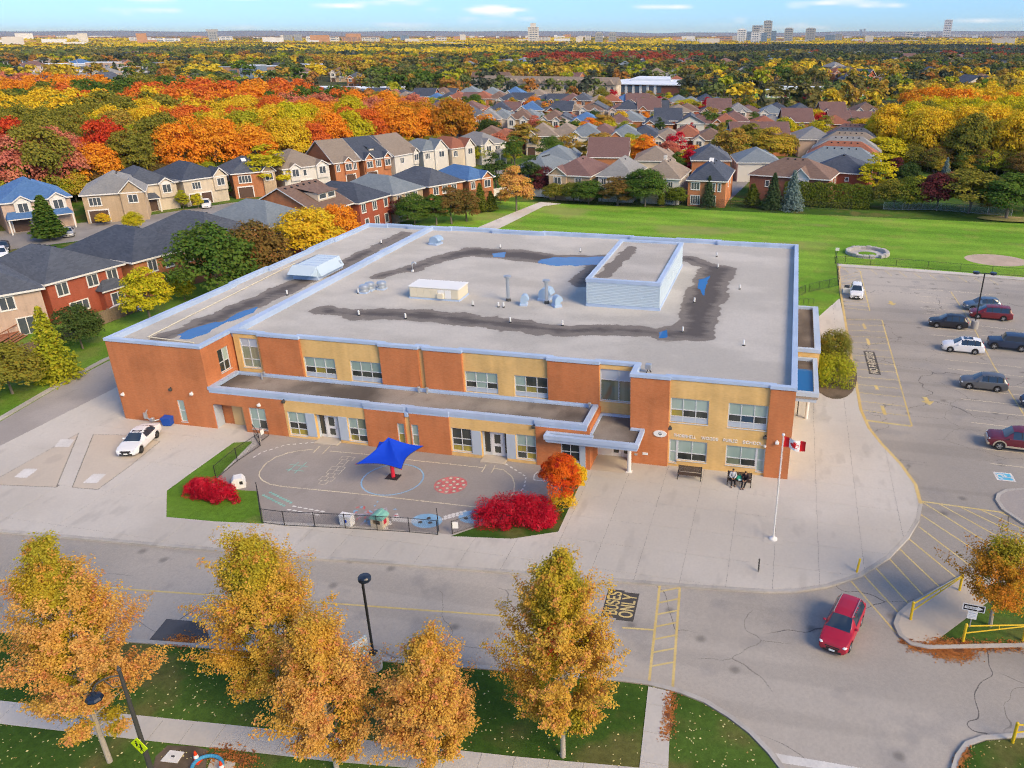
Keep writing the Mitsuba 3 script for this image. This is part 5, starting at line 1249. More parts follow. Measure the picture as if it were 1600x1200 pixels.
put(k + '__children', MB().wall(unary_union([affinity.translate(walker(-.12, .75), 0, .1), affinity.translate(walker(.1, .95), 0, -.06)]), 'y', -.02, -.013), 'black_metal', M=SM)
put(k + '__bracket', MB().box(-.05, .012, -.3, .05, .12, -.24).box(-.05, .012, .24, .05, .12, .3), 'galvanised', M=SM)
k = 'banner_sign'; hx, hy = (-21.46,31.3); tag(k, 'pale blue double sided sign board on posts beside the lamp drum', 'sign board')
put(k + '__board', MB().bbox(-.7, -.06, .35, .7, .06, 2.35, .03), 'sign_blue', M=M4(hx, hy, 0, 1.15))
put(k + '__header', MB().box(-.68, -.075, 1.85, .68, .075, 2.2), 'white_paint', M=M4(hx, hy, 0, 1.15))
put(k + '__stripe', MB().wall(Polygon([(-.6, .6), (-.3, .6), (.5, 1.7), (.2, 1.7)]), 'y', -.078, .078), 'paint_teal', M=M4(hx, hy, 0, 1.15))
put(k + '__badge', MB().wall(Polygon(arc(-.35, 2.02, .15, .12, 0, 2 * PI, 14)), 'y', -.085, .085), 'leaf_flame_paint', M=M4(hx, hy, 0, 1.15))
for s in (-.6, .6): put(k + '__post', MB().box(s - .05, -.05, -.1, s + .05, .05, .4), 'galvanised', M=M4(hx, hy, 0, 1.15))
mat('sign_blue', ground_fn((.48, .60, .70), (.56, .66, .74), (.40, .52, .60), 1.5, .03), .5); mat('leaf_flame_paint', (.6, .2, .06), .6)
k = 'street_post'; hx, hy = (-21.28,29.8); tag(k, 'short leaning white marker post among the golden leaves', 'marker post')
put(k + '__post', MB().tube([(hx, hy, 0), (hx + .35, hy + .2, 1.7)], .05, 8), 'white_trim'); put(k + '__foot', MB().bbox(hx - .16, hy - .16, -.02, hx + .16, hy + .16, .12, .03), 'galvanised')
# one-way sign
k = 'one_way_sign'; hx, hy = (12.86,41.59); tag(k, 'black and white arrow sign over a small notice on a yellow barrier post', 'sign')
OM = M4(hx + .1, hy - .12, 0, -.1)
put(k + '__pole', MB().cyl(hx + .1, hy - .1, 1.2, 2.75, .03, .03, 8), 'galvanised')
put(k + '__panel', MB().wall(R(-.58, 2.42, .58, 2.82).buffer(.04), 'y', -.01, .01), 'white_paint', M=OM)
put(k + '__black_field', MB().wall(R(-.54, 2.45, .54, 2.79).buffer(.02), 'y', -.016, -.01), 'black_metal', M=OM)
put(k + '__arrow', MB().wall(Polygon([(-.5, 2.53), (.2, 2.53), (.2, 2.47), (.5, 2.62), (.2, 2.77), (.2, 2.71), (-.5, 2.71)]), 'y', -.022, -.016), 'white_paint', M=OM)
mb = MB().text('ONE WAY', .1, np.eye(4), .004)
tm = np.eye(4); tm[:3, :3] = np.array([[.55 / mb.mesh()[0][:, 0].max(), 0, 0], [0, 0, -1], [0, 1, 0]]); tm[:3, 3] = (-.42, -.022, 2.57)
put(k + '__lettering', mb, 'black_metal', M=OM @ tm)
put(k + '__notice', MB().box(-.26, -.012, 1.82, .26, .01, 2.36), 'white_paint', M=OM)
put(k + '__notice_print', MB().box(-.2, -.015, 2.22, .2, -.011, 2.28).box(-.2, -.015, 2.1, .16, -.011, 2.14).box(-.2, -.015, 2.0, .18, -.011, 2.04).box(-.2, -.015, 1.9, .1, -.011, 1.94), 'panel_grey', M=OM)


def barrier(a, b, lab, h=1.3, flip=False):
  k = uniq('swing_barrier'); tag(k, lab, 'barrier', 'yellow pipe barriers')
  a, b = np.array(a), np.array(b)
  put(k + '__post', MB().cyl(a[0], a[1], -.1, h + .05, .085, .085, 12).lathe([(.085, h + .05), (.05, h + .1), (0, h + .11)], a[0], a[1], 12), 'yellow_paint')
  put(k + '__post', MB().cyl(b[0], b[1], -.1, h + .0, .085, .085, 12), 'yellow_paint')
  put(k + '__top_bar', MB().tube([(*a, h - .08), (*b, h - .1)], .045, 8), 'yellow_paint')
  put(k + '__lower_bar', MB().tube([(*a, h - .62), (*b, h - .2)], .04, 8), 'yellow_paint')
  m = a * .45 + b * .55
  put(k + '__strut', MB().tube([(*m, h - .40), (*m, h - .1)], .03, 6), 'yellow_paint')
barrier((9.95,42.95), (13.46,46.65), 'yellow pipe barrier along the edge of the traffic island')
barrier((12.78,41.51), (16.36,42.42), 'yellow pipe barrier on the grass under the arrow sign')
barrier((13.94,34.13), (16.49,34.78), 'yellow pipe barrier at the lower right edge')
put('bollard', MB().tube([(*(6.96,47.21), 0), (*(7.07,47.31), 1.05)], .075, 12), 'yellow_paint', 'single yellow bollard at the kerb of the forecourt', 'bollard')
k = 'yellow_stake'; tag(k, 'yellow stake at the foot of the barrier near the brown tree', 'stake'); put(k, MB().tube([(*(13.51,46.7), 0), (*(13.56,46.78), 1.2)], .05, 8), 'yellow_paint') if False else labels.pop(k)
k = 'thin_post'; put('sign_post', MB().tube([(*(0.39,45.76), 0), (*(0.4,45.84), 1.0)], .03, 6).box((0.4,45.84)[0] - .05, (0.4,45.84)[1] - .03, .1, (0.4,45.84)[0] + .05, (0.4,45.84)[1] + .0, 1.05), 'dark_metal', 'narrow dark marker standing on the forecourt before the flagpole', 'marker')
# cones, hose, cover
def cone(c, lab, s=1.0):
  k = uniq('traffic_cone'); tag(k, lab, 'traffic cone', 'orange cones by the hose')
  put(k + '__cone', MB().lathe([(.17, .04), (.045, .7), (0, .72)], 0, 0, 16), 'cone_orange', M=M4(*c, 0, s=s)); put(k + '__base', MB().bbox(-.2, -.2, 0, .2, .2, .05, .02), 'cone_orange', M=M4(*c, 0, s=s))
  put(k + '__band', MB().lathe([(.125, .3), (.09, .48)], 0, 0, 16), 'white_paint', M=M4(*c, 0, s=s))
mat('cone_orange', (.70, .06, .015), .5)
cone((-26.53,23.97), 'orange and white cone standing beside the utility cover'); cone((-24.89,23.71), 'orange and white cone at the right of the blue hose')
hc_ = np.array((-25.73,23.71)); tag('hose_coil', 'loop of thick light blue corrugated hose on the ground', 'hose')
hp = [(hc_[0] + .72 * math.cos(t), hc_[1] + .62 * math.sin(t), .1 + .12 * math.sin(t * .5) ** 2) for t in np.linspace(-.9, PI + 1.2, 60)]
put('hose_coil__tube', MB().tube(hp, [.085 + .008 * (i % 2) for i in range(60)], 10), 'hose_blue'); put('hose_coil__end', MB().tube([hp[-1], (hp[-1][0] - .3, hp[-1][1] - .3, .06)], .07, 10), 'hose_blue')
mat('hose_blue', (.06, .30, .52), .45)
tag('utility_cover', 'pale square concrete utility cover beside the pavement', 'utility cover')
q = [(-28.34,23.57), (-28.34,24.25), (-27.54,24.3), (-27.44,23.65)]
put('utility_cover__lid', MB().prism(Polygon(q), 0, .06), 'white_trim'); cc = np.mean(np.array(q), 0)
put('utility_cover__plate', MB().box(cc[0] - .1, cc[1] - .05, .06, cc[0] + .1, cc[1] + .05, .066), 'dark_metal')

# ------------------------------------------------------------------ fences and features of the field
chain_fence('field_fence', [(8.7,129.58), (10.21,130.11), (18.06,130.06), (27.43,129.08), (36.42,128.14), (44.92,126.86)], 1.2, 'black chain link fence between the parking lot and the field', post_gap=4.2, mesh_gap=.2, wire=.007)
chain_fence('field_fence', [(8.8,133.71), (8.87,126.49), (8.67,117.17)], 1.2, 'black chain link fence at the corner of the grey play area', post_gap=3)
chain_fence('field_fence', [(8.67,117.17), (4.43,112.98)], 1.2, 'black fence running from the lot kerb towards the school', post_gap=2.2)
chain_fence('field_fence', [(2.83,110.14), (3.89,112.23)], 1.2, 'short black fence panel against the school side wall', post_gap=2.2)
chain_fence('boundary_fence', [(-43.94,169.64), (-38.84,169.3), (-15.51,171.58)], 1.5, 'dark chain link fence behind the field below the trees', post_gap=4, mesh_gap=.25, wire=.01)
chain_fence('boundary_fence', [(-15.51,171.58), (13.67,174.55)], 1.5, 'dark chain link fence in front of the spruces and hedge', post_gap=4, mesh_gap=.25, wire=.01)
chain_fence('boundary_fence', [(20.29,176.7), (31.97,178.25), (44.91,174.87)], 1.5, 'grey steel fence at the far right of the field', m='galvanised', post_gap=4, mesh_gap=.25, wire=.01, pr=.05)
# stone circle
k = 'stone_circle'; cx, cy = (14.19,137.26); tag(k, 'ring of pale stone seats on the grass', 'stone ring')
for i in range(22):
  t = 2 * PI * i / 22
  if 4.9 < t < 5.4: continue
  put(k + '__block', MB().bbox(-.45, -.34, -.05, .45, .34, .5 + .05 * (i % 3), .06), 'stone_pale', M=M4(cx + 3.2 * math.cos(t), cy + 3.2 * math.sin(t), 0, t + PI / 2))
put(k + '__paving', MB().prism(Point(cx, cy).buffer(2.9).difference(Point(cx, cy).buffer(1.5)), -.05, .03), 'stone_pale')
# bike loops
for (x, y), lab in (((3.31,106.41), 'leftmost of three bicycle loops north of the porch'), ((3.94,106.55), 'middle of three bicycle loops north of the porch'), ((4.62,106.7), 'rightmost of three bicycle loops north of the porch')):
  put('bicycle_loop', MB().tube([(x - .35, y, 0), (x - .35, y, .75), (x - .2, y, .95), (x + .2, y, .95), (x + .35, y, .75), (x + .35, y, 0)], .03, 8), 'dark_metal', lab, 'bike rack', 'bicycle loops beside the school')
k = 'field_sign'; x, y = (9.04,133.34); tag(k, 'small white sign on the fence post at the corner of the play area', 'sign'); put(k + '__plate', MB().box(x - .3, y - .05, 1.2, x + .3, y - .02, 1.7), 'white_paint'); put(k + '__post', MB().cyl(x, y, 0, 1.7, .04, .04, 6), 'black_metal')


def board_fence(name, pts, h, lab, m='wood_fence', step=.32, post=2.4):
  k = uniq(name); tag(k, lab, 'fence')
  rg = random.Random(len(k) + int(pts[0][0]))
  P = [np.array(p, float) for p in pts]
  n_b = 0
  for a, b in zip(P[:-1], P[1:]):
    L = float(np.linalg.norm(b - a)); d = (b - a) / L; ang = math.atan2(d[1], d[0])
    n = max(1, int(L / step))
    for i in range(n):
      q = a + d * (i + .5) * L / n
      put(k + '__board', MB().box(-L / n / 2 + .012, -.015, .05, L / n / 2 - .012, .015, h + rg.uniform(-.03, .03)), m, M=M4(q[0], q[1], 0, ang))
    for i in range(max(1, round(L / post)) + 1):
      q = a + d * min(L, i * L / max(1, round(L / post)))
      put(k + '__post', MB().box(-.06, -.09, 0, .06, .03, h + .12), m, M=M4(q[0], q[1], 0, ang))
    put(k + '__rail', MB().box(0, -.06, h * .25, L, -.02, h * .25 + .09).box(0, -.06, h * .8, L, -.02, h * .8 + .09), m, M=M4(a[0], a[1], 0, ang))
board_fence('wooden_fence', [(-83.48,62.09), (-82.44,67.42), (-82.45,71.78), (-83,78.09), (-82.59,84.63)], 1.7, 'weathered wooden fence behind the houses on the left')
board_fence('wooden_fence', [(-74, 106), (-71, 118), (-68, 130)], 1.7, 'weathered wooden fence behind the school and the brick houses')
board_fence('white_fence', [(-65.28,171.84), (-61.62,176.29), (-56.58,174.96), (-44.58,172.13)], 1.8, 'white vinyl fence left of the field below the houses', 'white_trim', step=1.0)


# ------------------------------------------------------------------ cars
def carpaint(name, c, metal=0.0, rough=.28):
  return mat(name, c, rough, .5, clearcoat=1.0, clearcoat_gloss=.95, metallic=metal)


carpaint('car_red', (.36, .008, .03)); carpaint('car_white', (.72, .73, .75)); carpaint('car_black', (.012, .013, .02)); carpaint('car_navy', (.015, .03, .07))
carpaint('car_burgundy', (.15, .008, .015)); carpaint('car_grey', (.13, .135, .145), .4); carpaint('car_bluegrey', (.10, .16, .24), .4); carpaint('car_maroon', (.12, .008, .02)); carpaint('car_silver', (.45, .46, .48), .4)
mat('car_glass', (.02, .035, .06), .04, .9); mat('tyre', (.02, .02, .021), .8, .3); mat('rim', (.45, .46, .47), .35, .5, metallic=.6); mat('rim_dark', (.10, .10, .105), .35, .5, metallic=.6)
mat('lamp_clear', (.68, .70, .70), .12, .7, clearcoat=1.0); mat('lamp_red', (.45, .01, .012), .15, .6, clearcoat=1.0); mat('car_trim', (.02, .02, .021), .55, .4); mat('cladding_tan', (.42, .36, .28), .5, .4); mat('plate_white', (.70, .72, .70), .5)

# stations: x from the nose, shoulder z, top z, half width, roof half width, side glass after?, top glass after?
SHAPES_ = {
 'suv': dict(L=4.55, H=1.66, W=.92, r=.35, ax=(.86, 3.52), st=[(0, .58, .6, .62, .5, 0, 0), (.07, .74, .78, .80, .6, 0, 0), (.35, .88, .93, .88, .68, 0, 0), (.9, .97, 1.02, .91, .72, 0, 0), (1.2, 1.0, 1.06, .92, .72, 0, 1), (1.95, 1.04, 1.58, .92, .60, 1, 0), (2.5, 1.05, 1.65, .92, .61, 0, 0), (2.58, 1.05, 1.66, .92, .61, 1, 0), (3.35, 1.07, 1.65, .92, .60, 0, 0), (3.43, 1.07, 1.65, .92, .60, 1, 0), (3.9, 1.10, 1.60, .915, .58, 0, 0), (4.05, 1.1, 1.57, .91, .57, 0, 1), (4.38, 1.06, 1.16, .88, .62, 0, 0), (4.5, .9, .96, .85, .62, 0, 0), (4.55, .6, .62, .78, .6, 0, 0)]),
 'sedan': dict(L=4.88, H=1.45, W=.925, r=.34, ax=(.95, 3.78), st=[(0, .52, .54, .62, .5, 0, 0), (.08, .66, .7, .82, .6, 0, 0), (.4, .78, .82, .9, .68, 0, 0), (1.0, .87, .92, .92, .72, 0, 0), (1.35, .90, .96, .925, .72, 0, 1), (2.15, .93, 1.38, .925, .58, 1, 0), (2.65, .94, 1.44, .925, .59, 0, 0), (2.73, .94, 1.445, .925, .59, 1, 0), (3.4, .96, 1.41, .925, .57, 0, 0), (3.5, .96, 1.39, .925, .565, 1, 1), (3.85, .99, 1.25, .92, .58, 0, 1), (4.3, 1.0, 1.05, .90, .66, 0, 0), (4.75, .99, 1.02, .86, .62, 0, 0), (4.85, .86, .88, .82, .6, 0, 0), (4.88, .55, .57, .75, .55, 0, 0)]),
 'wagon': dict(L=5.1, H=1.72, W=.98, r=.36, ax=(.95, 3.98), st=[(0, .56, .58, .66, .5, 0, 0), (.08, .74, .78, .86, .6, 0, 0), (.4, .90, .95, .95, .68, 0, 0), (.95, 1.0, 1.06, .975, .74, 0, 1), (1.85, 1.04, 1.62, .98, .66, 1, 0), (2.5, 1.05, 1.71, .98, .68, 0, 0), (2.58, 1.05, 1.715, .98, .68, 1, 0), (3.5, 1.06, 1.72, .98, .68, 0, 0), (3.58, 1.06, 1.72, .98, .68, 1, 0), (4.5, 1.08, 1.68, .97, .66, 0, 0), (4.66, 1.08, 1.65, .96, .65, 0, 1), (4.95, 1.05, 1.14, .92, .68, 0, 0), (5.05, .9, .95, .9, .66, 0, 0), (5.1, .6, .62, .82, .6, 0, 0)]),
 'truck': dict(L=5.5, H=1.92, W=1.0, r=.42, ax=(1.0, 4.25), st=[(0, .62, .64, .78, .6, 0, 0), (.06, .98, 1.02, .92, .7, 0, 0), (.3, 1.1, 1.15, .97, .74, 0, 0), (1.3, 1.17, 1.23, 1.0, .78, 0, 1), (1.95, 1.2, 1.82, 1.0, .68, 1, 0), (2.6, 1.21, 1.92, 1.0, .70, 0, 0), (2.68, 1.21, 1.92, 1.0, .70, 1, 0), (3.45, 1.21, 1.90, 1.0, .69, 0, 0), (3.6, 1.21, 1.86, 1.0, .68, 0, 1), (3.8, 1.2, 1.28, 1.0, .78, 0, 0), (5.4, 1.18, 1.22, .98, .76, 0, 0), (5.46, 1.1, 1.12, .97, .75, 0, 0), (5.5, .65, .67, .92, .7, 0, 0)]),
 'jeep': dict(L=4.6, H=1.86, W=.92, r=.41, ax=(.72, 3.62), st=[(0, .62, .64, .7, .55, 0, 0), (.03, 1.0, 1.03, .74, .58, 0, 0), (.1, 1.1, 1.12, .76, .62, 0, 0), (1.25, 1.17, 1.2, .86, .72, 0, 0), (1.5, 1.19, 1.22, .9, .74, 0, 1), (1.82, 1.2, 1.80, .9, .74, 1, 0), (2.5, 1.2, 1.86, .9, .75, 0, 0), (2.6, 1.2, 1.86, .9, .75, 1, 0), (3.35, 1.2, 1.86, .9, .75, 0, 0), (3.45, 1.2, 1.86, .9, .75, 1, 0), (4.2, 1.2, 1.85, .9, .74, 0, 0), (4.35, 1.2, 1.83, .9, .73, 0, 0), (4.42, 1.19, 1.8, .89, .72, 0, 0), (4.46, .62, .66, .86, .7, 0, 0), (4.5, .6, .62, .84, .66, 0, 0)]),
}


def car_parts(kind):
  S_ = SHAPES_[kind]
  st = S_['st']; r = S_['r']; gc = .20 if kind not in ('truck', 'jeep') else .32
  # finer stations
  xs = []
  for a, b_ in zip(st[:-1], st[1:]):
    n = max(1, int((b_[0] - a[0]) / .22))
    for i in range(n): xs.append((a, b_, i / n))
  xs.append((st[-2], st[-1], 1.0))
  rings, X = [], []
  for a, b_, t in xs:
    m = [a[i] * (1 - t) + b_[i] * t for i in range(5)]
    x, zs, zt, w, wr = m
    X.append(x)
    cab = zt - zs > .16
    zb = gc + .06 * (x < .3) + .08 * (x > S_['L'] - .4)
    half = [(0, zb), (w - .12, zb), (w - .02, zb + .12), (w, zb + (zs - zb) * .5), (w - .015, zs - .07), (w - .055, zs)]
    if cab: half += [(wr + .07, zt - .09), (wr - .02, zt - .015), (wr * .5, zt + .012), (0, zt + .02)]
    else: half += [(w - .09, zs + .012), (w * .72, zs + (zt - zs) * .75), (w * .4, zt), (0, zt + .008)]
    full = half + [(-y, z) for y, z in half[-2:0:-1]]
    rings.append([(x, y, z) for y, z in full])
  nr = len(rings[0])
  V = [p for rg_ in rings for p in rg_]
  F = []
  for i in range(len(rings) - 1):
    for j in range(nr):
      k = (j + 1) % nr
      a, b_, c, d = i * nr + j, i * nr + k, (i + 1) * nr + k, (i + 1) * nr + j
      F += [(a, c, b_), (a, d, c)]
  for e, flip in ((0, 0), (len(rings) - 1, 1)):
    c = len(V); V.append((X[e], 0, np.mean([p[2] for p in rings[e]])))
    for j in range(nr):
      t_ = (e * nr + j, e * nr + (j + 1) % nr, c)
      F.append(t_ if not flip else t_[::-1])
  t = trimesh.Trimesh(np.array(V, float), np.array(F), process=True); t.fix_normals()
  man = manifold3d.Manifold(manifold3d.Mesh(np.array(t.vertices, np.float32), np.array(t.faces, np.uint32)))
  for x in S_['ax']:
    for s in (-1, 1):
      cy = manifold3d.Manifold.cylinder(.34, r + .07, r + .07, 22, True).rotate([90, 0, 0]).translate([x, s * (S_['W'] - .06), r])
      man = man - cy
  m = man.to_mesh(); v = np.array(m.vert_properties[:, :3], float); f = np.array(m.tri_verts)
  tm = trimesh.Trimesh(v, f, process=False)
  c, n = tm.triangles_center, tm.face_normals
  cls = np.zeros(len(f), int)
  sx = np.array([q[0] for q in st])
  for i in range(len(f)):
    k = min(max(np.searchsorted(sx, c[i, 0]) - 1, 0), len(st) - 2)
    a, b_ = st[k], st[k + 1]; tt = (c[i, 0] - a[0]) / max(b_[0] - a[0], 1e-6)
    zs, zt, wr = (a[q] * (1 - tt) + b_[q] * tt for q in (1, 2, 4))
    if a[5] and abs(n[i, 1]) > .5 and c[i, 2] > zs + .0 and zt - zs > .2 and c[i, 2] < zt - .04: cls[i] = 1
    elif kind != 'jeep' and not a[5] and not a[6] and abs(n[i, 1]) > .5 and zt - zs > .3 and c[i, 2] > zs + .02 and c[i, 2] < zt - .06 and b_[0] - a[0] < .2: cls[i] = 4
    elif a[6] and n[i, 2] > .12 and abs(c[i, 1]) < wr + .03 and c[i, 2] > zs - .02 and abs(n[i, 1]) < .55: cls[i] = 2 if a[0] < S_['L'] * .5 else 3
  P = {'body': ((v, f[cls == 0]), None, 35)}
  xm = c[:, 0]
  pill = [q[0] for q in st if q[5]] + [99]
  i = 0
  for a, b_ in zip(pill[:-1], pill[1:]):
    for s in (-1, 1):
      w_ = (cls == 1) & (xm >= a) & (xm < b_) & (c[:, 1] * s > 0)
      if w_.any():
        P['side_window' if i == 0 else 'side_window_%03d' % i] = ((v, f[w_]), 'car_glass', 35); i += 1
  for q, nm in ((2, 'windscreen'), (3, 'rear_window')):
    if (cls == q).any(): P[nm] = ((v, f[cls == q]), 'car_glass', 35)
  if (cls == 4).any(): P['pillars'] = ((v, f[cls == 4]), 'car_trim', 35)
  for i, (x, s) in enumerate([(x, s) for x in S_['ax'] for s in (-1, 1)]):
    y0 = s * (S_['W'] - .22); y1 = s * (S_['W'] - .015)
    prof = [(r * .62, 0), (r * .95, .01), (r, .05), (r, .16), (r * .95, .205), (r * .66, .205), (r * .62, .19)]
    Rm = np.eye(4); Rm[:3, :3] = np.array([[1, 0, 0], [0, 0, s], [0, -s, 0]]) if s > 0 else np.array([[1, 0, 0], [0, 0, -1], [0, 1, 0]]); Rm[:3, 3] = (x, y0, r)
    nm = 'wheel' if i == 0 else 'wheel_%03d' % i
    P[nm + '__tyre'] = (MB().lathe(prof, 0, 0, 20, Rm), 'tyre', 40)
    rb = MB().lathe([(0, .17), (r * .16, .18), (r * .18, .15), (r * .2, .12)], 0, 0, 12, Rm).lathe([(r * .58, .12), (r * .64, .19), (r * .66, .15)], 0, 0, 20, Rm)
    for q in range(5):
      a = 2 * PI * q / 5
      rb.prism(affinity.rotate(Polygon([(r * .1, -.045), (r * .62, -.03), (r * .62, .03), (r * .1, .045)]), math.degrees(a), origin=(0, 0)), .14, .175, Rm)
    P[nm + '__rim'] = (rb, 'rim', False)
    P[nm + '__hub_disc'] = (MB().lathe([(0, .08), (r * .62, .08)], 0, 0, 16, Rm), 'rim_dark', False)
  a = st[1]
  for i, s in enumerate((-1, 1)):
    e = trimesh.creation.icosphere(2, 1.0)
    P['headlight' + ('' if i == 0 else '_001')] = (MB().add(np.array(e.vertices) * [.20, .15, .075] + [.20, s * (st[2][3] - .20), st[1][1] - .015], e.faces), 'lamp_clear', True)
    b_ = st[-3]
    P['taillight' + ('' if i == 0 else '_001')] = (MB().add(np.array(e.vertices) * [.09, .10, .14] + [S_['L'] - .12, s * (st[-2][3] - .10), st[-3][1] - .12], e.faces), 'lamp_red', True)
    ms = next(q for q in st if q[5])
    P['mirror' + ('' if i == 0 else '_001')] = (MB().add(np.array(e.vertices) * [.09, .12, .075] + [ms[0] - .28, s * (S_['W'] + .06), ms[1] + .04], e.faces), None, True)
  P['grille'] = (MB().bbox(-.012, -.36, .40, .06, .36, .56, .02), 'car_trim', False)
  P['number_plate'] = (MB().box(-.03, -.17, .34 + (.12 if kind in ('truck', 'jeep') else 0), .0, .17, .46 + (.12 if kind in ('truck', 'jeep') else 0)), 'plate_white', False)
  P['underbody'] = (MB().box(.35, -S_['W'] + .28, gc - .04, S_['L'] - .4, S_['W'] - .28, gc + .1), 'car_trim', False)
  return P, S_


KINDS = {}


def car(kind, paint, front, rear, lab, z=ROAD, group=None, rims='rim', extra=None, name='parked_car', cat='car', roof_m=None):
  """front and rear: where nose and tail stand on the ground"""
  if kind not in KINDS: KINDS[kind] = car_parts(kind)
  P, S_ = KINDS[kind]
  parts = {k: (a[0], a[1] or paint, a[2]) for k, a in P.items()}
  parts = {k: (a[0], rims if a[1] == 'rim' else a[1], a[2]) for k, a in parts.items()}
  if extra: parts.update(extra(S_))
  gid = uniq('kind_' + kind)
  grp(gid, parts)
  f_, r_ = np.array(front), np.array(rear)
  c = (f_ + r_) / 2; d = r_ - f_; ang = math.atan2(d[1], d[0])
  u = d / np.linalg.norm(d)
  o = c - u * S_['L'] / 2
  inst(name, gid, M4(o[0], o[1], z, ang), lab, cat, group)


def rails(S_):
  b = MB()
  for s in (-1, 1): b.tube([(1.95, s * .56, 1.62), (2.1, s * .57, 1.70), (3.7, s * .56, 1.69), (3.9, s * .55, 1.62)], .022, 6)
  return {'roof_rails': (b, 'rim', False)}


def sunroof(x0, x1, z): return lambda S_: {'sunroof': (MB().bbox(x0, -.42, z - .03, x1, .42, z + .012, .02), 'car_glass', False)}


def grille_big(S_): return {'lower_grille': (MB().bbox(-.02, -.55, .24, .06, .55, .40, .02), 'car_trim', False), 'upper_grille': (MB().bbox(.0, -.45, .5, .06, .45, .66, .02), 'car_trim', False)}


def bothx(*fs):
  def g(S_):
    d = {}
    for f in fs: d.update(f(S_))
    return d
  return g


car('suv', 'car_red', (4.89,38.47), (6.48,43.39), 'bright red compact SUV driving across the junction', extra=bothx(rails, grille_big), name='moving_car')
car('sedan', 'car_white', (-53.68,49.7), (-55.11,55.22), 'white sedan with a dark sunroof parked on the concrete court', z=.03, extra=bothx(sunroof(2.3, 2.9, 1.425), grille_big), rims='rim_dark')
PK = 'cars parked in the school lot'
car('suv', 'car_white', (10.58,108.11), (11.26,117.82), 'white SUV with an open door facing the camera on the hatched zone', group=None, extra=bothx(grille_big, lambda S_: {'open_door': (MB().bbox(2.0, .93, .3, 2.06, 1.85, 1.05, .02).box(2.0, .95, 1.05, 2.05, 1.8, 1.1), 'car_white', False), 'open_door__glass': (MB().box(2.01, 1.0, 1.1, 2.04, 1.72, 1.5), 'car_glass', False)}))
car('suv', 'car_bluegrey', (24.46,109.91), (29.41,110.58), 'blue grey SUV behind the burgundy wagon', group=PK)
car('wagon', 'car_burgundy', (24.8,106.85), (29.84,106.39), 'burgundy minivan beside the two headed lamp post', group=PK)
car('suv', 'car_black', (19.06,101.98), (23.67,101.77), 'black SUV left of the lamp post drum', group=PK)
car('jeep', 'car_navy', (24.71,95.57), (29.29,95.09), 'boxy dark blue off-roader cut by the right edge', group=PK)
car('suv', 'car_white', (19.18,93.49), (24.09,93.1), 'white SUV with a dark sunroof in front of the dark off-roader', group=PK, extra=sunroof(2.2, 3.2, 1.665))
car('suv', 'car_grey', (19.55,82.7), (24.04,82.34), 'dark grey hatchback parked alone between two stall lines', group=PK)
def tan_trim(S_):
  b = MB()
  for s in (-1, 1): b.box(1.45, s * .985 - .03, .36, 3.8, s * .985 + .03, .52)
  for x in S_['ax']:
    for s in (-1, 1):
      b.wall(Polygon(arc(x, S_['r'], .58, .56, 0, PI, 14) + arc(x, S_['r'], .47, .46, PI, 0, 14)), 'y', s * .98 - .03, s * .98 + .03)
  b.bbox(-.06, -.95, .42, .14, .95, .66, .04)
  return {'tan_trim': (b, 'cladding_tan', False), 'chrome_grille': (MB().bbox(-.05, -.5, .7, .05, .5, .98, .03), 'rim', False)}
car('truck', 'car_maroon', (19.73,69.28), (24.72,68.91), 'dark red pickup with tan trim cut by the right edge', group=PK, extra=tan_trim)
car('suv', 'car_navy', (24.77,78.84), (28.83,78.53), 'dark blue car barely showing at the right edge of the lot', group=PK)
for (x, y), a, m, kd, lab in (((-126.1,104.75), 2.4, 'car_white', 'suv', 'white car on the street at the left edge'), ((-128.25,120.4), 2.3, 'car_silver', 'sedan', 'silver car behind the tall green shrub'), ((-121.07,148.96), 2.2, 'car_white', 'suv', 'white car in a driveway between the rows of houses'), ((-130.54,109.08), 2.4, 'car_black', 'sedan', 'dark car on the street at the left edge')):
  car(kd, m, (x - 2 * math.cos(a), y - 2 * math.sin(a)), (x + 2 * math.cos(a), y + 2 * math.sin(a)), lab, z=-.2)


# ------------------------------------------------------------------ houses
def win_parts(P, n, x0, x1, z0, z1, y, cols=2, arch=False, side=None):
  """frame and pane of one house window on the wall plane y (or on a side wall)"""
  k = 'window' if n[0] == 0 else 'window_%03d' % n[0]
  n[0] += 1
  fr = MB()
  o = R(x0 - .1, z0 - .1, x1 + .1, z1 + .1)
  if arch: o = o.union(affinity.scale(Point((x0 + x1) / 2, z1).buffer((x1 - x0) / 2 + .1), 1, .8))
  hole = MultiPolygon([R(x0 + (x1 - x0) * i / cols + .05, z0 + .03, x0 + (x1 - x0) * (i + 1) / cols - .05, z1 - .03) for i in range(cols)])
  if side is None: fr.wall(o.difference(hole), 'y', y - .07, y + .01); pn = MB().box(x0, y - .03, z0, x1, y + .005, z1)
  else:
    a, b = (side - .01, side + .07) if side > 1 else (side - .07, side + .01)
    fr.wall(o.difference(hole), 'x', a, b); pn = MB().box(side - .03, x0, z0, side + .03, x1, z1)
  if side is None: fr.box(x0 - .14, y - .1, z0 - .16, x1 + .14, y, z0 - .1)
  P[k] = (fr, 'white_trim', False)
  P[k + '__pane'] = (pn, 'house_pane', False)


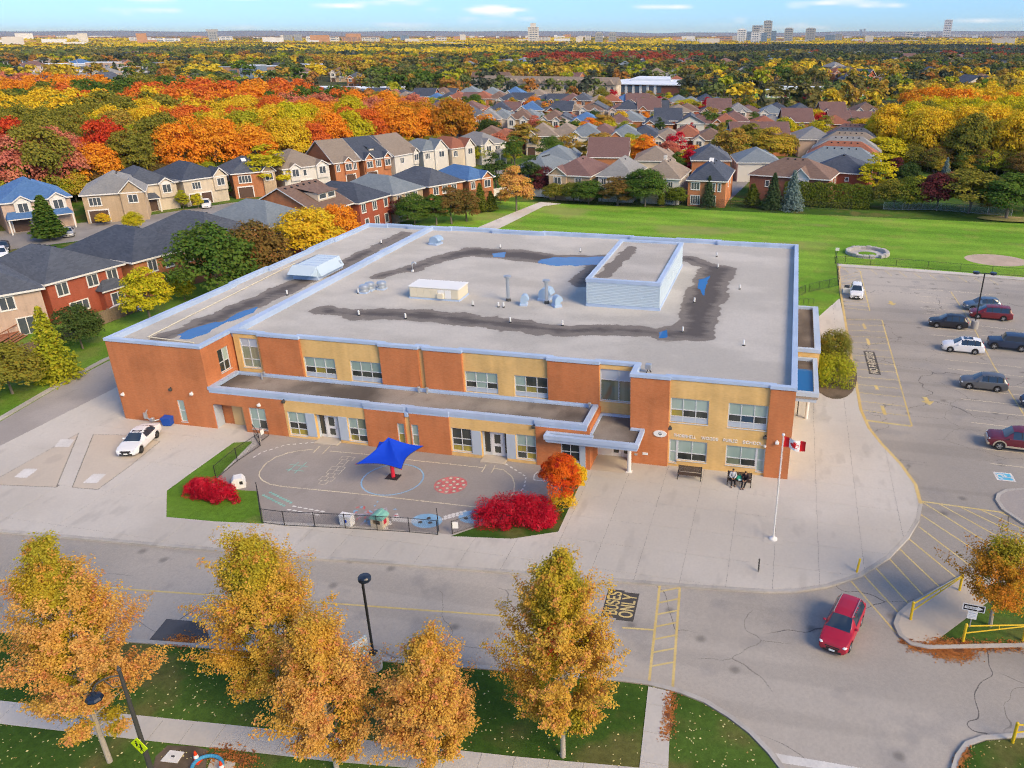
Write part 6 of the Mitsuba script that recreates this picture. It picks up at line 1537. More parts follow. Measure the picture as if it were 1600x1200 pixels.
def house_parts(W, D, wall, roof, rtype='hip', h=5.4, pitch=.55, gables=(), wins=(), side_wins=True, garage=None, door=None, porch=None, vents=4, dormer=None, chimney=None, skylight=None, gwall=None, bay=None, low=None, base=-.4):
  """local frame: x along the side that faces the camera, y away from it; eaves run 0..W, 0..D"""
  P, n, o = {}, [0], .4
  gw = gwall or wall
  w = MB().box(o, o, base, W - o, D - o, h - .05)
  if rtype.startswith('gable'):
    r_ = (D if rtype == 'gable_x' else W) / 2 * pitch
    if rtype == 'gable_x':
      for x in (o, W - o - .3): w.wall(Polygon([(o, h - .06), (D - o, h - .06), (D / 2, h + r_ - o * pitch - .08)]), 'x', x, x + .3)
    else:
      for y in (o, D - o - .3): w.wall(Polygon([(o, h - .06), (W - o, h - .06), (W / 2, h + r_ - o * pitch - .08)]), 'y', y, y + .3)
  P['wall'] = (w, wall)
  t = .16
  rb = MB()
  if rtype == 'hip':
    s = min(W, D) / 2; r_ = s * pitch
    if D >= W: A, B_ = (W / 2, s, h + r_), (W / 2, D - s + 1e-3, h + r_)
    else: A, B_ = (s, D / 2, h + r_), (W - s, D / 2, h + r_)
    c = [(0, 0, h), (W, 0, h), (W, D, h), (0, D, h)]
    v = c + [A, B_] + [(x, y, z - t) for x, y, z in c]
    f = ([[0, 1, 4], [1, 2, 5], [1, 5, 4], [2, 3, 5], [3, 0, 4], [3, 4, 5]] if D >= W else [[0, 1, 5], [0, 5, 4], [1, 2, 5], [2, 3, 4], [2, 4, 5], [3, 0, 4]])
    f += [[a, b, b + 6] for a, b in ((1, 0), (2, 1), (3, 2), (0, 3))] + [[a, b + 6, a + 6] for a, b in ((1, 0), (2, 1), (3, 2), (0, 3))] + [[6, 8, 7], [6, 9, 8]]
    rb.add(v, f)
    ridge = (A, B_)
  elif rtype == 'gable_x':
    r_ = D / 2 * pitch
    rb.wall(Polygon([(0, h), (D / 2, h + r_), (D, h), (D, h - t), (D / 2, h + r_ - t), (0, h - t)]), 'x', -.15, W + .15); ridge = ((0.3, D / 2, h + r_), (W - .3, D / 2, h + r_))
  else:
    r_ = W / 2 * pitch
    rb.wall(Polygon([(0, h), (W / 2, h + r_), (W, h), (W, h - t), (W / 2, h + r_ - t), (0, h - t)]), 'y', -.15, D + .15); ridge = ((W / 2, .3, h + r_), (W / 2, D - .3, h + r_))
  slope_front = pitch if rtype != 'gable_y' else 99
  fas = MB()
  fas.prism(sbox(-.06, -.06, W + .06, D + .06).difference(sbox(.06, .06, W - .06, D - .06)), h - t - .1, h - .03)
  if rtype == 'gable_x':
    for x in (-.16, W + .1): fas.wall(Polygon([(-.05, h - t - .06), (D / 2, h + r_ - t - .06), (D + .05, h - t - .06), (D + .05, h - .02), (D / 2, h + r_ - .02), (-.05, h - .02)]), 'x', x, x + .07)
  for i, (x0, x1, gp, kind) in enumerate(gables):
    xc, hw = (x0 + x1) / 2, (x1 - x0) / 2
    zt = h + hw * gp
    back = min((zt - h) / slope_front + .4, D / 2)
    gw_ = MB().wall(Polygon([(x0 + .3, h - .3), (x1 - .3, h - .3), (xc, zt - .3 * gp - .05)]), 'y', -.05, .45)
    gw_.box(x0 + .3, -.05, base if kind == 'full' else h - 3.0, x1 - .3, .5, h - .28)
    P['gable_wall' if i == 0 else 'gable_wall_%03d' % i] = (gw_, gw)
    rb.wall(Polygon([(x0, h), (xc, zt), (x1, h), (x1, h - t), (xc, zt - t), (x0, h - t)]), 'y', -.35, back)
    fas.wall(Polygon([(x0 - .03, h - t - .1), (xc, zt - t - .1), (x1 + .03, h - t - .1), (x1 + .03, h - .02), (xc, zt - .02), (x0 - .03, h - .02)]), 'y', -.42, -.36)
    if kind == 'arch': win_parts(P, n, xc - .8, xc + .8, h - 2.0, h - .4, -.06, 2, True)
    else: win_parts(P, n, xc - .8, xc + .8, h - 2.0, h - .55, -.06, 2)
  P['roof'] = (rb, roof)
  P['fascia'] = (fas, 'white_trim')
  (ax, ay, az), (bx, by, bz) = ridge
  for i in range(vents):
    q = (i + .5) / vents
    x, y = ax + (bx - ax) * q, ay + (by - ay) * q
    dx, dy = (0, -.7) if abs(bx - ax) > abs(by - ay) else (.7, 0)
    P['roof_vent' if i == 0 else 'roof_vent_%03d' % i] = (MB().bbox(x + dx - .17, y + dy - .17, az - .7 * pitch - .12, x + dx + .17, y + dy + .17, az - .7 * pitch + .2, .04), 'black_metal')
  for x0, x1, z0, z1, c in wins: win_parts(P, n, x0, x1, z0, z1, o, c)
  if side_wins:
    for y in (D * .35, D * .65):
      win_parts(P, n, y - .45, y + .45, 3.4, 4.6, 0, 1, side=W - o); win_parts(P, n, y - .45, y + .45, 3.4, 4.6, 0, 1, side=o if o > 1 else o)
  if garage:
    for i, (x0, x1) in enumerate(garage):
      P['garage_door' if i == 0 else 'garage_door_%03d' % i] = (MB().box(x0, o - .08, -.1, x1, o + .02, 2.2), 'garage_brown')
      P['garage_frame' if i == 0 else 'garage_frame_%03d' % i] = (MB().wall(R(x0 - .2, -.1, x1 + .2, 2.45).difference(R(x0, -.2, x1, 2.2)), 'y', o - .12, o + .01), 'white_trim')
  if door:
    x0 = door
    P['door'] = (MB().box(x0, o - .05, .1, x0 + .95, o + .02, 2.2), 'garage_brown'); P['door_frame'] = (MB().wall(R(x0 - .15, 0, x0 + 1.1, 2.4).difference(R(x0, 0, x0 + .95, 2.2)), 'y', o - .1, o + .01), 'white_trim')
  if porch:
    x0, x1, d_, pz = porch
    P['porch_roof'] = (MB().add([(x0, -d_, pz), (x1, -d_, pz), (x1 - .5, o, pz + .9), (x0 + .5, o, pz + .9), (x0, -d_, pz - .14), (x1, -d_, pz - .14), (x1, o, pz - .1), (x0, o, pz - .1)], [[0, 1, 2], [0, 2, 3], [1, 6, 2], [0, 3, 7], [0, 4, 5], [0, 5, 1], [1, 5, 6], [0, 7, 4], [4, 7, 6], [4, 6, 5]]), roof)
    P['porch_fascia'] = (MB().box(x0 - .03, -d_ - .04, pz - .26, x1 + .03, -d_ + .02, pz - .1), 'white_trim')
    for i, x in enumerate((x0 + .2, (x0 + x1) / 2, x1 - .2)):
      P['porch_post' if i == 0 else 'porch_post_%03d' % i] = (MB().box(x - .11, -d_ + .1, base, x + .11, -d_ + .32, pz - .1), 'white_trim')
  if bay:
    x0, x1, d_, bz_ = bay
    P['bay_wall'] = (MB().box(x0, o - d_, base, x1, o + .05, bz_), wall)
    P['bay_roof'] = (MB().add([(x0 - .35, o - d_ - .35, bz_), (x1 + .35, o - d_ - .35, bz_), (x1 + .35, o, bz_), (x0 - .35, o, bz_), (x0 + .9, o, bz_ + 1.1), (x1 - .9, o, bz_ + 1.1)], [[0, 1, 5], [0, 5, 4], [1, 2, 5], [3, 0, 4], [0, 3, 2], [0, 2, 1]]), roof)
    P['bay_fascia'] = (MB().box(x0 - .4, o - d_ - .41, bz_ - .14, x1 + .4, o - d_ - .33, bz_ + .02), 'white_trim')
    win_parts(P, n, (x0 + x1) / 2 - .9, (x0 + x1) / 2 + .9, .1, 2.1, o - d_, 2)
  if dormer:
    x0, x1, y0, z0, z1 = dormer
    P['dormer'] = (MB().add([(x0, y0, z0), (x1, y0, z0), (x1, y0, z1), (x0, y0, z1), (x1, y0 + (z1 - z0) / pitch, z1), (x0, y0 + (z1 - z0) / pitch, z1)], [[0, 1, 2], [0, 2, 3], [1, 4, 2], [0, 3, 5]]), 'house_cream')
    P['dormer_roof'] = (MB().add([(x0 - .3, y0 - .4, z1), (x1 + .3, y0 - .4, z1), (x1 + .3, y0 + (z1 - z0) / pitch + 1.6, z1 + .7), (x0 - .3, y0 + (z1 - z0) / pitch + 1.6, z1 + .7), (x0 - .3, y0 - .4, z1 - .12), (x1 + .3, y0 - .4, z1 - .12)], [[0, 1, 2], [0, 2, 3], [4, 5, 1], [4, 1, 0]]), roof)
    k = (x1 - x0) / 2
    win_parts(P, n, x0 + .35, x0 + k - .25, z0 + .4, z1 - .3, y0, 1); win_parts(P, n, x0 + k + .25, x1 - .35, z0 + .4, z1 - .3, y0, 1)
  if chimney: P['chimney'] = (MB().box(chimney[0] - .35, chimney[1] - .35, h, chimney[0] + .35, chimney[1] + .35, h + r_ + .7), wall)
  if skylight:
    x, y = skylight
    z = h + min(y, x, W - x) * pitch
    P['skylight'] = (MB().add([(x - .5, y - .55, z - .55 * pitch + .12), (x + .5, y - .55, z - .55 * pitch + .12), (x + .5, y + .55, z + .55 * pitch + .12), (x - .5, y + .55, z + .55 * pitch + .12)], [[0, 1, 2, 3]]), 'white_paint')
  return P


def house(P0, Q0, D, wall, roof, lab, group=None, cat='house', z=0.0, **kw):
  a, b = np.array(P0, float), np.array(Q0, float)
  d = b - a
  W = float(np.linalg.norm(d))
  gid = uniq('kind_house')
  grp(gid, house_parts(W, D, wall, roof, **kw))
  inst('house', gid, M4(a[0], a[1], z, math.atan2(d[1], d[0])), lab, cat, group)


def rear(W, n=3): return [(1.2 + i * (W - 2.4) / n + .2, 1.2 + i * (W - 2.4) / n + 1.5, 3.5, 4.9, 2) for i in range(n)] + [(1.4, 3.2, .9, 2.2, 3), (W - 4.0, W - 2.2, .2, 2.3, 2)]


# backs of the row along the school's west side
house((-93.5, 67.2), (-87.4, 76.6), 14.5, 'house_pink', 'roof_slate', 'pink beige brick house with a slate roof at the left edge', wins=[(2.2, 3.7, 3.4, 4.9, 2), (6.4, 7.9, 3.4, 4.9, 2), (1.6, 3.4, .3, 2.0, 2), (7.6, 9.4, 0, 2.1, 2)], vents=3)
house((-88.4, 77.6), (-86.4, 88.4), 15, 'house_red', 'roof_slate', 'red brick house with a hipped back porch roof and white patio door', wins=[(1.5, 2.9, 3.4, 4.9, 2), (5.6, 7.0, 3.5, 4.9, 2), (8.4, 9.8, 3.5, 4.9, 2), (2.6, 5.0, .9, 2.1, 3)], bay=(6.6, 10.2, 1.1, 2.75))
house((-85.6, 88.8), (-83.4, 100.2), 15.5, 'house_orange', 'roof_dark', 'orange brick house with a dark hip roof behind the yellow green tree', wins=[(2.5, 3.8, 3.4, 4.9, 2), (5.2, 6.5, 3.4, 4.9, 2), (8.6, 9.7, 3.4, 4.9, 2), (4.8, 6.0, .3, 2.1, 2), (7.0, 8.4, .3, 2.1, 2)], vents=6)
house((-83.6, 100.8), (-81.4, 111.6), 15.5, 'house_orange', 'roof_slate', 'brick house half hidden by the large green tree beside the school', wins=rear(10.8), vents=5)
house((-80.4, 111.9), (-78.4, 122.6), 15, 'house_red', 'roof_greyblue', 'red brick house with a blue grey hip roof behind the yellow orange tree', wins=rear(10.7, 4), vents=4)
house((-78.8, 123.6), (-77.4, 133.6), 15.5, 'house_orange', 'roof_brown', 'orange brick house with a brown gable roof and a wide cream dormer', rtype='gable_x', pitch=.5, wins=rear(10, 3), dormer=(3.4, 8.2, 2.2, 6.6, 8.1), vents=6, skylight=(3, 6))
house((-76.2, 133.4), (-74.4, 143.0), 15, 'house_red', 'roof_dark', 'red brick house with a plain dark roof next to the brown gable', wins=[(1.0, 2.1, 3.4, 4.9, 2), (4.2, 5.3, 3.4, 4.9, 2), (7.6, 8.6, 3.4, 4.9, 1), (1.6, 2.6, .2, 2.1, 1), (4.4, 5.6, .2, 2.1, 2), (7.4, 8.4, .4, 2.0, 1)], vents=5)
house((-73.8, 142.4), (-71.6, 152.0), 15, 'house_tan', 'roof_greyblue', 'tan house with a pale blue grey roof behind the dark red shrub', wins=rear(9.8, 3), vents=4)
house((-71.0, 152.4), (-66.6, 161.0), 15, 'house_orange', 'roof_slate', 'orange brick house with a slate hip roof behind the row of bronze green trees', wins=rear(9.6, 3), vents=4)
house((-66.0, 161.4), (-62.4, 168.2), 13, 'house_orange', 'roof_blue', 'orange brick house with a bright blue roof and a small gable', wins=[(1, 2, 3.4, 4.8, 2), (5.4, 6.4, 3.4, 4.8, 2)], gables=[(3.4, 7.0, .8, 'plain')], vents=5)
# fronts across the street
house((-146, 108), (-141, 117.5), 14, 'house_pink', 'roof_plum', 'house with a plum roof and white dormer window at the left edge', gables=[(5.5, 9.5, .5, 'plain')], wins=[(1.5, 3.5, 3.2, 4.7, 3)], porch=(.5, 10, 1.6, 2.7), door=4)
house((-140.2, 118.6), (-133.4, 128.2), 15, 'house_pink', 'roof_blue', 'house with a large blue roof and two arched dormer windows', gables=[(2.0, 5.2, .7, 'arch'), (7.6, 10.8, .7, 'arch')], gwall='house_white', porch=(.5, 11, 2.0, 2.7), door=7.5, garage=[(1.4, 4.2)], vents=3)
house((-132.6, 128.8), (-123.6, 135.8), 15, 'house_tan', 'roof_grey', 'tan stone house with a grey roof and a tall arched entrance gable', gables=[(6.6, 11.3, 1.0, 'full')], wins=[(1.4, 3.4, 3.2, 4.7, 3), (7.2, 8.0, .4, 3.4, 1)], door=9.0, vents=2, garage=[(1.0, 4.2)])
house((-131.0, 138.6), (-125.4, 147.2), 15, 'house_cream', 'roof_slate', 'cream house with a slate roof and two brown garage doors', gables=[(6.2, 9.4, .7, 'arch')], wins=[(1.6, 2.2, 3.4, 4.6, 1), (3.2, 3.8, 3.4, 4.6, 1)], garage=[(.9, 3.0), (3.4, 5.5)], porch=(.4, 5.9, 1.0, 2.7), vents=2)
house((-125.0, 147.8), (-120.8, 157.2), 15, 'house_cream', 'roof_dark', 'cream house with a dark blue grey roof and a triple window gable', gables=[(6.6, 10.2, 1.0, 'plain')], wins=[(2.2, 4.0, 3.2, 4.6, 3)], garage=[(1.2, 3.4), (3.8, 6.0)], vents=2)
house((-120.6, 157.8), (-114.0, 165.0), 14, 'house_orange', 'roof_slate', 'house with a slate roof, skylight and tan arched gable behind the yellow tree', gables=[(6.4, 9.7, 1.0, 'full')], gwall='house_tan', wins=[(1.6, 4.2, 3.2, 4.7, 4)], skylight=(4, 4), garage=[(1.2, 4.2)], vents=0)
house((-113.4, 166.4), (-107.2, 177.0), 14, 'house_white', 'roof_taupe', 'white house with a taupe roof and two arched dormers', gables=[(1.6, 4.6, .7, 'arch'), (8.2, 11.6, .7, 'arch')], wins=[(5.2, 6.0, 3.3, 4.6, 1)], garage=[(4.2, 7.0)], vents=0)
house((-106.8, 177.4), (-103.0, 183.6), 15, 'house_orange', 'roof_taupe', 'narrow orange brick house with a taupe gable roof', rtype='gable_x', pitch=.62, gables=[(2.6, 5.2, .9, 'plain')], wins=[(.9, 1.7, 3.3, 4.8, 2), (5.4, 6.2, 3.3, 4.8, 2)], garage=[(3.2, 5.6)], vents=0)
house((-102.6, 184.0), (-98.6, 191.6), 15, 'house_orange', 'roof_dark', 'orange brick house with a dark gable roof and a small white dormer', rtype='gable_x', pitch=.62, gables=[(.3, 3.4, 1.0, 'plain'), (5.9, 8.4, 1.0, 'plain')], wins=[(3.9, 5.4, 3.3, 4.8, 3)], garage=[(1.2, 4.0)], dormer=(3.8, 5.2, 2.6, 6.9, 7.7), vents=0)
house((-98.2, 192.2), (-95.6, 201.6), 15, 'house_white', 'roof_taupe', 'white house with a broad taupe gable roof', rtype='gable_x', pitch=.6, wins=[(2.4, 3.8, 3.2, 4.6, 3)], gables=[(7.0, 9.4, 1.0, 'plain')], vents=0)
house((-95.2, 202.4), (-90.6, 209.4), 13, 'house_white', 'roof_greyblue', 'white house with a grey gable beside the rust roof', gables=[(3.5, 8.2, 1.1, 'full')], wins=[(1, 2.4, 3.2, 4.6, 3)], vents=1)
house((-89.6, 208.6), (-85.6, 216.4), 13, 'house_cream', 'roof_rust', 'cream house with a rust red roof', gables=[(4.6, 8.6, 1.1, 'full')], gwall='house_white', wins=[(1, 2.4, 3.2, 4.6, 3)], vents=0)
house((-84.6, 217.6), (-79.6, 226.0), 14, 'house_white', 'roof_grey', 'white house with a grey roof and round porch at the end of the row', gables=[(1, 4.6, .9, 'plain')], wins=[(5.6, 7.4, 3.2, 4.6, 3)], porch=(5, 9.6, 2.2, 2.8), vents=0)
# backs of the row behind the field
house((-62.4, 178.0), (-52.6, 176.0), 14, 'house_tan', 'roof_greyblue', 'house with a blue grey roof between the dark conifers', wins=rear(10), vents=5)
house((-52.2, 172.8), (-41.8, 172.0), 16, 'house_tan', 'roof_plum', 'beige house with a plum brown roof and a gable left of the field hedge', wins=[(6.6, 8.0, 3.4, 4.8, 2)], gables=[(.3, 5.0, .75, 'plain')], vents=1)
house((-41.0, 173.0), (-32.4, 172.8), 14.5, 'house_white', 'roof_grey', 'pale house with a steep grey hip roof behind the field hedge', wins=[(1.2, 2.2, 3.6, 4.8, 2), (5.4, 6.4, 3.6, 4.8, 2)], pitch=.75, vents=1)
house((-31.4, 173.0), (-22.2, 172.6), 13.5, 'house_white', 'roof_taupe', 'white house with a taupe hip roof and an arched window', wins=[(6.4, 7.4, 3.4, 4.6, 2), (5.8, 7.6, .2, 2, 4), (2, 3, 3.4, 4.6, 2)], pitch=.7, chimney=(4.6, 6), vents=2)
house((-21.0, 172.0), (-12.2, 171.8), 16.5, 'house_orange', 'roof_dark', 'orange brick house with a dark hip roof and two skylights behind the small spruce', wins=[(1.1, 2.9, 3.4, 4.8, 3), (5.2, 6.2, 3.2, 4.8, 2), (6.8, 7.4, 3.2, 4.8, 1), (1.1, 3.0, .3, 2.1, 4), (5.4, 6.4, .2, 2.2, 2)], pitch=.72, skylight=(4.4, 7.0), vents=2)
house((-8.6, 182.4), (9.0, 178.6), 13, 'house_brown', 'roof_brown', 'brown brick house with a wide brown roof and a white gable', gables=[(9.4, 13.8, .95, 'full')], gwall='house_white', wins=[(4.0, 4.8, 3.0, 4.2, 1), (14.4, 15.6, 3.0, 4.2, 3)], vents=3, pitch=.5)
house((4.6, 190.6), (17.6, 188.0), 13, 'house_red', 'roof_dark', 'red brick house with a dark hip roof and a small octagonal window', wins=[(8.2, 8.9, 3.6, 4.3, 1)], vents=2, pitch=.5)
for (x, y), w_, rf, wl, lab in (((2.5, 204.5), 19, 'roof_greyblue', 'house_brown', 'first long blue grey roof behind the dark hip roof'), ((4.0, 216), 18.5, 'roof_rust', 'house_orange', 'long rust roof in the receding row on the right'), ((5.5, 227.5), 18, 'roof_grey', 'house_tan', 'long grey roof in the receding row on the right'), ((7.0, 239), 18, 'roof_taupe', 'house_brown', 'long taupe roof in the receding row on the right'), ((8.5, 250.5), 17, 'roof_slate', 'house_tan', 'long slate roof near the end of the receding row'), ((10.0, 262), 17, 'roof_plum', 'house_orange', 'long plum roof at the far end of the receding row')):
  house((x, y), (x + w_, y - 1.5), 10.5, wl, rf, lab, pitch=.62, vents=5, wins=[(1.5, 2.5, 3.4, 4.6, 2), (w_ - 4, w_ - 3, 3.4, 4.6, 2)])

# the estate beyond: a few kinds, each house an instance
EST = [(W_ * 1.16, D_ * 1.12, wl, rf, rt, g) for i, (W_, D_, wl, rf, rt, g) in enumerate([
  (9.4, 13, 'house_orange', 'roof_slate', 'hip', 1), (9.8, 13.5, 'house_cream', 'roof_dark', 'hip', 2), (9.2, 12.5, 'house_pink', 'roof_plum', 'hip', 1), (10, 13, 'house_white', 'roof_greyblue', 'hip', 1),
  (9.4, 12, 'house_red', 'roof_dark', 'gable_x', 1), (9.6, 12.5, 'house_tan', 'roof_brown', 'hip', 2), (9.4, 13, 'house_orange', 'roof_plum', 'gable_x', 1), (9.8, 12.5, 'house_cream', 'roof_taupe', 'hip', 1),
  (9.2, 12.5, 'house_white', 'roof_slate', 'gable_y', 0), (9.6, 13, 'house_orange', 'roof_greyblue', 'hip', 1), (9.6, 13, 'house_pink', 'roof_grey', 'hip', 2), (9.4, 12.5, 'house_orange', 'roof_rust', 'hip', 1), (9.6, 13, 'house_cream', 'roof_blue', 'hip', 1)])]
NAMEC = {'house_orange': 'orange brick', 'house_cream': 'cream', 'house_pink': 'pink beige', 'house_white': 'white', 'house_red': 'red brick', 'house_tan': 'tan', 'roof_slate': 'slate grey', 'roof_dark': 'dark', 'roof_plum': 'plum', 'roof_greyblue': 'blue grey', 'roof_brown': 'brown', 'roof_taupe': 'taupe', 'roof_grey': 'grey', 'roof_rust': 'rust red', 'roof_blue': 'blue'}
for i, (W_, D_, wl, rf, rt, g) in enumerate(EST):
  gb_ = [[], [(.4, 4.4, .8, 'plain')], [(.4, 4.2, .8, 'arch'), (5.4, 9.0, .7, 'plain')]][g]
  grp('estate_house_%02d' % i, house_parts(W_, D_, wl, rf, rtype=rt, pitch=.54, gables=gb_, wins=[(5.8, 7.4, 3.3, 4.7, 2), (1.4, 3.0, 3.3, 4.7, 2), (5.8, 6.8, .5, 2.1, 2)], garage=[(1.0, 3.6)], vents=0, gwall='house_white' if g == 2 else None, side_wins=True))
ESTATE = Polygon([(-77.06,206.87), (-91.3,233.77), (-114.02,258.91), (-150.43,311.53), (-190.23,343.43), (-238.25,374.57), (-254.01,405.94), (-219.04,424.66), (-178.12,433.71), (-145.68,424.57), (-116.65,420.71), (-90.86,426.41), (-57.32,423.98), (-35.91,401.58), (-16.23,367.33), (13,360.26), (38.31,372.5), (37.84,330.33), (23.59,291.43), (19.48,274.42), (1.63,266.71), (-1.54,223.56), (-21.47,211.42)])
TAKEN = [(np.array([-100, 209]), 24), (np.array([-80, 222]), 12), (np.array([14, 225]), 22), (np.array([16, 250]), 22), (np.array([-47, 182]), 12)]
rg = random.Random(21)
est_xy = []
rot0 = .16
for j, vv in enumerate(np.cumsum([0, 17, 31, 17, 30, 17, 31, 17, 30, 17, 31, 17, 30, 17, 31, 17, 30, 17])):
  for i in range(-40, 30):
    u = i * 12.6 + (j % 3) * 3
    bend = .0009 * u * u * (1 if j % 4 < 2 else -.5)
    x = u * math.cos(rot0) - (vv + bend) * math.sin(rot0) - 10
    y = 203 + u * math.sin(rot0) * .9 + (vv + bend) * math.cos(rot0)
    x += rg.uniform(-.8, .8); y += rg.uniform(-1, 1)
    if not ESTATE.contains(Point(x, y)): continue
    if any(np.hypot(x - c[0], y - c[1]) < r_ for c, r_ in TAKEN): continue
    k = rg.randrange(len(EST))
    est_xy.append((x, y, k, rot0 + (PI if j % 2 else 0) + rg.uniform(-.06, .06)))
est_xy.sort(key=lambda q: q[1])
print('estate houses', len(est_xy))
for n_, (x, y, k, a) in enumerate(est_xy[:298]):
  W_, D_, wl, rf, rt, g = EST[k]
  zone = 'just behind the first row past the field' if y < 235 else 'in the middle of the distant estate' if y < 330 else 'at the far edge of the distant estate'
  inst('estate_house', 'estate_house_%02d' % k, M4(x - W_ / 2 * math.cos(a), y - W_ / 2 * math.sin(a), -.3, a, sx=rg.uniform(.9, 1.06), sy=rg.uniform(.9, 1.1), sz=rg.uniform(.86, 1.08)), '%s house with a %s roof %s' % (NAMEC[wl], NAMEC[rf], zone), 'house', '%s houses with %s roofs %s' % (NAMEC[wl], NAMEC[rf], zone))
for n_, (x, y, k, a) in enumerate(est_xy[298:]):
  inst('estate_rest__%03d' % (n_ + 1), 'estate_house_%02d' % k, M4(x - 4.5 * math.cos(a), y - 4.5 * math.sin(a), -.3, a))
if len(est_xy) > 298: tag('estate_rest', 'small distant roofs at the far end of the estate', 'houses', kind='stuff')
tag('street', 'grey residential streets between the houses', 'street', kind='structure')
put('street', MB().strip([(-178, 62), (-150, 92), (-128, 118), (-110, 142), (-97, 165), (-88, 185), (-76, 205), (-60, 222), (-30, 232), (0, 240)], 9, -.2), 'street_lot')
put('street__lane', MB().strip([(-16, 182), (-14, 200), (-10, 240), (-2, 300), (10, 380)], 8, -.205), 'street_lot')
put('street__lane', MB().strip([(-90, 262), (-40, 268), (30, 275), (90, 290)], 8, -.21), 'street_lot')
put('yard_ground', MB().flat(Polygon([(-175, 60), (-68.5, 60), (-68, 112), (-60, 168), (20, 168), (60, 168), (60, 300), (-60, 320), (-140, 230), (-175, 150)]), -.22), 'grass_lawn', 'green back yards between the houses', 'grass', kind='structure')
for x in (-84, -82, -78): pass
put('driveway', MB().strip([(-150, 104), (-134, 121), (-122, 134), (-116, 146), (-108, 160), (-98, 176), (-90, 192), (-82, 206)], 13, -.19), 'street_lot', 'paved front yards and driveways along the far side of the street', 'driveway', kind='structure')
for (x, y), r_ in (((-138, 114), .62), ((-127, 130), .62), ((-119, 146), .5), ((-114, 156), .5)):
  put('driveway', MB().box(-2.8, -7, -.25, 2.8, 3, -.17), 'street_lot', 'paved driveway in front of a house across the street', 'driveway', kind='structure', M=M4(x + 2, y - 3, 0, .9))
for (x, y), lab in (((-90.6, 71.5), 'red brown wooden deck with stairs behind the pink beige house'), ((-84.9, 85.5), 'pale wooden deck with steps behind the red brick house')):
  k = uniq('deck'); tag(k, lab, 'deck')
  m = 'wood_deck' if 'red' in lab[:4] else 'white_trim'
  for i in range(9): put(k + '__plank', MB().box(-1.5 + i * .34, -2.2, .55, -1.2 + i * .34, 2.2, .6), m, M=M4(x, y, 0, .3))
  for i in range(3): put(k + '__step', MB().box(1.6 + i * .3, -1.6, .4 - i * .15, 1.9 + i * .3, 1.6, .45 - i * .15), m, M=M4(x, y, 0, .3))
  for s in (-2.1, 0, 2.1): put(k + '__railing_post', MB().box(1.4, s - .05, 0, 1.5, s + .05, 1.5), m, M=M4(x, y, 0, .3))
  put(k + '__railing', MB().box(1.41, -2.1, 1.4, 1.49, 2.1, 1.5), m, M=M4(x, y, 0, .3))


# ------------------------------------------------------------------ trees
def leaf_cloud(c, nrm, size, rng, curl=.35):
  """one folded leaf spray (two triangles) at every point of c, facing roughly along nrm"""
  n = len(c)
  N = nrm + rng.normal(0, .55, (n, 3)); N /= np.linalg.norm(N, axis=1, keepdims=True) + 1e-9
  a = np.cross(N, rng.normal(0, 1, (n, 3))); a /= np.linalg.norm(a, axis=1, keepdims=True) + 1e-9
  b = np.cross(N, a)
  s = size * rng.uniform(.6, 1.3, (n, 1))
  p = np.stack([c + a * s * .5, c + b * s * .36 + N * s * .12, c - a * s * .5, c - b * s * .36 + N * s * .12], 1)
  i = np.arange(n)[:, None] * 4
  return p.reshape(-1, 3), np.vstack([i + [0, 1, 2], i + [0, 2, 3]])


def tree_maple(seed, H=9.0, wide=.30, n_leaf=26000, leaf=.15, start=.16, red=False):
  """upswept street maple: limbs from the trunk, leaves along their outer parts"""
  rng = np.random.default_rng(seed)
  tr = MB()
  bend = rng.normal(0, .12, (6, 2)).cumsum(0); bend[0] = 0
  axis = np.array([(bend[i, 0] * .5, bend[i, 1] * .5, H * .97 * i / 5) for i in range(6)])
  tr.tube(axis, [.13, .115, .09, .06, .035, .012], 9)
  C, Nn = [], []
  nb = 96
  for k in range(nb):
    t = start + (0.97 - start) * (k / nb) ** .85
    h0 = t * H
    q = (t - start) / (1 - start)
    R_ = H * wide * (1.12 * (1 - q) ** .95 + .05) * (.62 + .62 * min(1, q / .2)) * rng.uniform(.62, 1.18)
    if q < .06: R_ *= .8
    az = k * 2.39996 + rng.normal(0, .25)
    el = math.radians(rng.uniform(24, 42) + 34 * q)
    L = R_ / math.cos(el)
    i0 = min(4, int(t / .97 * 5)); fr = t / .97 * 5 - i0
    o = axis[i0] * (1 - fr) + axis[i0 + 1] * fr
    d = np.array([math.cos(az) * math.cos(el), math.sin(az) * math.cos(el), math.sin(el)])
    if L > .5: tr.tube([o, o + d * L * .5 + [0, 0, -.04 * L], o + d * L * .9], [.035 * (1 - q) + .012, .018, .005], 5)
    m = int(n_leaf / nb * (.35 + 1.3 * R_ / (H * wide)))
    s = rng.uniform(.28, 1.05, m) ** .8
    # secondary twigs: leaves gather round a few points of the limb
    tw = rng.uniform(.3, 1.05, 12); off = np.clip(rng.normal(0, 1, (12, 3)), -1.6, 1.6) * (.10 + .12 * tw[:, None]) * L * .55
    off[:, 2] *= .6
    w = rng.integers(0, 12, m)
    base = o + d * (L * (.5 * s + .5 * tw[w]))[:, None] + off[w]
    p = base + np.clip(rng.normal(0, 1, (m, 3)), -1.7, 1.7) * np.array([.13, .13, .12])
    C.append(p); Nn.append((p - o) / (np.linalg.norm(p - o, axis=1, keepdims=True) + 1e-6) + [0, 0, .5])
  C, Nn = np.vstack(C), np.vstack(Nn)
  keep = C[:, 2] > H * .08
  return leaf_cloud(C[keep], Nn[keep], leaf, rng), tr


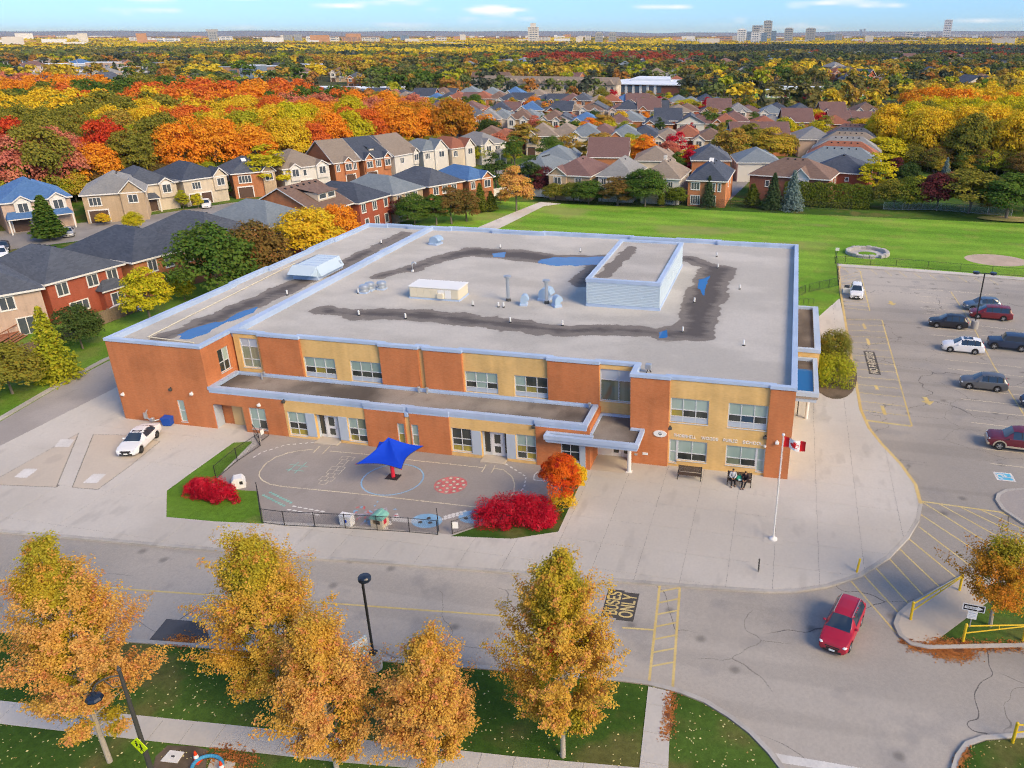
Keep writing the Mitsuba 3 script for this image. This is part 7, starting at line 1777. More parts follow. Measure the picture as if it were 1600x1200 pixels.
def tree_round(seed, H=12.0, wide=.42, n_clump=54, per=75, leaf=.5, base=.18, lean=0, top=1.0):
  """broad crown: leaf clumps on and inside an uneven egg, gaps between them"""
  rng = np.random.default_rng(seed)
  tr = MB()
  tr.tube([(0, 0, -.3), (.02 * H * rng.normal(), 0, H * .3), (.02 * H * rng.normal(), .01 * H, H * .7)], [.022 * H, .016 * H, .006 * H], 8)
  C, Nn = [], []
  lob = rng.normal(0, 1, (5, 3)); lob /= np.linalg.norm(lob, axis=1, keepdims=True)
  for k in range(n_clump):
    v = rng.normal(0, 1, 3); v /= np.linalg.norm(v)
    if v[2] < -.55: v[2] *= -.6
    rr = (.80 + .26 * max(0, (lob @ v).max())) * (1.0 if rng.random() > .2 else .6)
    prof = 1 - .22 * abs(v[2]) ** 2
    zc = H * (base + (1 - base) * .46)
    c = np.array([v[0] * H * wide * rr * prof, v[1] * H * wide * rr * prof, zc + v[2] * H * (1 - base) * .47 * rr * (top if v[2] > 0 else .85)])
    R_ = H * wide * rng.uniform(.30, .46)
    if k < 12: tr.tube([(0, 0, H * .22 + .02 * k * H), c * [.55, .55, 1] * 1.0 - [0, 0, R_ * .4], c], [.009 * H, .005 * H, .002 * H], 5)
    w = rng.normal(0, 1, (per, 3)); w /= np.linalg.norm(w, axis=1, keepdims=True)
    w[:, 2] = np.where(w[:, 2] < -.2, -w[:, 2] * .7, w[:, 2])
    p = c + w * R_ * rng.uniform(.62, 1.08, (per, 1)) * [1, 1, .78]
    C.append(p); Nn.append(w + [0, 0, .5] + .35 * v)
  C, Nn = np.vstack(C), np.vstack(Nn)
  return leaf_cloud(C, Nn, leaf, rng), tr


def tree_conifer(seed, H=9.0, wide=.28, layers=22, per=190, leaf=.34, droop=.25):
  rng = np.random.default_rng(seed)
  tr = MB().tube([(0, 0, -.2), (0, 0, H * .5), (0, 0, H)], [.016 * H, .01 * H, .002 * H], 7)
  C, Nn = [], []
  for k in range(layers):
    q = k / layers
    z = H * (.06 + .94 * q); R_ = H * wide * (1 - q) ** .9 + .08
    nb = max(4, int(13 * (1 - q) + 4))
    for j in range(nb):
      az = 2 * PI * j / nb + k * 1.3 + rng.normal(0, .12)
      L = R_ * rng.uniform(.75, 1.12)
      m = int(per * (1 - q * .8) / nb * 1.4) + 5
      s = rng.uniform(.15, 1, m)
      x = np.cos(az) * s * L + rng.normal(0, .10 * L + .03, m) * -np.sin(az); y = np.sin(az) * s * L + rng.normal(0, .10 * L + .03, m) * np.cos(az)
      zz = z - droop * L * s ** 1.5 + rng.normal(0, .05 * H / layers * 4, m)
      p = np.stack([x, y, zz], 1); C.append(p)
      Nn.append(np.stack([np.cos(az) * .6 + 0 * s, np.sin(az) * .6 + 0 * s, .7 + 0 * s], 1))
  C, Nn = np.vstack(C), np.vstack(Nn)
  return leaf_cloud(C, Nn, leaf, rng), tr


def shrub(seed, rx, ry, H, n, leaf, flat=.7, trunk=True):
  rng = np.random.default_rng(seed)
  k = 34 + int(rx * ry * 9)
  C, Nn = [], []
  for i in range(k):
    v = rng.normal(0, 1, 3); v /= np.linalg.norm(v); v[2] = abs(v[2])
    e = np.abs(v) ** flat * np.sign(v)
    rr = rng.uniform(.72, .95)
    if rx > 2 * ry:
      e[0] = rng.uniform(-1, 1); e[1:] *= (1 - e[0] ** 4) ** .5
    c = np.array([e[0] * rx * rr, e[1] * ry * rr, e[2] * H * .86 * rr])
    R_ = min(rx, ry, H) * rng.uniform(.34, .52)
    w = rng.normal(0, 1, (n // k, 3)); w /= np.linalg.norm(w, axis=1, keepdims=True)
    p = c + w * R_ * rng.uniform(.6, 1.05, (len(w), 1)); p[:, 2] = np.maximum(p[:, 2], .03)
    C.append(p); Nn.append(w + [0, 0, .3] + .4 * v)
  tr = MB()
  for i in range(7): tr.tube([(rng.normal(0, .1), rng.normal(0, .1), -.05), (rng.normal(0, rx * .4), rng.normal(0, ry * .4), H * .6)], [.03, .012], 5)
  return leaf_cloud(np.vstack(C), np.vstack(Nn), leaf, rng), tr


def hedge(seed, L, W, H, n, leaf):
  rng = np.random.default_rng(seed)
  C, Nn = [], []
  m = np.array([L * H * 2, L * W, W * H * 2]); m = (m / m.sum() * n).astype(int)
  def face(k, f, nn):
    u = rng.random((k, 2)); p = f(u); p += rng.normal(0, .12, p.shape); p[:, 2] += .14 * np.sin(p[:, 0] * 2.3) * (p[:, 2] > H * .8)
    C.append(p); Nn.append(np.tile(nn, (k, 1)))
  for s in (-1, 1):
    face(m[0] // 2, lambda u: np.stack([(u[:, 0] - .5) * L, np.full(len(u), s * W / 2), u[:, 1] * H], 1), [0, s, .2])
    face(m[2] // 2 + 1, lambda u: np.stack([np.full(len(u), s * L / 2), (u[:, 0] - .5) * W, u[:, 1] * H], 1), [s, 0, .2])
  face(m[1], lambda u: np.stack([(u[:, 0] - .5) * L, (u[:, 1] - .5) * W, np.full(len(u), H)], 1), [0, 0, 1])
  tr = MB()
  for i in range(int(L / .8)): tr.tube([(-L / 2 + .4 + i * .8, 0, -.05), (-L / 2 + .4 + i * .8, 0, H * .8)], [.05, .02], 5)
  return leaf_cloud(np.vstack(C), np.vstack(Nn), leaf, rng), tr


MADE = {}
SPEC = {}
for i in range(5): SPEC['round%d' % i] = (12.0, lambda i=i: tree_round(100 + i, n_clump=76, per=100, leaf=.54, base=.08))
for i in range(3): SPEC['oval%d' % i] = (9.0, lambda i=i: tree_round(140 + i, H=9, wide=.30, n_clump=70, per=100, leaf=.36, base=.02))
for i in range(2): SPEC['bushy%d' % i] = (7.0, lambda i=i: tree_round(160 + i, H=7, wide=.46, n_clump=74, per=110, leaf=.34, base=.02))
SPEC['small0'] = (6.0, lambda: tree_round(171, H=6, wide=.36, n_clump=36, per=70, leaf=.28, base=.2))
for i in range(2): SPEC['spruce%d' % i] = (9.0, lambda i=i: tree_conifer(180 + i))
SPEC['cedar0'] = (6.0, lambda: tree_conifer(190, H=6, wide=.17, layers=26, per=230, leaf=.24, droop=-.4))
SPEC['cone0'] = (8.0, lambda: tree_round(195, H=8, wide=.24, n_clump=46, per=90, leaf=.3, base=.05, top=1.15))
SPEC['mid0'] = (12.0, lambda: tree_round(201, n_clump=30, per=34, leaf=.95))
SPEC['mid1'] = (12.0, lambda: tree_round(202, n_clump=30, per=34, leaf=.95, wide=.36))
SPEC['mid2'] = (12.0, lambda: tree_round(203, n_clump=26, per=34, leaf=.95, wide=.5))


def plant(shape, leafm, x, y, h, lab=None, cat='tree', group=None, rot=None, wide=1.0, bark='bark', name='tree', key=None, z=-.05):
  gid = 'plant_%s_%s' % (shape, leafm)
  if gid not in scene:
    if shape not in MADE: MADE[shape] = SPEC[shape][1]()
    leaves, tr = MADE[shape]
    grp(gid, {'crown': (leaves, leafm), 'trunk': (tr, bark)})
  s = h / SPEC[shape][0]
  a = rot if rot is not None else (x * 12.9898 + y * 78.233) % 6.283
  return inst(key or name, gid, M4(x, y, z, a, sx=s * wide, sy=s * wide, sz=s), lab, cat, group)


# the five street maples and the one on the island, each of its own make
MAPLES = [((*(-30.84,23.01,14.08),), .24, 'leaf_amber', 'leaf_goldgreen', 'tallest golden maple at the lower left, behind the street lamp', 31),
          ((*(-23.91,27.59,11.92),), .29, 'leaf_gold', 'leaf_goldgreen', 'golden maple second from the left, leaves turning yellow green inside', 32),
          ((*(-19.32,24.94,9.73),), .30, 'leaf_amber', 'leaf_gold', 'golden maple with a bare pale trunk showing, left of the lamp drum', 33),
          ((*(-14.45,25.74,9.05),), .32, 'leaf_amber', 'leaf_gold', 'smaller golden maple in the middle of the lawn', 34),
          ((*(-8.58,28.25,12.93),), .27, 'leaf_gold', 'leaf_goldgreen', 'golden maple with a red branch left of the crosswalk', 35),
          ((*(14.71,43.4,5.64),), .42, 'leaf_copper', 'leaf_goldgreen', 'copper brown maple on the traffic island', 36)]
for (x, y, h), wd, la, lb, lab, sd in MAPLES:
  k = uniq('maple_tree'); tag(k, lab, 'tree', None)
  h *= .93 if sd != 36 else 1
  wd *= .80 if sd != 36 else .95
  big = tree_maple(sd, h, wd, n_leaf=int(46000 * (h / 9) ** 1.6 * (wd / .28)) if sd != 36 else 15000, leaf=.125 if sd != 36 else .14, start=.14 if sd != 36 else .24)
  (v, f), tr = big
  # inner and outer leaves: the tips have turned further
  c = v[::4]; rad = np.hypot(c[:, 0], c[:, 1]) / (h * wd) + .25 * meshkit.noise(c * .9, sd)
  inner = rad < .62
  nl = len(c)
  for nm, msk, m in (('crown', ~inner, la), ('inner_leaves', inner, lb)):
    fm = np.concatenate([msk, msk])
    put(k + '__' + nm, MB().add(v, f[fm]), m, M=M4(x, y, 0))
  put(k + '__trunk', tr, 'bark_pale', M=M4(x, y, 0))
  if sd == 35:
    rng = np.random.default_rng(5)
    p0 = np.array([-.2, -.6, h * .62]); p1 = np.array([.1, -1.35, h * .76])
    t = rng.random((900, 1)); pts = p0 * (1 - t) + p1 * t + rng.normal(0, .17, (900, 3)) + np.array([.5, 0, .25]) * (rng.random((900, 1)) > .6) * (1 - t)
    put(k + '__red_branch', MB().add(*leaf_cloud(pts, pts * 0 + [0, -.5, .6], .15, rng)), 'leaf_red', 'one bright red branch', M=M4(x, y, 0))

# shrubs by the school
def put_shrub(name, c, rx, ry, H, n, leaf, m, lab, rot=0, seed=1, cat='shrub'):
  k = uniq(name); tag(k, lab, cat)
  l, tr = shrub(seed, rx, ry, H, n, leaf)
  put(k + '__leaves', MB().add(*l), m, M=M4(c[0], c[1], 0, rot)); put(k + '__stems', tr, 'bark', M=M4(c[0], c[1], 0, rot))
put_shrub('burning_bush', (-42.37,46.25), 2.75, 1.0, 1.7, 13000, .11, 'leaf_crimson', 'crimson shrub left of the play yard fence', -.12, 41)
put_shrub('burning_bush', (-17.68,48.35), 3.5, 1.5, 2.1, 22000, .11, 'leaf_crimson', 'long rounded crimson hedge right of the play yard', .16, 42)
for (x, y, h), m, w_, lab, sd, sh in (((*(-15.04,50.95,4.42),), 'leaf_flame', .30, 'flame red small tree before the entrance canopy', 51, 0), ((*(-14.55,53.19,2.93),), 'leaf_yellow', .26, 'small yellow shrub behind the flame red tree', 52, 1)):
  k = uniq('small_tree'); tag(k, lab, 'tree')
  l, tr = tree_round(sd, h, w_, 52, 230, .125, .03)
  put(k + '__crown', MB().add(*l), m, M=M4(x, y, 0)); put(k + '__trunk', tr, 'bark', M=M4(x, y, 0))
l, tr = shrub(53, 1.0, .8, 1.1, 1800, .13)
k = uniq('small_shrub'); tag(k, 'low yellow orange shrub at the foot of the flame red tree', 'shrub'); put(k + '__leaves', MB().add(*l), 'leaf_yellow', M=M4(*(-14.85,50.99), 0)); put(k + '__stems', tr, 'bark', M=M4(*(-14.85,50.99), 0))
for (c, rx, H, lab, sd) in (((6.85,88.77), 1.75, 3.1, 'round olive shrub beside the brick porch', 61), ((6.5,80.74), 2.1, 2.9, 'wider olive shrub beside the canopy with rainwater', 62)):
  put_shrub('green_shrub', c, rx, rx, H, 6500, .19, 'leaf_lime' if sd == 62 else 'leaf_olive', lab, 0, sd)
put('planting_bed', MB().flat(Polygon(arc(*(6.59,83.46), 2.6, 7.5, 0, 2 * PI, 24)), .042), 'garden_soil', 'bare soil under the two olive shrubs', 'soil', kind='structure')

# trees and bushes of the yards: (base x, y, height) shape colour width label
YARD_TREES = [
 ((*(-77.41,81.06,7.55),), 'oval0', 'leaf_lemon', 1.05, 'yellow green tree by the wooden fence beside the school corner'),
 ((*(-79.63,90.12,3.72),), 'bushy1', 'leaf_lime', .8, 'low lime shrub right of the yellow green tree'),
 ((*(-74.89,91.17,10.29),), 'bushy0', 'leaf_green', 1.1, 'large green tree beside the school west wing'),
 ((*(-73.4,97.71,9),), 'bushy1', 'leaf_bronze', 1.0, 'bronze green tree right of the large green tree'),
 ((*(-74.19,112.87,8.5),), 'bushy0', 'leaf_yellow', 1.1, 'yellow orange tree in front of the red brick houses'),
 ((*(-72.76,120.04,7.51),), 'bushy1', 'leaf_orange', .85, 'orange tree at the right of the yellow orange tree'),
 ((*(-74.03,63.47,8.33),), 'spruce0', 'leaf_lime', 1.15, 'thin light green conifer on the grass bank'),
 ((*(-78.66,71.55,5.18),), 'bushy0', 'leaf_deepgreen', .95, 'rounded deep green bush before the pink beige house'),
 ((*(-75.47,59.26,4.96),), 'bushy1', 'leaf_olive', 1.3, 'broad olive bush at the left edge of the grass bank'),
 ((*(-83.04,65.15,2.64),), 'bushy0', 'leaf_lime', 1.0, 'bright green bush at the left edge by the deck'),
 ((*(-128.1,116.33,7.98),), 'cedar0', 'leaf_green', 2.1, 'tall dark green column tree in front of the blue roofed house'),
 ((*(-128.7,129.18,2.06),), 'bushy0', 'leaf_yellow', 1.3, 'low yellow bushes before the tan stone house'),
 ((*(-118.63,125.75,3.4),), 'bushy1', 'leaf_lemon', 1.0, 'lemon yellow bush before the arched entrance'),
 ((*(-117.31,166.9,10.32),), 'cone0', 'leaf_lemon', 1.7, 'bright yellow tree between the two rows of houses'),
 ((*(-122.72,165.71,3.62),), 'bushy0', 'leaf_lemon', 1.0, 'small yellow tree left of the bright yellow tree'),
 ((*(-123.49,161.38,2.99),), 'bushy1', 'leaf_green', 1.1, 'green shrubs before the slate roofed house'),
 ((*(-124.46,146.09,3.82),), 'oval1', 'leaf_lime', 1.0, 'lime tree beside the cream garage'),
 ((*(-121.41,146.77,3.3),), 'oval2', 'leaf_lemon', 1.0, 'small lemon tree before the garage'),
 ((*(-151.28,212.63,4.32),), 'spruce1', 'leaf_deepgreen', 1.6, 'dark green tree behind the bright yellow tree'),
 ((*(-109.29,182.22,3.4),), 'oval0', 'leaf_bronze', 1.0, 'bronze shrub in front of the orange brick garage'),
 ((*(-107.27,182.67,2.63),), 'cedar0', 'leaf_green', 1.8, 'rounded green cedar in front of the orange brick garage'),
 ((*(-73.95,144.26,4.61),), 'bushy0', 'leaf_plum', 1.0, 'dark plum red shrub behind the school roof'),
 ((*(-69.36,141.13,5.71),), 'bushy1', 'leaf_green', 1.1, 'first green tree of the row beyond the school roof'),
 ((*(-65.27,142.04,6.08),), 'oval0', 'leaf_green', 1.3, 'second green tree of the row beyond the school roof'),
 ((*(-62.82,143.74,7.08),), 'oval1', 'leaf_bronze', 1.3, 'third tree of the row, bronze green with a pale trunk'),
 ((*(-60.9,146.54,6.69),), 'oval2', 'leaf_bronze', 1.3, 'last bronze tree of the row by the path'),
 ((*(-61.16,155.32,6.1),), 'cedar0', 'leaf_hedge', 1.5, 'tall pointed cedar at the end of the row'),
 ((*(-59.54,157.01,4.2),), 'cedar0', 'leaf_hedge', 2.0, 'dense cedar by the white fence'),
 ((*(-60.36,165.28,2.47),), 'bushy0', 'leaf_deepgreen', .9, 'dark round bush left of the slim golden tree'),
 ((*(-64.81,174.35,9.22),), 'cone0', 'leaf_deepgreen', 1.2, 'tall dark conifer left of the slim golden tree'),
 ((*(-54.47,158.13,9.34),), 'oval1', 'leaf_amber', 1.05, 'slim golden tree with a bare trunk beside the path'),
 ((*(-56.65,176.16,8.39),), 'cone0', 'leaf_deepgreen', 1.3, 'tall dark conifer right of the slim golden tree'),
 ((*(-54.07,176.73,6.01),), 'bushy1', 'leaf_plum', 1.0, 'purple leaved shrub beside the beige house'),
 ((*(-49.8,171.36,3.77),), 'bushy0', 'leaf_olive', 1.5, 'olive hedge bushes above the white fence'),
 ((*(-45.59,171.53,3.89),), 'bushy1', 'leaf_hedge', 1.4, 'green hedge bushes right of the olive ones'),
 ((*(-41.72,169.4,4.93),), 'bushy0', 'leaf_green', 1.3, 'green bush at the corner of the dark fence'),
 ((*(-35.31,169.35,6.23),), 'oval2', 'leaf_bronze', 1.7, 'bronze green tree in front of the steep grey roof'),
 ((*(-29.38,169.94,7.4),), 'bushy1', 'leaf_green', 1.2, 'large dark green tree in front of the white house'),
 ((*(-26.01,170.69,3.8),), 'cedar0', 'leaf_hedge', 1.4, 'slim green cedar beside the white house'),
 ((*(-23.02,172.07,3.81),), 'bushy0', 'leaf_hedge', 1.2, 'low green hedge left of the orange brick house'),
 ((*(-15.99,172.18,6.58),), 'spruce0', 'leaf_spruce', 1.15, 'small green spruce in front of the orange brick house'),
 ((*(-6.87,174.2,4.85),), 'cedar0', 'leaf_hedge', 2.4, 'clipped green cedar before the brown brick house'),
 ((*(-2.5,172.35,7.65),), 'spruce0', 'leaf_spruce', 1.25, 'green spruce left of the blue spruce'),
 ((*(1.47,172.54,8.26),), 'spruce1', 'leaf_bluespruce', 1.2, 'blue grey spruce beside the clipped hedge'),
 ((*(16.32,179.32,4.03),), 'oval0', 'leaf_lime', 1.5, 'pale lime shrub right of the clipped hedge'),
 ((*(19.32,188.96,9.7),), 'cone0', 'leaf_lemon', 1.5, 'tall lime yellow tree right of the dark roofed house'),
 ((*(24.19,207.02,5.43),), 'small0', 'leaf_orange', 1.2, 'small orange tree behind the lime yellow tree'),
 ((*(25.53,205.48,7.01),), 'oval1', 'leaf_plum', 1.1, 'thin plum tree behind the small orange tree'),
 ((*(27.48,200.61,6.12),), 'bushy1', 'leaf_deepgreen', 1.0, 'round dark green bush in the garden behind the fence'),
 ((*(22.33,177.84,6.06),), 'bushy0', 'leaf_olive', 1.3, 'olive hedge bush behind the steel fence'),
 ((*(25.55,177.86,6.42),), 'bushy1', 'leaf_hedge', 1.2, 'green hedge bush behind the steel fence'),
 ((*(28.84,183.53,6.44),), 'oval2', 'leaf_lemon', 1.4, 'yellow green tree between the hedge and the plum tree'),
 ((*(31.1,178.4,7.55),), 'bushy0', 'leaf_plum', 1.3, 'broad dark plum tree behind the steel fence'),
 ((*(38.18,214.81,6.29),), 'spruce1', 'leaf_bluespruce', 1.0, 'single blue spruce on the slope under the golden woods'),
 ((*(37.5,201.12,4.35),), 'bushy1', 'leaf_rose', 1.0, 'pinkish shrub left of the large olive tree'),
 ((*(37.16,177.05,8.44),), 'bushy0', 'leaf_olive', 1.55, 'large olive tree behind the steel fence'),
 ((*(41.16,177.27,6.14),), 'bushy1', 'leaf_bronze', 1.1, 'bronze tree right of the large olive tree'),
 ((*(43.47,172.66,9.27),), 'oval0', 'leaf_green', 1.7, 'green tree with a pale trunk at the end of the field'),
 ((*(48.73,180.94,7.72),), 'bushy0', 'leaf_green', 1.3, 'dark green tree cut by the right edge above the field'),
 ((*(-51.45,224.42,9.17),), 'oval0', 'leaf_mixed', 1.8, 'big green gold tree left of the steep grey roof'),
 ((*(-47.04,225.39,6.6),), 'oval1', 'leaf_goldgreen', 1.2, 'golden tree leaning on the big green gold tree'),
 ((*(-43.32,229.97,8.78),), 'oval2', 'leaf_lime', 1.3, 'pale green tree behind the white houses'),
 ((*(-38.05,219.03,9.54),), 'oval0', 'leaf_orange', 1.1, 'orange tree behind the white houses'),
 ((*(-33.49,232.14,5.82),), 'bushy1', 'leaf_rose', 1.1, 'salmon pink tree behind the taupe roof'),
 ((*(-24.53,218.6,6.97),), 'oval1', 'leaf_orange', 1.2, 'golden orange tree behind the dark hip roof'),
 ((*(-15.83,227.45,11.32),), 'oval2', 'leaf_mixed', 1.25, 'tall pale green and gold tree by the street'),
 ((*(-11.88,250.3,10.1),), 'oval0', 'leaf_olive', 1.3, 'olive tree in the middle of the street trees'),
 ((*(-5.1,234.66,10.34),), 'oval1', 'leaf_goldgreen', 1.6, 'golden tree right of the street'),
 ((*(-0.85,245.88,8.09),), 'oval2', 'leaf_mixed', 1.1, 'green gold tree beside the receding roofs'),
 ((*(0.66,284.55,4.12),), 'small0', 'leaf_orange', 1.3, 'round orange tree beside the receding roofs'),
 ((*(3.18,290.48,6.27),), 'cone0', 'leaf_lemon', 1.2, 'slim lemon tree beside the receding roofs'),
 ((*(-79.96,242.49,9.44),), 'oval0', 'leaf_mixed', 1.4, 'green gold tree left of the slate roof'),
 ((*(-76.9,250.8,9.12),), 'oval1', 'leaf_mixed', 1.4, 'olive gold tree above the slate roof'),
 ((*(-77.31,222.46,5.82),), 'oval2', 'leaf_lime', 1.3, 'pale lime tree in front of the plum roofs'),
 ((*(-81.5,242.14,6.45),), 'small0', 'leaf_crimson', 1.1, 'bright crimson tree among the plum roofs'),
 ((*(-86.83,248.6,5.85),), 'small0', 'leaf_rose', 1.2, 'pink tree left of the bright crimson tree'),
 ((*(-85.3,234.07,7.2),), 'oval0', 'leaf_rose', 1.3, 'salmon tree left of the pink tree'),
 ((*(-86.71,226.9,7.56),), 'oval1', 'leaf_mixed', 1.2, 'green tree at the end of the white houses'),
 ((*(-85.89,220.56,5.29),), 'bushy0', 'leaf_lime', 1.2, 'bright green bush beside the round porch'),
 ((*(-90.74,226.01,3.26),), 'small0', 'leaf_plum', 1.2, 'plum shrub under the round porch'),
 ((*(-141.11,322.51,5.03),), 'bushy0', 'leaf_magenta', 1.5, 'left of two rounded magenta trees among the roofs'),
 ((*(-130.23,324.92,4.28),), 'bushy1', 'leaf_magenta', 1.4, 'right of two rounded magenta trees among the roofs'),
 ((*(-120.86,304.45,4.03),), 'bushy0', 'leaf_green', 1.2, 'green bush below the right magenta tree'),
 ((*(-65.23,286.7,8.86),), 'oval2', 'leaf_mixed', 1.4, 'oval green gold tree in the middle of the estate'),
 ((*(-67.91,278.45,8.03),), 'oval0', 'leaf_orange', 1.3, 'orange tree left of the oval green gold tree'),
 ((*(-46.63,375.26,7.34),), 'bushy0', 'leaf_lemon', 1.7, 'large yellow tree in the estate'),
 ((*(-37.67,359.21,5.73),), 'small0', 'leaf_crimson', 1.5, 'crimson tree right of the large yellow tree'),
 ((*(-49.61,432.2,4.97),), 'cone0', 'leaf_magenta', 1.0, 'slim magenta tree behind the large yellow tree'),
 ((*(-40.6,284.49,3.82),), 'bushy1', 'leaf_lime', 1.2, 'lime bush between the estate roofs'),
 ((*(-35.57,332.97,3.41),), 'bushy1', 'leaf_green', 1.0, 'dark green bush between the estate roofs'),
 ((*(-6.53,477.21,5.67),), 'small0', 'leaf_crimson', 1.3, 'left crimson tree near the pale parking strip'),
 ((*(6.34,436.48,6.7),), 'bushy0', 'leaf_crimson', 1.8, 'widest crimson tree near the pale parking strip'),
 ((*(31.63,462.85,4.46),), 'small0', 'leaf_crimson', 1.2, 'crimson tree left of the arching crimson one'),
 ((*(40.89,464.9,4.46),), 'bushy1', 'leaf_crimson', 1.2, 'arching crimson tree before the right woods'),
 ((*(34.87,434.98,5.98),), 'cone0', 'leaf_deepgreen', 1.4, 'dark conifer between the crimson trees'),
 ((*(23.17,289.52,8.18),), 'bushy0', 'leaf_yellow', 1.3, 'yellow olive tree at the edge of the right woods'),
 ((*(25.65,236.61,7.79),), 'bushy1', 'leaf_lemon', 1.6, 'spreading lime tree under the right woods'),
 ((*(-147.42,504.92,5.22),), 'small0', 'leaf_crimson', 1.3, 'crimson tree before the row of pale townhouses'),
 ((*(-120.05,466.89,4.13),), 'small0', 'leaf_yellow', 1.3, 'yellow tree before the row of pale townhouses'),
 ((*(-155.15,474.81,7.07),), 'mid2', 'leaf_lime', 1.0, 'wide willow green tree before the townhouses'),
 ((*(-111.7,484.42,4.25),), 'small0', 'leaf_red', 1.4, 'red tree left of the white roofed hall'),
 ((*(-181.72,474.38,5.36),), 'small0', 'leaf_magenta', 1.3, 'dark magenta tree below the white terrace'),
]
for (x, y, h), sh, lm, wd, lab in YARD_TREES: plant(sh, lm, x, y, max(1.5, h), lab, wide=wd)
for c, L, W_, H_, a, lab, sd in (((8.5,176.18), 17.5, 2.0, 4.6, -.05, 'long clipped green hedge behind the field', 71),):
  k = uniq('hedge'); tag(k, lab, 'hedge'); l, tr = hedge(sd, L, W_, H_, 9000, .34)
  put(k + '__leaves', MB().add(*l), 'leaf_hedge', M=M4(c[0], c[1] + 1.4, 0, a)); put(k + '__stems', tr, 'bark', M=M4(c[0], c[1] + 1.4, 0, a))

# the two woods: colours follow what stands where
def nearest(anchors, x, y): return min(anchors, key=lambda a: (a[0][0] - x) ** 2 + (a[0][1] - y) ** 2)[1]
LEFT_ANCH = [((-171.91,153.3), 'leaf_red'), ((-385.48,350.36), 'leaf_rose'), ((-343.71,330.06), 'leaf_orange'), ((-264.26,260.47), 'leaf_yellow'), ((-201.29,208.65), 'leaf_yellow'), ((-220.71,204.35), 'leaf_olive'), ((-157.15,153.36), 'leaf_rose'), ((-150.59,154.81), 'leaf_orange'), ((-292.79,269.64), 'leaf_olive'), ((-301.68,313.49), 'leaf_green'), ((-340.51,385.96), 'leaf_deepgreen'), ((-224.33,252.1), 'leaf_yellow'), ((-237.21,281.92), 'leaf_redorange'), ((-255.34,277.92), 'leaf_redorange'), ((-197.99,243.8), 'leaf_olive'), ((-164.21,186.79), 'leaf_lime'), ((-169.86,202.17), 'leaf_redorange'), ((-255.21,338.88), 'leaf_redorange'), ((-180.66,247.63), 'leaf_yellow'), ((-152.44,200.68), 'leaf_yellow'), ((-140.43,168.53), 'leaf_olive'), ((-145.74,184.93), 'leaf_orange'), ((-154.95,169.29), 'leaf_olive'), ((-173.66,187.57), 'leaf_mixed'), ((-167.09,250.63), 'leaf_redorange'), ((-130.87,198.83), 'leaf_redorange'), ((-142.38,204.49), 'leaf_yellow'), ((-177.76,293.96), 'leaf_green'), ((-144.02,231.81), 'leaf_orange'), ((-131.3,225.16), 'leaf_lemon'), ((-142.07,255.99), 'leaf_rose'), ((-119.37,218.36), 'leaf_orange'), ((-113.63,219.63), 'leaf_redorange'), ((-120.27,248.73), 'leaf_orange'), ((-102.91,218.01), 'leaf_yellow'), ((-102.37,232.49), 'leaf_copper'), ((-120.12,260.84), 'leaf_orange'), ((-192.81,276.26), 'leaf_redorange'), ((-226.7,286.94), 'leaf_orange'), ((-130.13,179.46), 'leaf_yellow'), ((-318.19,376.5), 'leaf_olive'), ((-362.99,366.6), 'leaf_orange'), ((-223.47,238.17), 'leaf_olive'), ((-186.25,176.94), 'leaf_olive')]
RIGHT_ANCH = [((47.91,326.23), 'leaf_orange'), ((71.17,399.65), 'leaf_yellow'), ((87.76,403.31), 'leaf_yellow'), ((35.95,252.69), 'leaf_yellow'), ((39.64,230.66), 'leaf_olive'), ((55.24,266.39), 'leaf_yellow'), ((76.42,317.77), 'leaf_orange'), ((26.81,198.63), 'leaf_goldgreen'), ((35.34,183.77), 'leaf_yellow'), ((22.29,226.83), 'leaf_deepgreen'), ((22.39,255.27), 'leaf_olive'), ((41.14,209.6), 'leaf_olive'), ((43.07,186.87), 'leaf_lime'), ((53.9,215.94), 'leaf_yellow'), ((69.41,347.23), 'leaf_yellow'), ((60.71,366.82), 'leaf_yellow'), ((37.1,309.08), 'leaf_orange'), ((48.42,286.01), 'leaf_lemon'), ((28.24,250.98), 'leaf_deepgreen'), ((30.18,182.27), 'leaf_goldgreen')]
WOOD_L = Polygon([(-330, 90), (-200, 112), (-163, 130), (-152, 146), (-146, 160), (-139, 174), (-130, 186), (-122, 202), (-116, 213), (-109, 224), (-101, 234), (-94, 242), (-97.06,242.07), (-106.49,247.28), (-129.93,269.36), (-154.51,291.05), (-190.1,328.22), (-252.76,361.49), (-299.36,367.12), (-361.31,381.36), (-424.3,382.78), (-614.89,357.02)])
WOOD_R = Polygon([(27.28,254.79), (32.56,238.14), (45.17,234.01), (60.89,233.08), (104.3,229.43), (186.65,436.53), (104.05,429.02), (63.33,384.7), (49.97,360.47), (35.57,292.75), (28.1,269.85), (22.09,248.29), (21.59,260.72), (25.81,278.28)])
CN = {'leaf_red': 'red', 'leaf_rose': 'rose', 'leaf_orange': 'orange', 'leaf_yellow': 'yellow', 'leaf_olive': 'olive', 'leaf_green': 'green', 'leaf_deepgreen': 'dark green', 'leaf_redorange': 'red orange', 'leaf_lime': 'lime green', 'leaf_mixed': 'green gold', 'leaf_lemon': 'lemon yellow', 'leaf_copper': 'copper', 'leaf_gold': 'gold', 'leaf_goldgreen': 'gold green'}
EDGE = {'left': [(-200, 112), (-163, 130), (-152, 146), (-146, 160), (-139, 174), (-130, 186), (-122, 202), (-116, 213), (-109, 224), (-101, 234)], 'right': [(24.01,290.35), (25.42,265.78), (27.69,249.54), (32.14,234.54), (44.78,231.7), (60.36,230.82), (82.69,229.56)]}
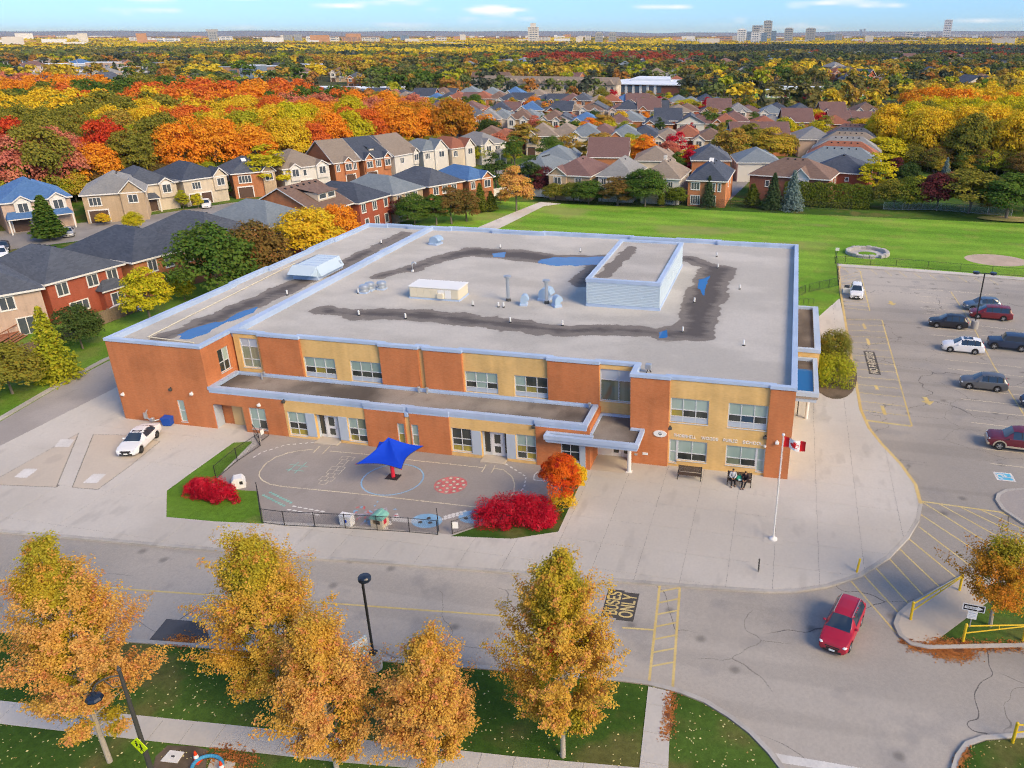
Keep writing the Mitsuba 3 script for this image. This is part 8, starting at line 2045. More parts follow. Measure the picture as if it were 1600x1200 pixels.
WHERE_L = [(-175, 122, 'left woods behind the blue roofed house'), (-158, 142, 'left woods behind the grey roofed stone house'), (-149, 158, 'left woods behind the cream garage house'), (-142, 172, 'left woods behind the triple window gable'), (-132, 188, 'left woods behind the skylight house'), (-122, 204, 'left woods behind the arched dormers'), (-112, 220, 'left woods behind the orange brick houses'), (-100, 236, 'left woods behind the white gabled houses'), (-84, 250, 'left woods at their right end')]
for side_, poly, anch, seed, sp in (('left', WOOD_L, LEFT_ANCH, 3, 7.6), ('right', WOOD_R, RIGHT_ANCH, 4, 7.4)):
  rg = random.Random(seed)
  x0, y0, x1, y1 = poly.bounds
  pts = []
  yy = y0
  while yy < y1:
    s = sp * (1 + max(0, yy - 220) / 500)
    xx = x0 + rg.uniform(0, s)
    while xx < x1:
      q = (xx + rg.uniform(-.36, .36) * s, yy + rg.uniform(-.36, .36) * s)
      if poly.contains(Point(*q)): pts.append(q)
      xx += s
    yy += s * .87
  pts.sort(key=lambda q: q[0] ** 2 + q[1] ** 2)
  n_i = 0
  for x, y in pts:
    ang = math.degrees(math.atan2(x, y))
    vis = -52 < ang < 32
    c = nearest(anch, x + rg.gauss(0, 9), y + rg.gauss(0, 9))
    h = rg.uniform(11.5, 16.0)
    conif = c == 'leaf_deepgreen' and rg.random() < .5
    sh = 'spruce%d' % rg.randrange(2) if conif else 'round%d' % rg.randrange(5)
    if vis and n_i < (190 if side_ == 'left' else 110):
      n_i += 1
      if side_ == 'left':
        w = WHERE_L[min(range(len(WHERE_L)), key=lambda q: (WHERE_L[q][0] - x) ** 2 + (WHERE_L[q][1] - y) ** 2)][2]
        near = (x + 84) * .55 + (y - 242) * .83 < 6
      else: w, near = ('at the left end of' if ang < 19.5 else 'in the middle of' if ang < 24 else 'at the right end of') + ' the right woods', y < 236
      w = (('front row, ' if near else 'deeper in, ') + w)
      sz = 'tall ' if h > 14.4 else 'low ' if h < 12.6 else ''
      lab = '%s%s tree, %s' % (sz, CN[c], w)
      plant(sh, c, x, y, h, lab, group='%s%s trees, %s' % (sz, CN[c], w), wide=rg.uniform(.72, .95), name='wood_tree')
    else:
      sh = 'mid%d' % rg.randrange(3)
      plant(sh, c, x, y, h, wide=rg.uniform(.75, .95), key='%s_woods__%03d' % (side_, len(used) * 0 + used.setdefault('rest_' + side_, 0) + 1))
      used['rest_' + side_] += 1
  for q in range(70):
    a, b_ = rg.choice(list(zip(EDGE[side_][:-1], EDGE[side_][1:]))); t = rg.random()
    x, y = a[0] + (b_[0] - a[0]) * t + rg.gauss(0, 1.5), a[1] + (b_[1] - a[1]) * t + rg.gauss(0, 1.5)
    used['rest_' + side_] = used.get('rest_' + side_, 0) + 1
    plant('bushy%d' % rg.randrange(2), rg.choice(['leaf_olive', 'leaf_lime', 'leaf_goldgreen', 'leaf_green', 'leaf_bronze']), x, y, rg.uniform(3.5, 6.5), wide=1.2, key='%s_woods__%03d' % (side_, used['rest_' + side_]))
  tag('%s_woods' % side_, 'distant autumn trees at the back of the %s woods' % side_, 'woods', kind='stuff')
  print(side_, len(pts), n_i)
# small trees between the estate houses
rg = random.Random(77)
n_t = 0
pal = ['leaf_lime', 'leaf_mixed', 'leaf_yellow', 'leaf_green', 'leaf_olive', 'leaf_orange', 'leaf_crimson', 'leaf_lemon', 'leaf_rose', 'leaf_mixed', 'leaf_green', 'leaf_deepgreen']
CN.update({'leaf_crimson': 'crimson'})
bx0, by0, bx1, by1 = ESTATE.bounds
for _ in range(9000):
  x, y = rg.uniform(bx0, bx1), rg.uniform(by0, by1)
  if not ESTATE.buffer(6).contains(Point(x, y)): continue
  if any((x - e[0]) ** 2 + (y - e[1]) ** 2 < 60 for e in est_xy): continue
  if any(np.hypot(x - c[0], y - c[1]) < r_ - 2 for c, r_ in TAKEN): continue
  c = rg.choice(pal)
  plant(rg.choice(['oval0', 'oval1', 'small0', 'bushy0', 'mid2', 'cone0']), c, x, y, rg.uniform(4.5, 8.5), 'small %s tree between the distant estate houses' % CN[c], group='small %s trees between the distant estate houses' % CN[c], name='garden_tree')
  n_t += 1
  if n_t >= 260: break
print('garden trees', n_t)

# fallen leaves
rng = np.random.default_rng(8)
grassy = land.intersection(sbox(-60, 8, 40, 47)).difference(unary_union([court, YARD, SIDEWALK, CROSSWALK_PATH]))
P_ = []
while len(P_) < 3600:
  x, y = rng.uniform(-45, 25), rng.uniform(15, 40)
  if rng.random() < .35 or meshkit.noise(np.array([[x * .35, y * .35, 1.0]]))[0] > .45:
    if grassy.contains(Point(x, y)): P_.append((x, y, .012))
P_ = np.array(P_)
put('fallen_leaves', MB().add(*leaf_cloud(P_, np.tile([0, 0, 3.0], (len(P_), 1)), .105, rng)), 'litter_pale', 'pale fallen leaves scattered over the lawns', 'leaves', kind='stuff')
Q_ = []
for a, b, w, n in (((9.63,40.42), (16.32,41.96), .22, 1500), ((11.1,40.53), (12.96,40.88), .38, 2600), ((9.18,41), (10.29,40.46), .12, 400), ((-3.78,33.62), (-3.69,30.66), .2, 500), ((10.81,31.83), (11.58,33.11), .15, 300), ((-26.16,24.53), (-23.64,24.6), .3, 500), ((-34.12,31.43), (-32.71,31.46), .3, 500)):
  a, b = np.array(a), np.array(b); t = rng.random((n, 1))
  q = a * (1 - t) + b * t + rng.normal(0, w, (n, 2)); Q_.append(np.column_stack([q, np.full(n, ROAD + .02) + rng.random(n) * .03]))
Q_ = np.vstack(Q_)
onland = np.array([not ASPHALT.contains(Point(*q[:2])) for q in Q_]); Q_[onland, 2] += -ROAD + .012
put('leaf_litter', MB().add(*leaf_cloud(Q_, np.tile([0, 0, 2.0], (len(Q_), 1)), .12, rng)), 'litter_brown', 'brown fallen leaves drifted along the kerbs', 'leaves', kind='stuff')


# ------------------------------------------------------------------ the distance
for i in range(3):
  SPEC['far%d' % i] = (12.0, lambda i=i: tree_round(300 + i, n_clump=16, per=16, leaf=1.9, wide=(.44, .52, .36)[i]))
SPEC['farcone'] = (12.0, lambda: tree_conifer(310, H=12, wide=.22, layers=8, per=40, leaf=1.6))
def blob(seed, R_, H_, n, leaf):
  """a stretch of distant canopy seen as one mass"""
  rng = np.random.default_rng(seed)
  c = np.column_stack([rng.normal(0, R_ * .5, (n, 2)), np.zeros(n)])
  c[:, 2] = H_ * (.35 + .65 * meshkit.noise(np.column_stack([c[:, :2] / 9.0, np.full(n, seed)]))) * rng.uniform(.55, 1, n)
  return leaf_cloud(c, np.tile([0, -.3, .8], (n, 1)), leaf, rng), MB().box(-.2, -.2, -.2, .2, .2, 1)
for i in range(3): SPEC['canopy%d' % i] = (12.0, lambda i=i: blob(400 + i, 34, 13, 300, 6.0))
for i in range(2): SPEC['canopy_wide%d' % i] = (12.0, lambda i=i: blob(420 + i, 120, 14, 330, 20.0))
leafmat('wood_yellow', (.50, .37, .02), (.42, .34, .03), (.48, .28, .03), .02)
leafmat('wood_olive', (.115, .115, .035), (.17, .15, .04), (.16, .11, .03), .04)
leafmat('wood_dark', (.036, .055, .042), (.065, .08, .052), (.06, .055, .03), .04)
leafmat('wood_red', (.30, .05, .025), (.22, .07, .035), (.34, .035, .03), .04)
leafmat('wood_orange', (.32, .14, .03), (.26, .15, .035), (.34, .09, .03), .03)
leafmat('wood_mauve', (.20, .15, .14), (.24, .17, .13), (.10, .08, .08), .01)
leafmat('wood_green', (.075, .11, .03), (.11, .14, .04), (.12, .11, .03), .04)


def far_colour(d, az, n1, n2, rg):
  r = rg.random()
  if d > 5200: return 'wood_mauve' if n1 > .42 or d > 9000 else ('wood_orange' if r < .6 else 'wood_olive')
  if d > 2300: return 'wood_yellow' if n1 > .36 and r < .85 else ('wood_orange' if r < .5 else 'wood_olive')
  if d > 1250:
    if az > -9: return 'wood_dark' if n1 > .36 or r < .6 else ('wood_olive' if r < .9 else 'wood_red')
    return 'wood_yellow' if n1 > .50 and r < .8 else ('wood_olive' if r < .45 else ('wood_dark' if r < .7 else 'wood_green'))
  if d > 850 and az > -18:
    if n1 > .50 and r < .75: return 'wood_red'
    return 'wood_dark' if n2 > .5 and r < .7 else ('wood_olive' if r < .6 else 'wood_green')
  if n2 > .62: return 'leaf_mixed' if r < .5 else 'wood_yellow'
  if n1 > .60 and az > -15: return 'wood_red' if r < .5 else 'wood_orange'
  return ('wood_olive', 'wood_green', 'leaf_lime', 'wood_dark', 'leaf_green', 'wood_green', 'leaf_mixed', 'wood_orange', 'wood_dark')[int(r * 9)]


CLEAR = []          # (x, y, radius) kept free of far trees
AZ = lambda p: math.degrees(math.atan2(p[0], p[1]))
SECTORS = [(AZ((-819.78,584.8)), AZ((-526.26,649.67)), 470, 800, .93), (AZ((-496.08,656.34)), AZ((-375.38,683.02)), 430, 800, .7), (AZ((-213.12,535.74)), AZ((-116.52,557.09)), 380, 600, .5), (AZ((-131.22,553.84)), AZ((-70.32,567.31)), 380, 560, .95), (AZ((-23.13,514.99)), AZ((59.57,533.27)), 380, 520, .7), (AZ((-819.78,584.8)), AZ((414.66,857.63)), 3000, 4300, .45)]


def far_wood(owner, r0, r1, step, shapes, lab, hh, jitter=.45):
  rg = random.Random(int(r0))
  n = 0
  rr, P = r0, []
  while rr < r1:
    s = step * (1 + .25 * (rr - r0) / (r1 - r0))
    m = int(math.radians(104) * rr / s)
    for i in range(m):
      a = math.radians(-64) + math.radians(104) * (i + rg.uniform(-jitter, jitter)) / m
      q = rr + rg.uniform(-jitter, jitter) * s
      P.append((q * math.sin(a), q * math.cos(a)))
    rr += s * .9
  P = np.array(P)
  ok = np.ones(len(P), bool)
  for c in CLEAR: ok &= (P[:, 0] - c[0]) ** 2 + (P[:, 1] - c[1]) ** 2 > c[2] ** 2
  D_, A_ = np.hypot(P[:, 0], P[:, 1]), np.degrees(np.arctan2(P[:, 0], P[:, 1]))
  u = np.random.default_rng(int(r0)).random(len(P))
  for a0, a1, d0, d1, q in SECTORS: ok &= ~((A_ > a0) & (A_ < a1) & (D_ > d0) & (D_ < d1) & (u < q))
  P, D_, A_ = P[ok], D_[ok], A_[ok]
  N1 = meshkit.fbm(np.column_stack([P / 260, np.full(len(P), 2.0)]), 3); N2 = meshkit.fbm(np.column_stack([P / 90, np.full(len(P), 7.0)]), 3)
  if r0 < 1000:
    from shapely import contains_xy
    keep = ~(contains_xy(EST_ZONE, P[:, 0], P[:, 1]) | contains_xy(WOOD_L, P[:, 0], P[:, 1]) | contains_xy(WOOD_R, P[:, 0], P[:, 1]))
  else: keep = np.ones(len(P), bool)
  for i in np.nonzero(keep)[0]:
    n += 1
    c = far_colour(D_[i], A_[i], N1[i], N2[i], rg)
    sh = shapes[rg.randrange(len(shapes))]
    if c == 'wood_dark' and r0 < 1000 and rg.random() < .3: sh = 'farcone'
    plant(sh, c, *P[i], rg.uniform(*hh), wide=rg.uniform(.9, 1.25), key='%s__%03d' % (owner, n), z=-.4)
  tag(owner, lab, 'woods', kind='stuff')
  print(owner, n)


EST_ZONE = ESTATE.buffer(7)
# buildings first: their places stay clear
def far_block(name, x, y, w, d, h, m, lab, cat='building', rot=0.0, top=None, bands=0, bm=None, ribs=0, group=None, roof=None, z=-.3):
  k = uniq(name); tag(k, lab, cat, group)
  M = M4(x, y, z, rot)
  put(k + '__wall', MB().box(-w / 2, 0, 0, w / 2, d, h), m, M=M)
  if bands:
    for i in range(bands):
      zz = h * (i + .35) / bands
      put(k + '__window_band', MB().box(-w / 2 + w * .06, -.12, zz, w / 2 - w * .06, .02, zz + h / bands * .42), bm or 'far_glass', M=M)
  for i in range(ribs):
    xx = -w / 2 + w * (i + .5) / ribs
    put(k + '__rib', MB().box(xx - w * .03, -.5, 0, xx + w * .03, .1, h), m, M=M)
  if top: put(k + '__roof_house', MB().box(-w * top[0] / 2, d * .2, h, w * top[0] / 2, d * .8, h + top[1]), top[2] if len(top) > 2 else m, M=M)
  if roof: put(k + '__roof', MB().prism(sbox(-w / 2 - .2, -.2, w / 2 + .2, d + .2), h, h + .5), roof, M=M)
  CLEAR.append((x, y, max(w, d) * .7 + 4))


mat('far_glass', (.10, .14, .19), .2, .6); mat('tower_cream', (.62, .58, .52), .8); mat('tower_white', (.68, .67, .66), .7); mat('tower_grey', (.36, .36, .36), .8); mat('tower_glass', (.20, .27, .36), .25, .6); mat('tower_brown', (.36, .22, .15), .8); mat('block_orange', (.48, .26, .15), .8); mat('hall_roof', (.62, .66, .72), .5, .4)
def tower(px_, w_px, m, lab, top=None, bands=8, ribs=4, bm=None, d=22):
  x, y, h = px_
  far_block('tower', x, y, w_px / 1357 * math.hypot(x, y), d, h, m, lab, 'tower', -math.atan2(x, y), top, bands, bm, ribs)
tower((-2289.21,3045.7,46.93), 12, 'tower_grey', 'flared concrete tower standing alone on the left skyline', (1.35, 8))
tower((-1039.04,3322.01,63.2), 17, 'tower_cream', 'stepped cream tower left of the middle of the skyline', (.5, 14))
tower((-967.52,3217.32,26.13), 22, 'tower_cream', 'low white wing beside the stepped cream tower')
tower((-647.08,2790.13,38.81), 12, 'tower_grey', 'left of two matching grey towers in the middle of the skyline', (.7, 4))
tower((-603.59,2799.74,38.81), 12, 'tower_grey', 'right of two matching grey towers in the middle of the skyline', (.7, 4))
tower((-826.09,3369.07,32.9), 9, 'tower_cream', 'short cream tower left of the two grey towers')
tower((-212.25,3271.62,52.57), 14, 'tower_white', 'white tower at the left of the tower cluster', (.6, 3))
tower((-212.32,3772.91,47.92), 8, 'tower_glass', 'blue glass tower behind the white one')
tower((-194.88,4088.54,74.8), 16, 'tower_grey', 'broad grey tower in the cluster')
tower((-161.68,4462.85,98.98), 13, 'tower_grey', 'tallest grey tower of the cluster', (.6, 3))
tower((-143.85,2901.35,42.67), 13, 'tower_white', 'white block in front of the broad grey tower')
tower((-130.29,3289.74,41.68), 9, 'tower_glass', 'glass block right of the white block')
for i_, (t_, w_, m_, lab_) in enumerate((((-252.36,3495.88,30.56), 8, 'tower_cream', 'slim cream block at the left edge of the tower cluster'), ((-109.96,3795.53,50.43), 8, 'tower_glass', 'slim glass tower at the right edge of the tower cluster'), ((-149.64,3518.58,58.56), 7, 'tower_white', 'slim white tower between the broad and the tallest grey towers'), ((-76.99,3534.64,21.18), 12, 'tower_brown', 'low brown block right of the tower cluster'), ((780.14,6302.46,40.46), 8, 'tower_glass', 'small glass tower left of the pale tower'), ((1033.8,7200.32,46), 10, 'tower_grey', 'small grey tower left of the pale tower'), ((1205.58,7238.28,41.41), 9, 'tower_white', 'small white tower right of the pale tower'))): tower(t_, w_, m_, lab_)
tower((-44.42,3541.84,57.4), 13, 'tower_grey', 'single grey tower right of the cluster', (.7, 3))
tower((43.59,3829.47,59.2), 15, 'tower_grey', 'second single grey tower right of the cluster', (.7, 3))
tower((127.09,3847.92,34.1), 15, 'tower_glass', 'low dark glass block beside a grey block')
tower((175.03,4170.3,38.23), 11, 'tower_grey', 'low grey block right of the dark glass block')
tower((1299.76,8368.13,159.03), 11, 'tower_white', 'tall pale tower alone on the right skyline', (.6, 4))
tower((1023.69,15667.08,121.89), 4, 'tower_glass', 'thin far glass tower left of the pale tower')
tower((1083.4,15680.28,132.01), 3, 'tower_grey', 'thin far grey tower left of the pale tower')
tower((-2149.1,3344.84,34.1), 13, 'tower_grey', 'left of two grey towers over the yellow woods')
tower((-2029.58,3232.31,36.51), 11, 'tower_grey', 'right of two grey towers over the yellow woods')
tower((-2035.44,4048.71,35.67), 11, 'tower_glass', 'left of two white and blue blocks')
tower((-1793.97,3735.11,32.78), 13, 'tower_glass', 'right of two white and blue blocks')
for i, (a, w_, m, lab) in enumerate((((-2509.51,2876.51,26.13), 13, 'tower_white', 'white slab block left of the flared tower'), ((-2389.93,2790.31,25.28), 16, 'tower_white', 'second white slab block left of the flared tower'), ((-2319.68,2805.84,23.08), 40, 'tower_white', 'long white block left of the flared tower'), ((-2410.39,3287.09,27.81), 18, 'tower_white', 'white block right of the flared tower'), ((-4242.01,6034.26,20.73), 22, 'tower_white', 'far white sheds right of the flared tower'), ((-1900.88,3131.52,23.52), 20, 'tower_cream', 'cream apartment block'), ((-1771.2,3039.69,27.26), 26, 'tower_cream', 'wide cream apartment block'), ((-1635.94,2956.96,26.38), 28, 'block_orange', 'orange apartment block'), ((-1618.69,3073.4,25), 26, 'tower_cream', 'pale orange apartment block'), ((-1515.55,3345.92,15.86), 28, 'tower_cream', 'low cream block'), ((-1399.81,3242.27,27.04), 16, 'tower_cream', 'cream block at the end of the row'), ((-1017.78,2402.68,7.87), 95, 'tower_white', 'long white warehouse'), ((-442.77,3453.79,17.66), 30, 'tower_cream', 'long cream block left of the cluster'), ((-341.03,3243.16,20.9), 28, 'tower_cream', 'cream block next to the cluster'), ((-314.68,3750.28,30.33), 28, 'block_orange', 'orange brick block next to the cluster'), ((332.32,4205.06,13.69), 60, 'tower_white', 'long white sheds on the right'), ((837.5,7156.93,57.46), 12, 'tower_cream', 'far cream tower group'), ((738.97,5632.59,50.52), 9, 'tower_white', 'far white tower'), ((1481.73,8408.35,39.99), 40, 'tower_cream', 'far cream blocks on the right'), ((2166.29,10087.19,44.36), 30, 'tower_cream', 'far pale blocks at the right edge'), ((-4581.06,4456.76,32.52), 40, 'block_orange', 'far orange blocks at the left edge'), ((-5346.25,5790.21,27.62), 26, 'tower_cream', 'far pale blocks on the left'), ((-78.77,3301.12,13.21), 20, 'tower_white', 'low white podium between the towers'), ((3.18,3319.24,14.31), 24, 'tower_white', 'low white podium under the grey towers'), ((655.91,7116.8,27.63), 14, 'tower_white', 'far white block'), ((-4939.14,5038.39,28.35), 22, 'tower_cream', 'far cream blocks left'), ((-5984.25,5649.2,23.02), 26, 'tower_cream', 'far cream strip at the left edge'), ((-2644.17,3914.17,23.81), 30, 'tower_cream', 'far cream strip right of the flared tower'), ((-1613.76,4141.91,11.92), 40, 'tower_cream', 'far pale strip'), ((-757.73,4331.11,14.89), 34, 'tower_cream', 'far pale strip left of the cluster'))):
  x, y, h = a
  far_block('far_block', x, y, w_ / 1357 * math.hypot(x, y), 30, h, m, lab + ' on the horizon' if 'horizon' not in lab else lab, 'building', -math.atan2(x, y), None, 4, None, 3)
# hall with the white roof, townhouses, plaza, clock tower
def at3(t): return t
x, y = (-96.49,522.23)
k = 'community_hall'; tag(k, 'long low hall with a stepped white metal roof beyond the estate', 'hall')
HM = M4(x, y, -.3, -.1, s=.84)
put(k + '__wall', MB().box(-34, 0, 0, 34, 40, 7), 'house_brown', M=HM)
for i in range(9): put(k + '__window', MB().box(-30 + i * 5.6, -.15, 1, -26.5 + i * 5.6, .05, 5.6), 'far_glass', M=HM)
for i in range(9): put(k + '__pier', MB().box(-32.2 + i * 5.6, -.4, 0, -30.3 + i * 5.6, .1, 7), 'tower_white', M=HM)
put(k + '__roof', MB().add([(-36, -1.5, 7), (36, -1.5, 7), (28, 38, 8.6), (-20, 38, 8.6), (-36, -1.5, 6.4), (36, -1.5, 6.4)], [[0, 1, 2], [0, 2, 3], [4, 5, 1], [4, 1, 0], [1, 5, 2], [4, 0, 3]]), 'hall_roof', M=HM)
put(k + '__upper_roof', MB().add([(-12, 22, 9.6), (20, 22, 9.6), (15, 40, 10.8), (-10, 40, 10.8), (-12, 22, 7), (20, 22, 7), (15, 40, 7), (-10, 40, 7)], [[0, 1, 2], [0, 2, 3], [4, 5, 1], [4, 1, 0], [1, 5, 6], [1, 6, 2], [4, 0, 3], [4, 3, 7]]), 'hall_roof', M=HM)
CLEAR.append((x, y + 20, 46))
th = [((-173.46,493.24), 'row of pale townhouses'), ((-155.63,491.38), 'row of tan townhouses'), ((-135.91,490.06), 'row of townhouses with tan gables'), ((-117.73,488.53), 'row of tan townhouses beside the hall')]
for (x, y), lab in th:
  k = uniq('townhouse_row'); tag(k, lab + ' beyond the estate', 'townhouses', None); M = M4(x, y, -.3, -.05)
  put(k + '__wall', MB().box(-15, 0, 0, 15, 11, 7), 'house_cream', M=M)
  rb = MB().wall(Polygon([(-.6, 6.9), (5.5, 11), (11.6, 6.9)]), 'x', -15.3, 15.3)
  for i in range(4): rb.wall(Polygon([(-14 + i * 7.4, 6.9), (-11.2 + i * 7.4, 9.8), (-8.4 + i * 7.4, 6.9)]), 'y', -.9, 5)
  put(k + '__roof', rb, 'roof_taupe', M=M)
  for i in range(8): put(k + '__window', MB().box(-13.6 + i * 3.6, -.12, 4, -12.2 + i * 3.6, .05, 5.8), 'house_pane', M=M)
  CLEAR.append((x, y + 5, 19))
x, y = (-202.94,545.09)
k = uniq('townhouse_row'); tag(k, 'white terrace with small gables standing before the woods', 'townhouses'); M = M4(x, y, -.3, 0)
put(k + '__wall', MB().box(-13, 0, 0, 13, 10, 7.5), 'house_white', M=M); put(k + '__roof', MB().wall(Polygon([(-.6, 7.4), (5, 11), (10.6, 7.4)]), 'x', -13.3, 13.3), 'roof_brown', M=M)
for i in range(7): put(k + '__window', MB().box(-12 + i * 3.6, -.12, 4.3, -10.4 + i * 3.6, .05, 6), 'house_pane', M=M)
CLEAR.append((x, y + 5, 17))
x, y, h = (-354.65,526.26,12)
k = 'clock_tower'; tag(k, 'slim white clock tower with a pale blue cap on the left', 'tower'); M = M4(x, y, -.3, .3)
w_ = 7 / 1357 * math.hypot(x, y)
put(k + '__shaft', MB().box(-w_ / 2, -w_ / 2, 0, w_ / 2, w_ / 2, h * .82), 'tower_white', M=M); put(k + '__belfry', MB().box(-w_ * .55, -w_ * .55, h * .82, w_ * .55, w_ * .55, h * .88), 'tower_white', M=M)
put(k + '__cap', MB().lathe([(w_ * .62, h * .88), (w_ * .3, h * .95), (0, h)], 0, 0, 8), 'vent_blue', M=M); put(k + '__clock', MB().tube([(0, -w_ / 2 - .2, h * .72), (0, -w_ / 2 + .1, h * .72)], w_ * .3, 12), 'far_glass', M=M)
CLEAR.append((x, y, 14))
for i, ((x, y), w_, d_, h, m, lab) in enumerate((((-721.53,657.48), 60, 22, 6, 'tower_cream', 'long flat store at the left edge of the plaza'), ((-718.97,716.13), 70, 24, 7, 'tower_white', 'white store in the plaza'), ((-642.03,648.76), 95, 12, 3, 'tower_grey', 'parking canopy of the plaza'), ((-668.49,712.02), 26, 18, 9, 'house_pink', 'pink beige store in the plaza'), ((-597.95,712.86), 22, 18, 9, 'tower_brown', 'brown block with a dark roof right of the plaza'), ((-642.06,717.86), 60, 14, 5, 'tower_white', 'low white store behind the pink beige one'), ((-476.88,660.58), 50, 16, 8, 'tower_brown', 'brown shops near the clock tower'), ((-453.57,642.53), 18, 14, 10, 'tower_glass', 'blue fronted shop near the clock tower'), ((-470.22,713.02), 60, 18, 7, 'house_brown', 'long brown shops right of the clock tower'), ((-442.42,732.97), 44, 18, 8, 'block_orange', 'orange shops right of the clock tower'), ((-264.66,467.28), 60, 20, 4, 'tower_white', 'low white roof behind the left woods'), ((5.12,538.63), 40, 8, 4, 'tower_white', 'white school bus depot strip beyond the estate'), ((-9.71,506.96), 14, 6, 4, 'tower_white', 'small white roof beyond the estate'), ((21.28,725.6), 40, 14, 6, 'tower_grey', 'grey roof among the far trees'), ((115.72,1024.49), 40, 14, 8, 'house_white', 'pale house among the dark far trees'))):
  far_block('plaza_building', x, y, w_, d_, h, m, lab, 'building', -math.atan2(x, y) * .3, None, 1 if h > 4 else 0, None, 5, None, 'roof_greyblue' if m == 'tower_brown' else 'hall_roof')
put('far_road', MB().strip([(-662.24,596.4), (-611.3,630.88), (-515.57,640.25), (-402.49,591.78)], 46, -.27), 'street_lot', 'grey car park of the distant plaza', 'road', kind='structure')
put('far_green', MB().flat(Polygon([(-29.96,502.48), (56.23,500.83), (61.98,596.55), (-26.93,591.25)]), -.26), 'grass_bank', 'pale green strip beyond the estate', 'grass', kind='structure')
put('far_strip', MB().strip([(-20.62,545.18), (14.89,543.8), (56.37,538.24)], 9, -.24), 'paint_white', 'pale road strip beyond the estate', 'road', kind='structure')
CLEAR += [(*(-9.98,517.9), 30), (*(3.18,526.48), 36), (*(18.22,524.13), 30), (*(-659.86,632.29), 42), (*(-630.71,651.26), 42), (*(-591.1,660.02), 36)]
# utility poles with their wires
pp = [((6.09,577.26,8.72), 'leftmost'), ((28.05,562.26,7.67), 'second'), ((35.64,570.41,9.68), 'third'), ((71.75,578.39,8.91), 'fourth'), ((118.39,654.25,7.32), 'rightmost')]
tops = []
for (x, y, h), w in pp:
  k = uniq('utility_pole'); tag(k, '%s of the tall pale utility poles beyond the estate' % w, 'utility pole', 'utility poles beyond the estate')
  put(k + '__pole', MB().tube([(x, y, -.3), (x, y, h)], [.32, .2], 7), 'tower_grey'); put(k + '__crossarm', MB().box(x - 1.6, y - .15, h - 1.6, x + 1.6, y + .15, h - 1.3), 'tower_grey'); tops.append((x, y, h))
for j, dz in enumerate((.2, 1.4, 2.8)):
  for a, b in zip(tops[:-1], tops[1:]):
    put('power_line', MB().tube([(a[0] + (b[0] - a[0]) * t, a[1] + (b[1] - a[1]) * t, a[2] - dz + (b[2] - a[2]) * t - 4 * t * (1 - t) * 1.5) for t in np.linspace(0, 1, 9)], .07, 4), 'black_metal', 'thin wire strung between the utility poles', 'wire', 'wires between the utility poles')
for a, w in (((-195.44,610.18,8.06), 'first'), ((-170.55,615.68,6.28), 'second'), ((-150.69,611.42,5.32), 'third'), ((-233.55,576.47,8.19), 'fourth'), ((-311.2,602.59,8.27), 'fifth'), ((-320.48,671.94,4.06), 'sixth'), ((-29.08,590.78,6.58), 'seventh'), ((-59.61,555.97,7.07), 'eighth')):
  k = uniq('light_pole'); tag(k, 'thin pale pole standing among the far trees', 'pole', 'thin poles among the far trees'); put(k + '__pole', MB().tube([(a[0], a[1], -.3), (a[0], a[1], a[2])], [.26, .16], 6), 'tower_white')
for i, px_ in enumerate(((-758.82,692.05,9.3), (-755.14,692.87,9.3), (-727.85,684.15,10.85), (-721.81,685.48,10.29), (-734.61,712.67,10.05), (-708.35,718.48,11.23), (-700.84,720.14,10.64), (-758.74,811.45,7.27), (-707.3,785.51,6.37), (-656.98,762.02,6.14), (-777.88,769.91,7.63))):
  k = uniq('plaza_light'); tag(k, 'tall thin lamp pole in the distant plaza', 'lamp pole', 'lamp poles in the plaza'); x, y, h = px_
  put(k + '__pole', MB().tube([(x, y, -.3), (x, y, h)], [.3, .2], 6), 'tower_white'); put(k + '__head', MB().box(x - 1.1, y - .3, h, x + 1.1, y + .3, h + .3), 'tower_grey')

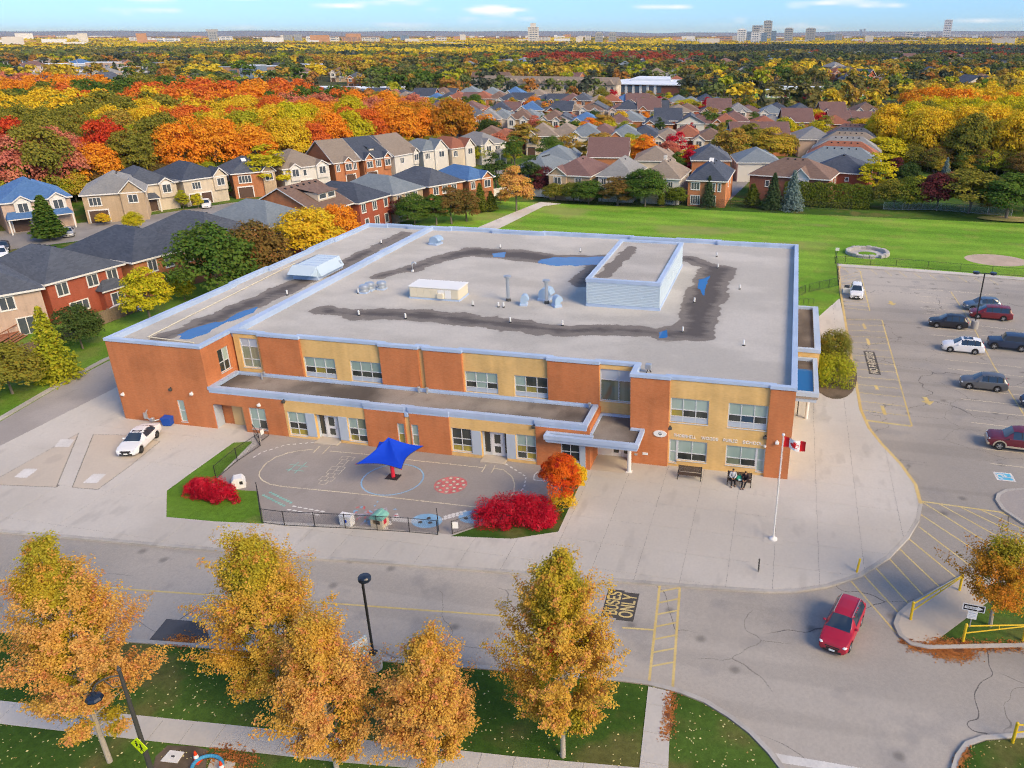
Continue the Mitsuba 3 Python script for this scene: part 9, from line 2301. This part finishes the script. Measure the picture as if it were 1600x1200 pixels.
# roofs and pale blocks scattered through the far woods
rg = random.Random(91)
for i in range(330):
  a = math.radians(rg.uniform(-50, 27)); q = rg.uniform(560, 1900) if i < 250 else rg.uniform(1900, 3000)
  x, y = q * math.sin(a), q * math.cos(a)
  if ESTATE.buffer(20).contains(Point(x, y)) or WOOD_L.contains(Point(x, y)): continue
  inst('far_roofs__%03d' % (i + 1), 'estate_house_%02d' % rg.randrange(len(EST)), M4(x, y, -.3, rg.uniform(-.5, .5), s=rg.uniform(1, 1.5)))
  for t in (0, 14, 30, 48): CLEAR.append((x * (1 - t / q), y * (1 - t / q), 9 if q < 1200 else 13))
tag('far_roofs', 'scattered distant roofs among the far woods', 'houses', kind='stuff')
b_ = [MB(), MB(), MB()]
for i in range(260):
  a = math.radians(rg.uniform(-50, 27)); q = rg.uniform(2600, 7000)
  x, y = q * math.sin(a), q * math.cos(a)
  w, d, h = rg.uniform(14, 70), rg.uniform(12, 30), rg.choice([8, 10, 14, 18, 24, 34]) * rg.uniform(.8, 1.2)
  b_[i % 3].box(-w / 2, 0, -1, w / 2, d, h, M4(x, y, 0, -a))
  CLEAR.append((x, y, w * .5)); CLEAR.append((x * .985, y * .985, w * .4))
for k, m in zip(b_, ('tower_cream', 'tower_white', 'block_orange')): put('far_town__block', k, m, kind='stuff')
tag('far_town', 'pale far town blocks strewn along the horizon', 'buildings', kind='stuff')
far_wood('near_far_woods', 330, 1250, 13.0, ['far0', 'far1', 'far2', 'far0'], 'mixed autumn trees spreading beyond the estate', (9, 15))
far_wood('middle_far_woods', 1240, 4200, 37.0, ['canopy0', 'canopy1', 'canopy2'], 'distant autumn woods reaching towards the towers', (10, 14))
far_wood('horizon_woods', 4200, 15000, 170.0, ['canopy_wide0', 'canopy_wide1'], 'far woods fading at the horizon', (11, 15))
# low ridge on the skyline
P_ = []
n_ = 120
b = MB()
for i in range(n_ + 1):
  a = math.radians(-66 + 108 * i / n_)
  r_ = 24000
  hgt = 55 + 110 * meshkit.fbm(np.array([[i / 9.0, 1.5, 4.0]]), 4)[0]
  for q, z in ((r_ - 2600, -5), (r_, hgt), (r_ + 4000, -5)): P_.append((q * math.sin(a), q * math.cos(a), z))
b.add(P_, [[i * 3 + j, (i + 1) * 3 + j, (i + 1) * 3 + j + 1, i * 3 + j + 1] for i in range(n_) for j in (0, 1)])
put('hills', b, 'far_hill', 'low ridge along the skyline', 'hills', kind='structure', smooth=True)


# ------------------------------------------------------------------ air
scene['air'] = {'type': 'homogeneous', 'albedo': {'type': 'rgb', 'value': [.95, .95, .95]}, 'sigma_t': {'type': 'rgb', 'value': [2.2e-5, 2.6e-5, 3.3e-5]}}
scene['haze'] = {'type': 'cube', 'to_world': T().translate([0, 0, 110]).scale([30500, 30500, 111.5]), 'bsdf': {'type': 'null'}, 'interior': {'type': 'ref', 'id': 'air'}}
tag('haze', 'thin haze paling the far woods and towers', 'haze', kind='stuff')
scene['camera']['medium'] = {'type': 'ref', 'id': 'air'}
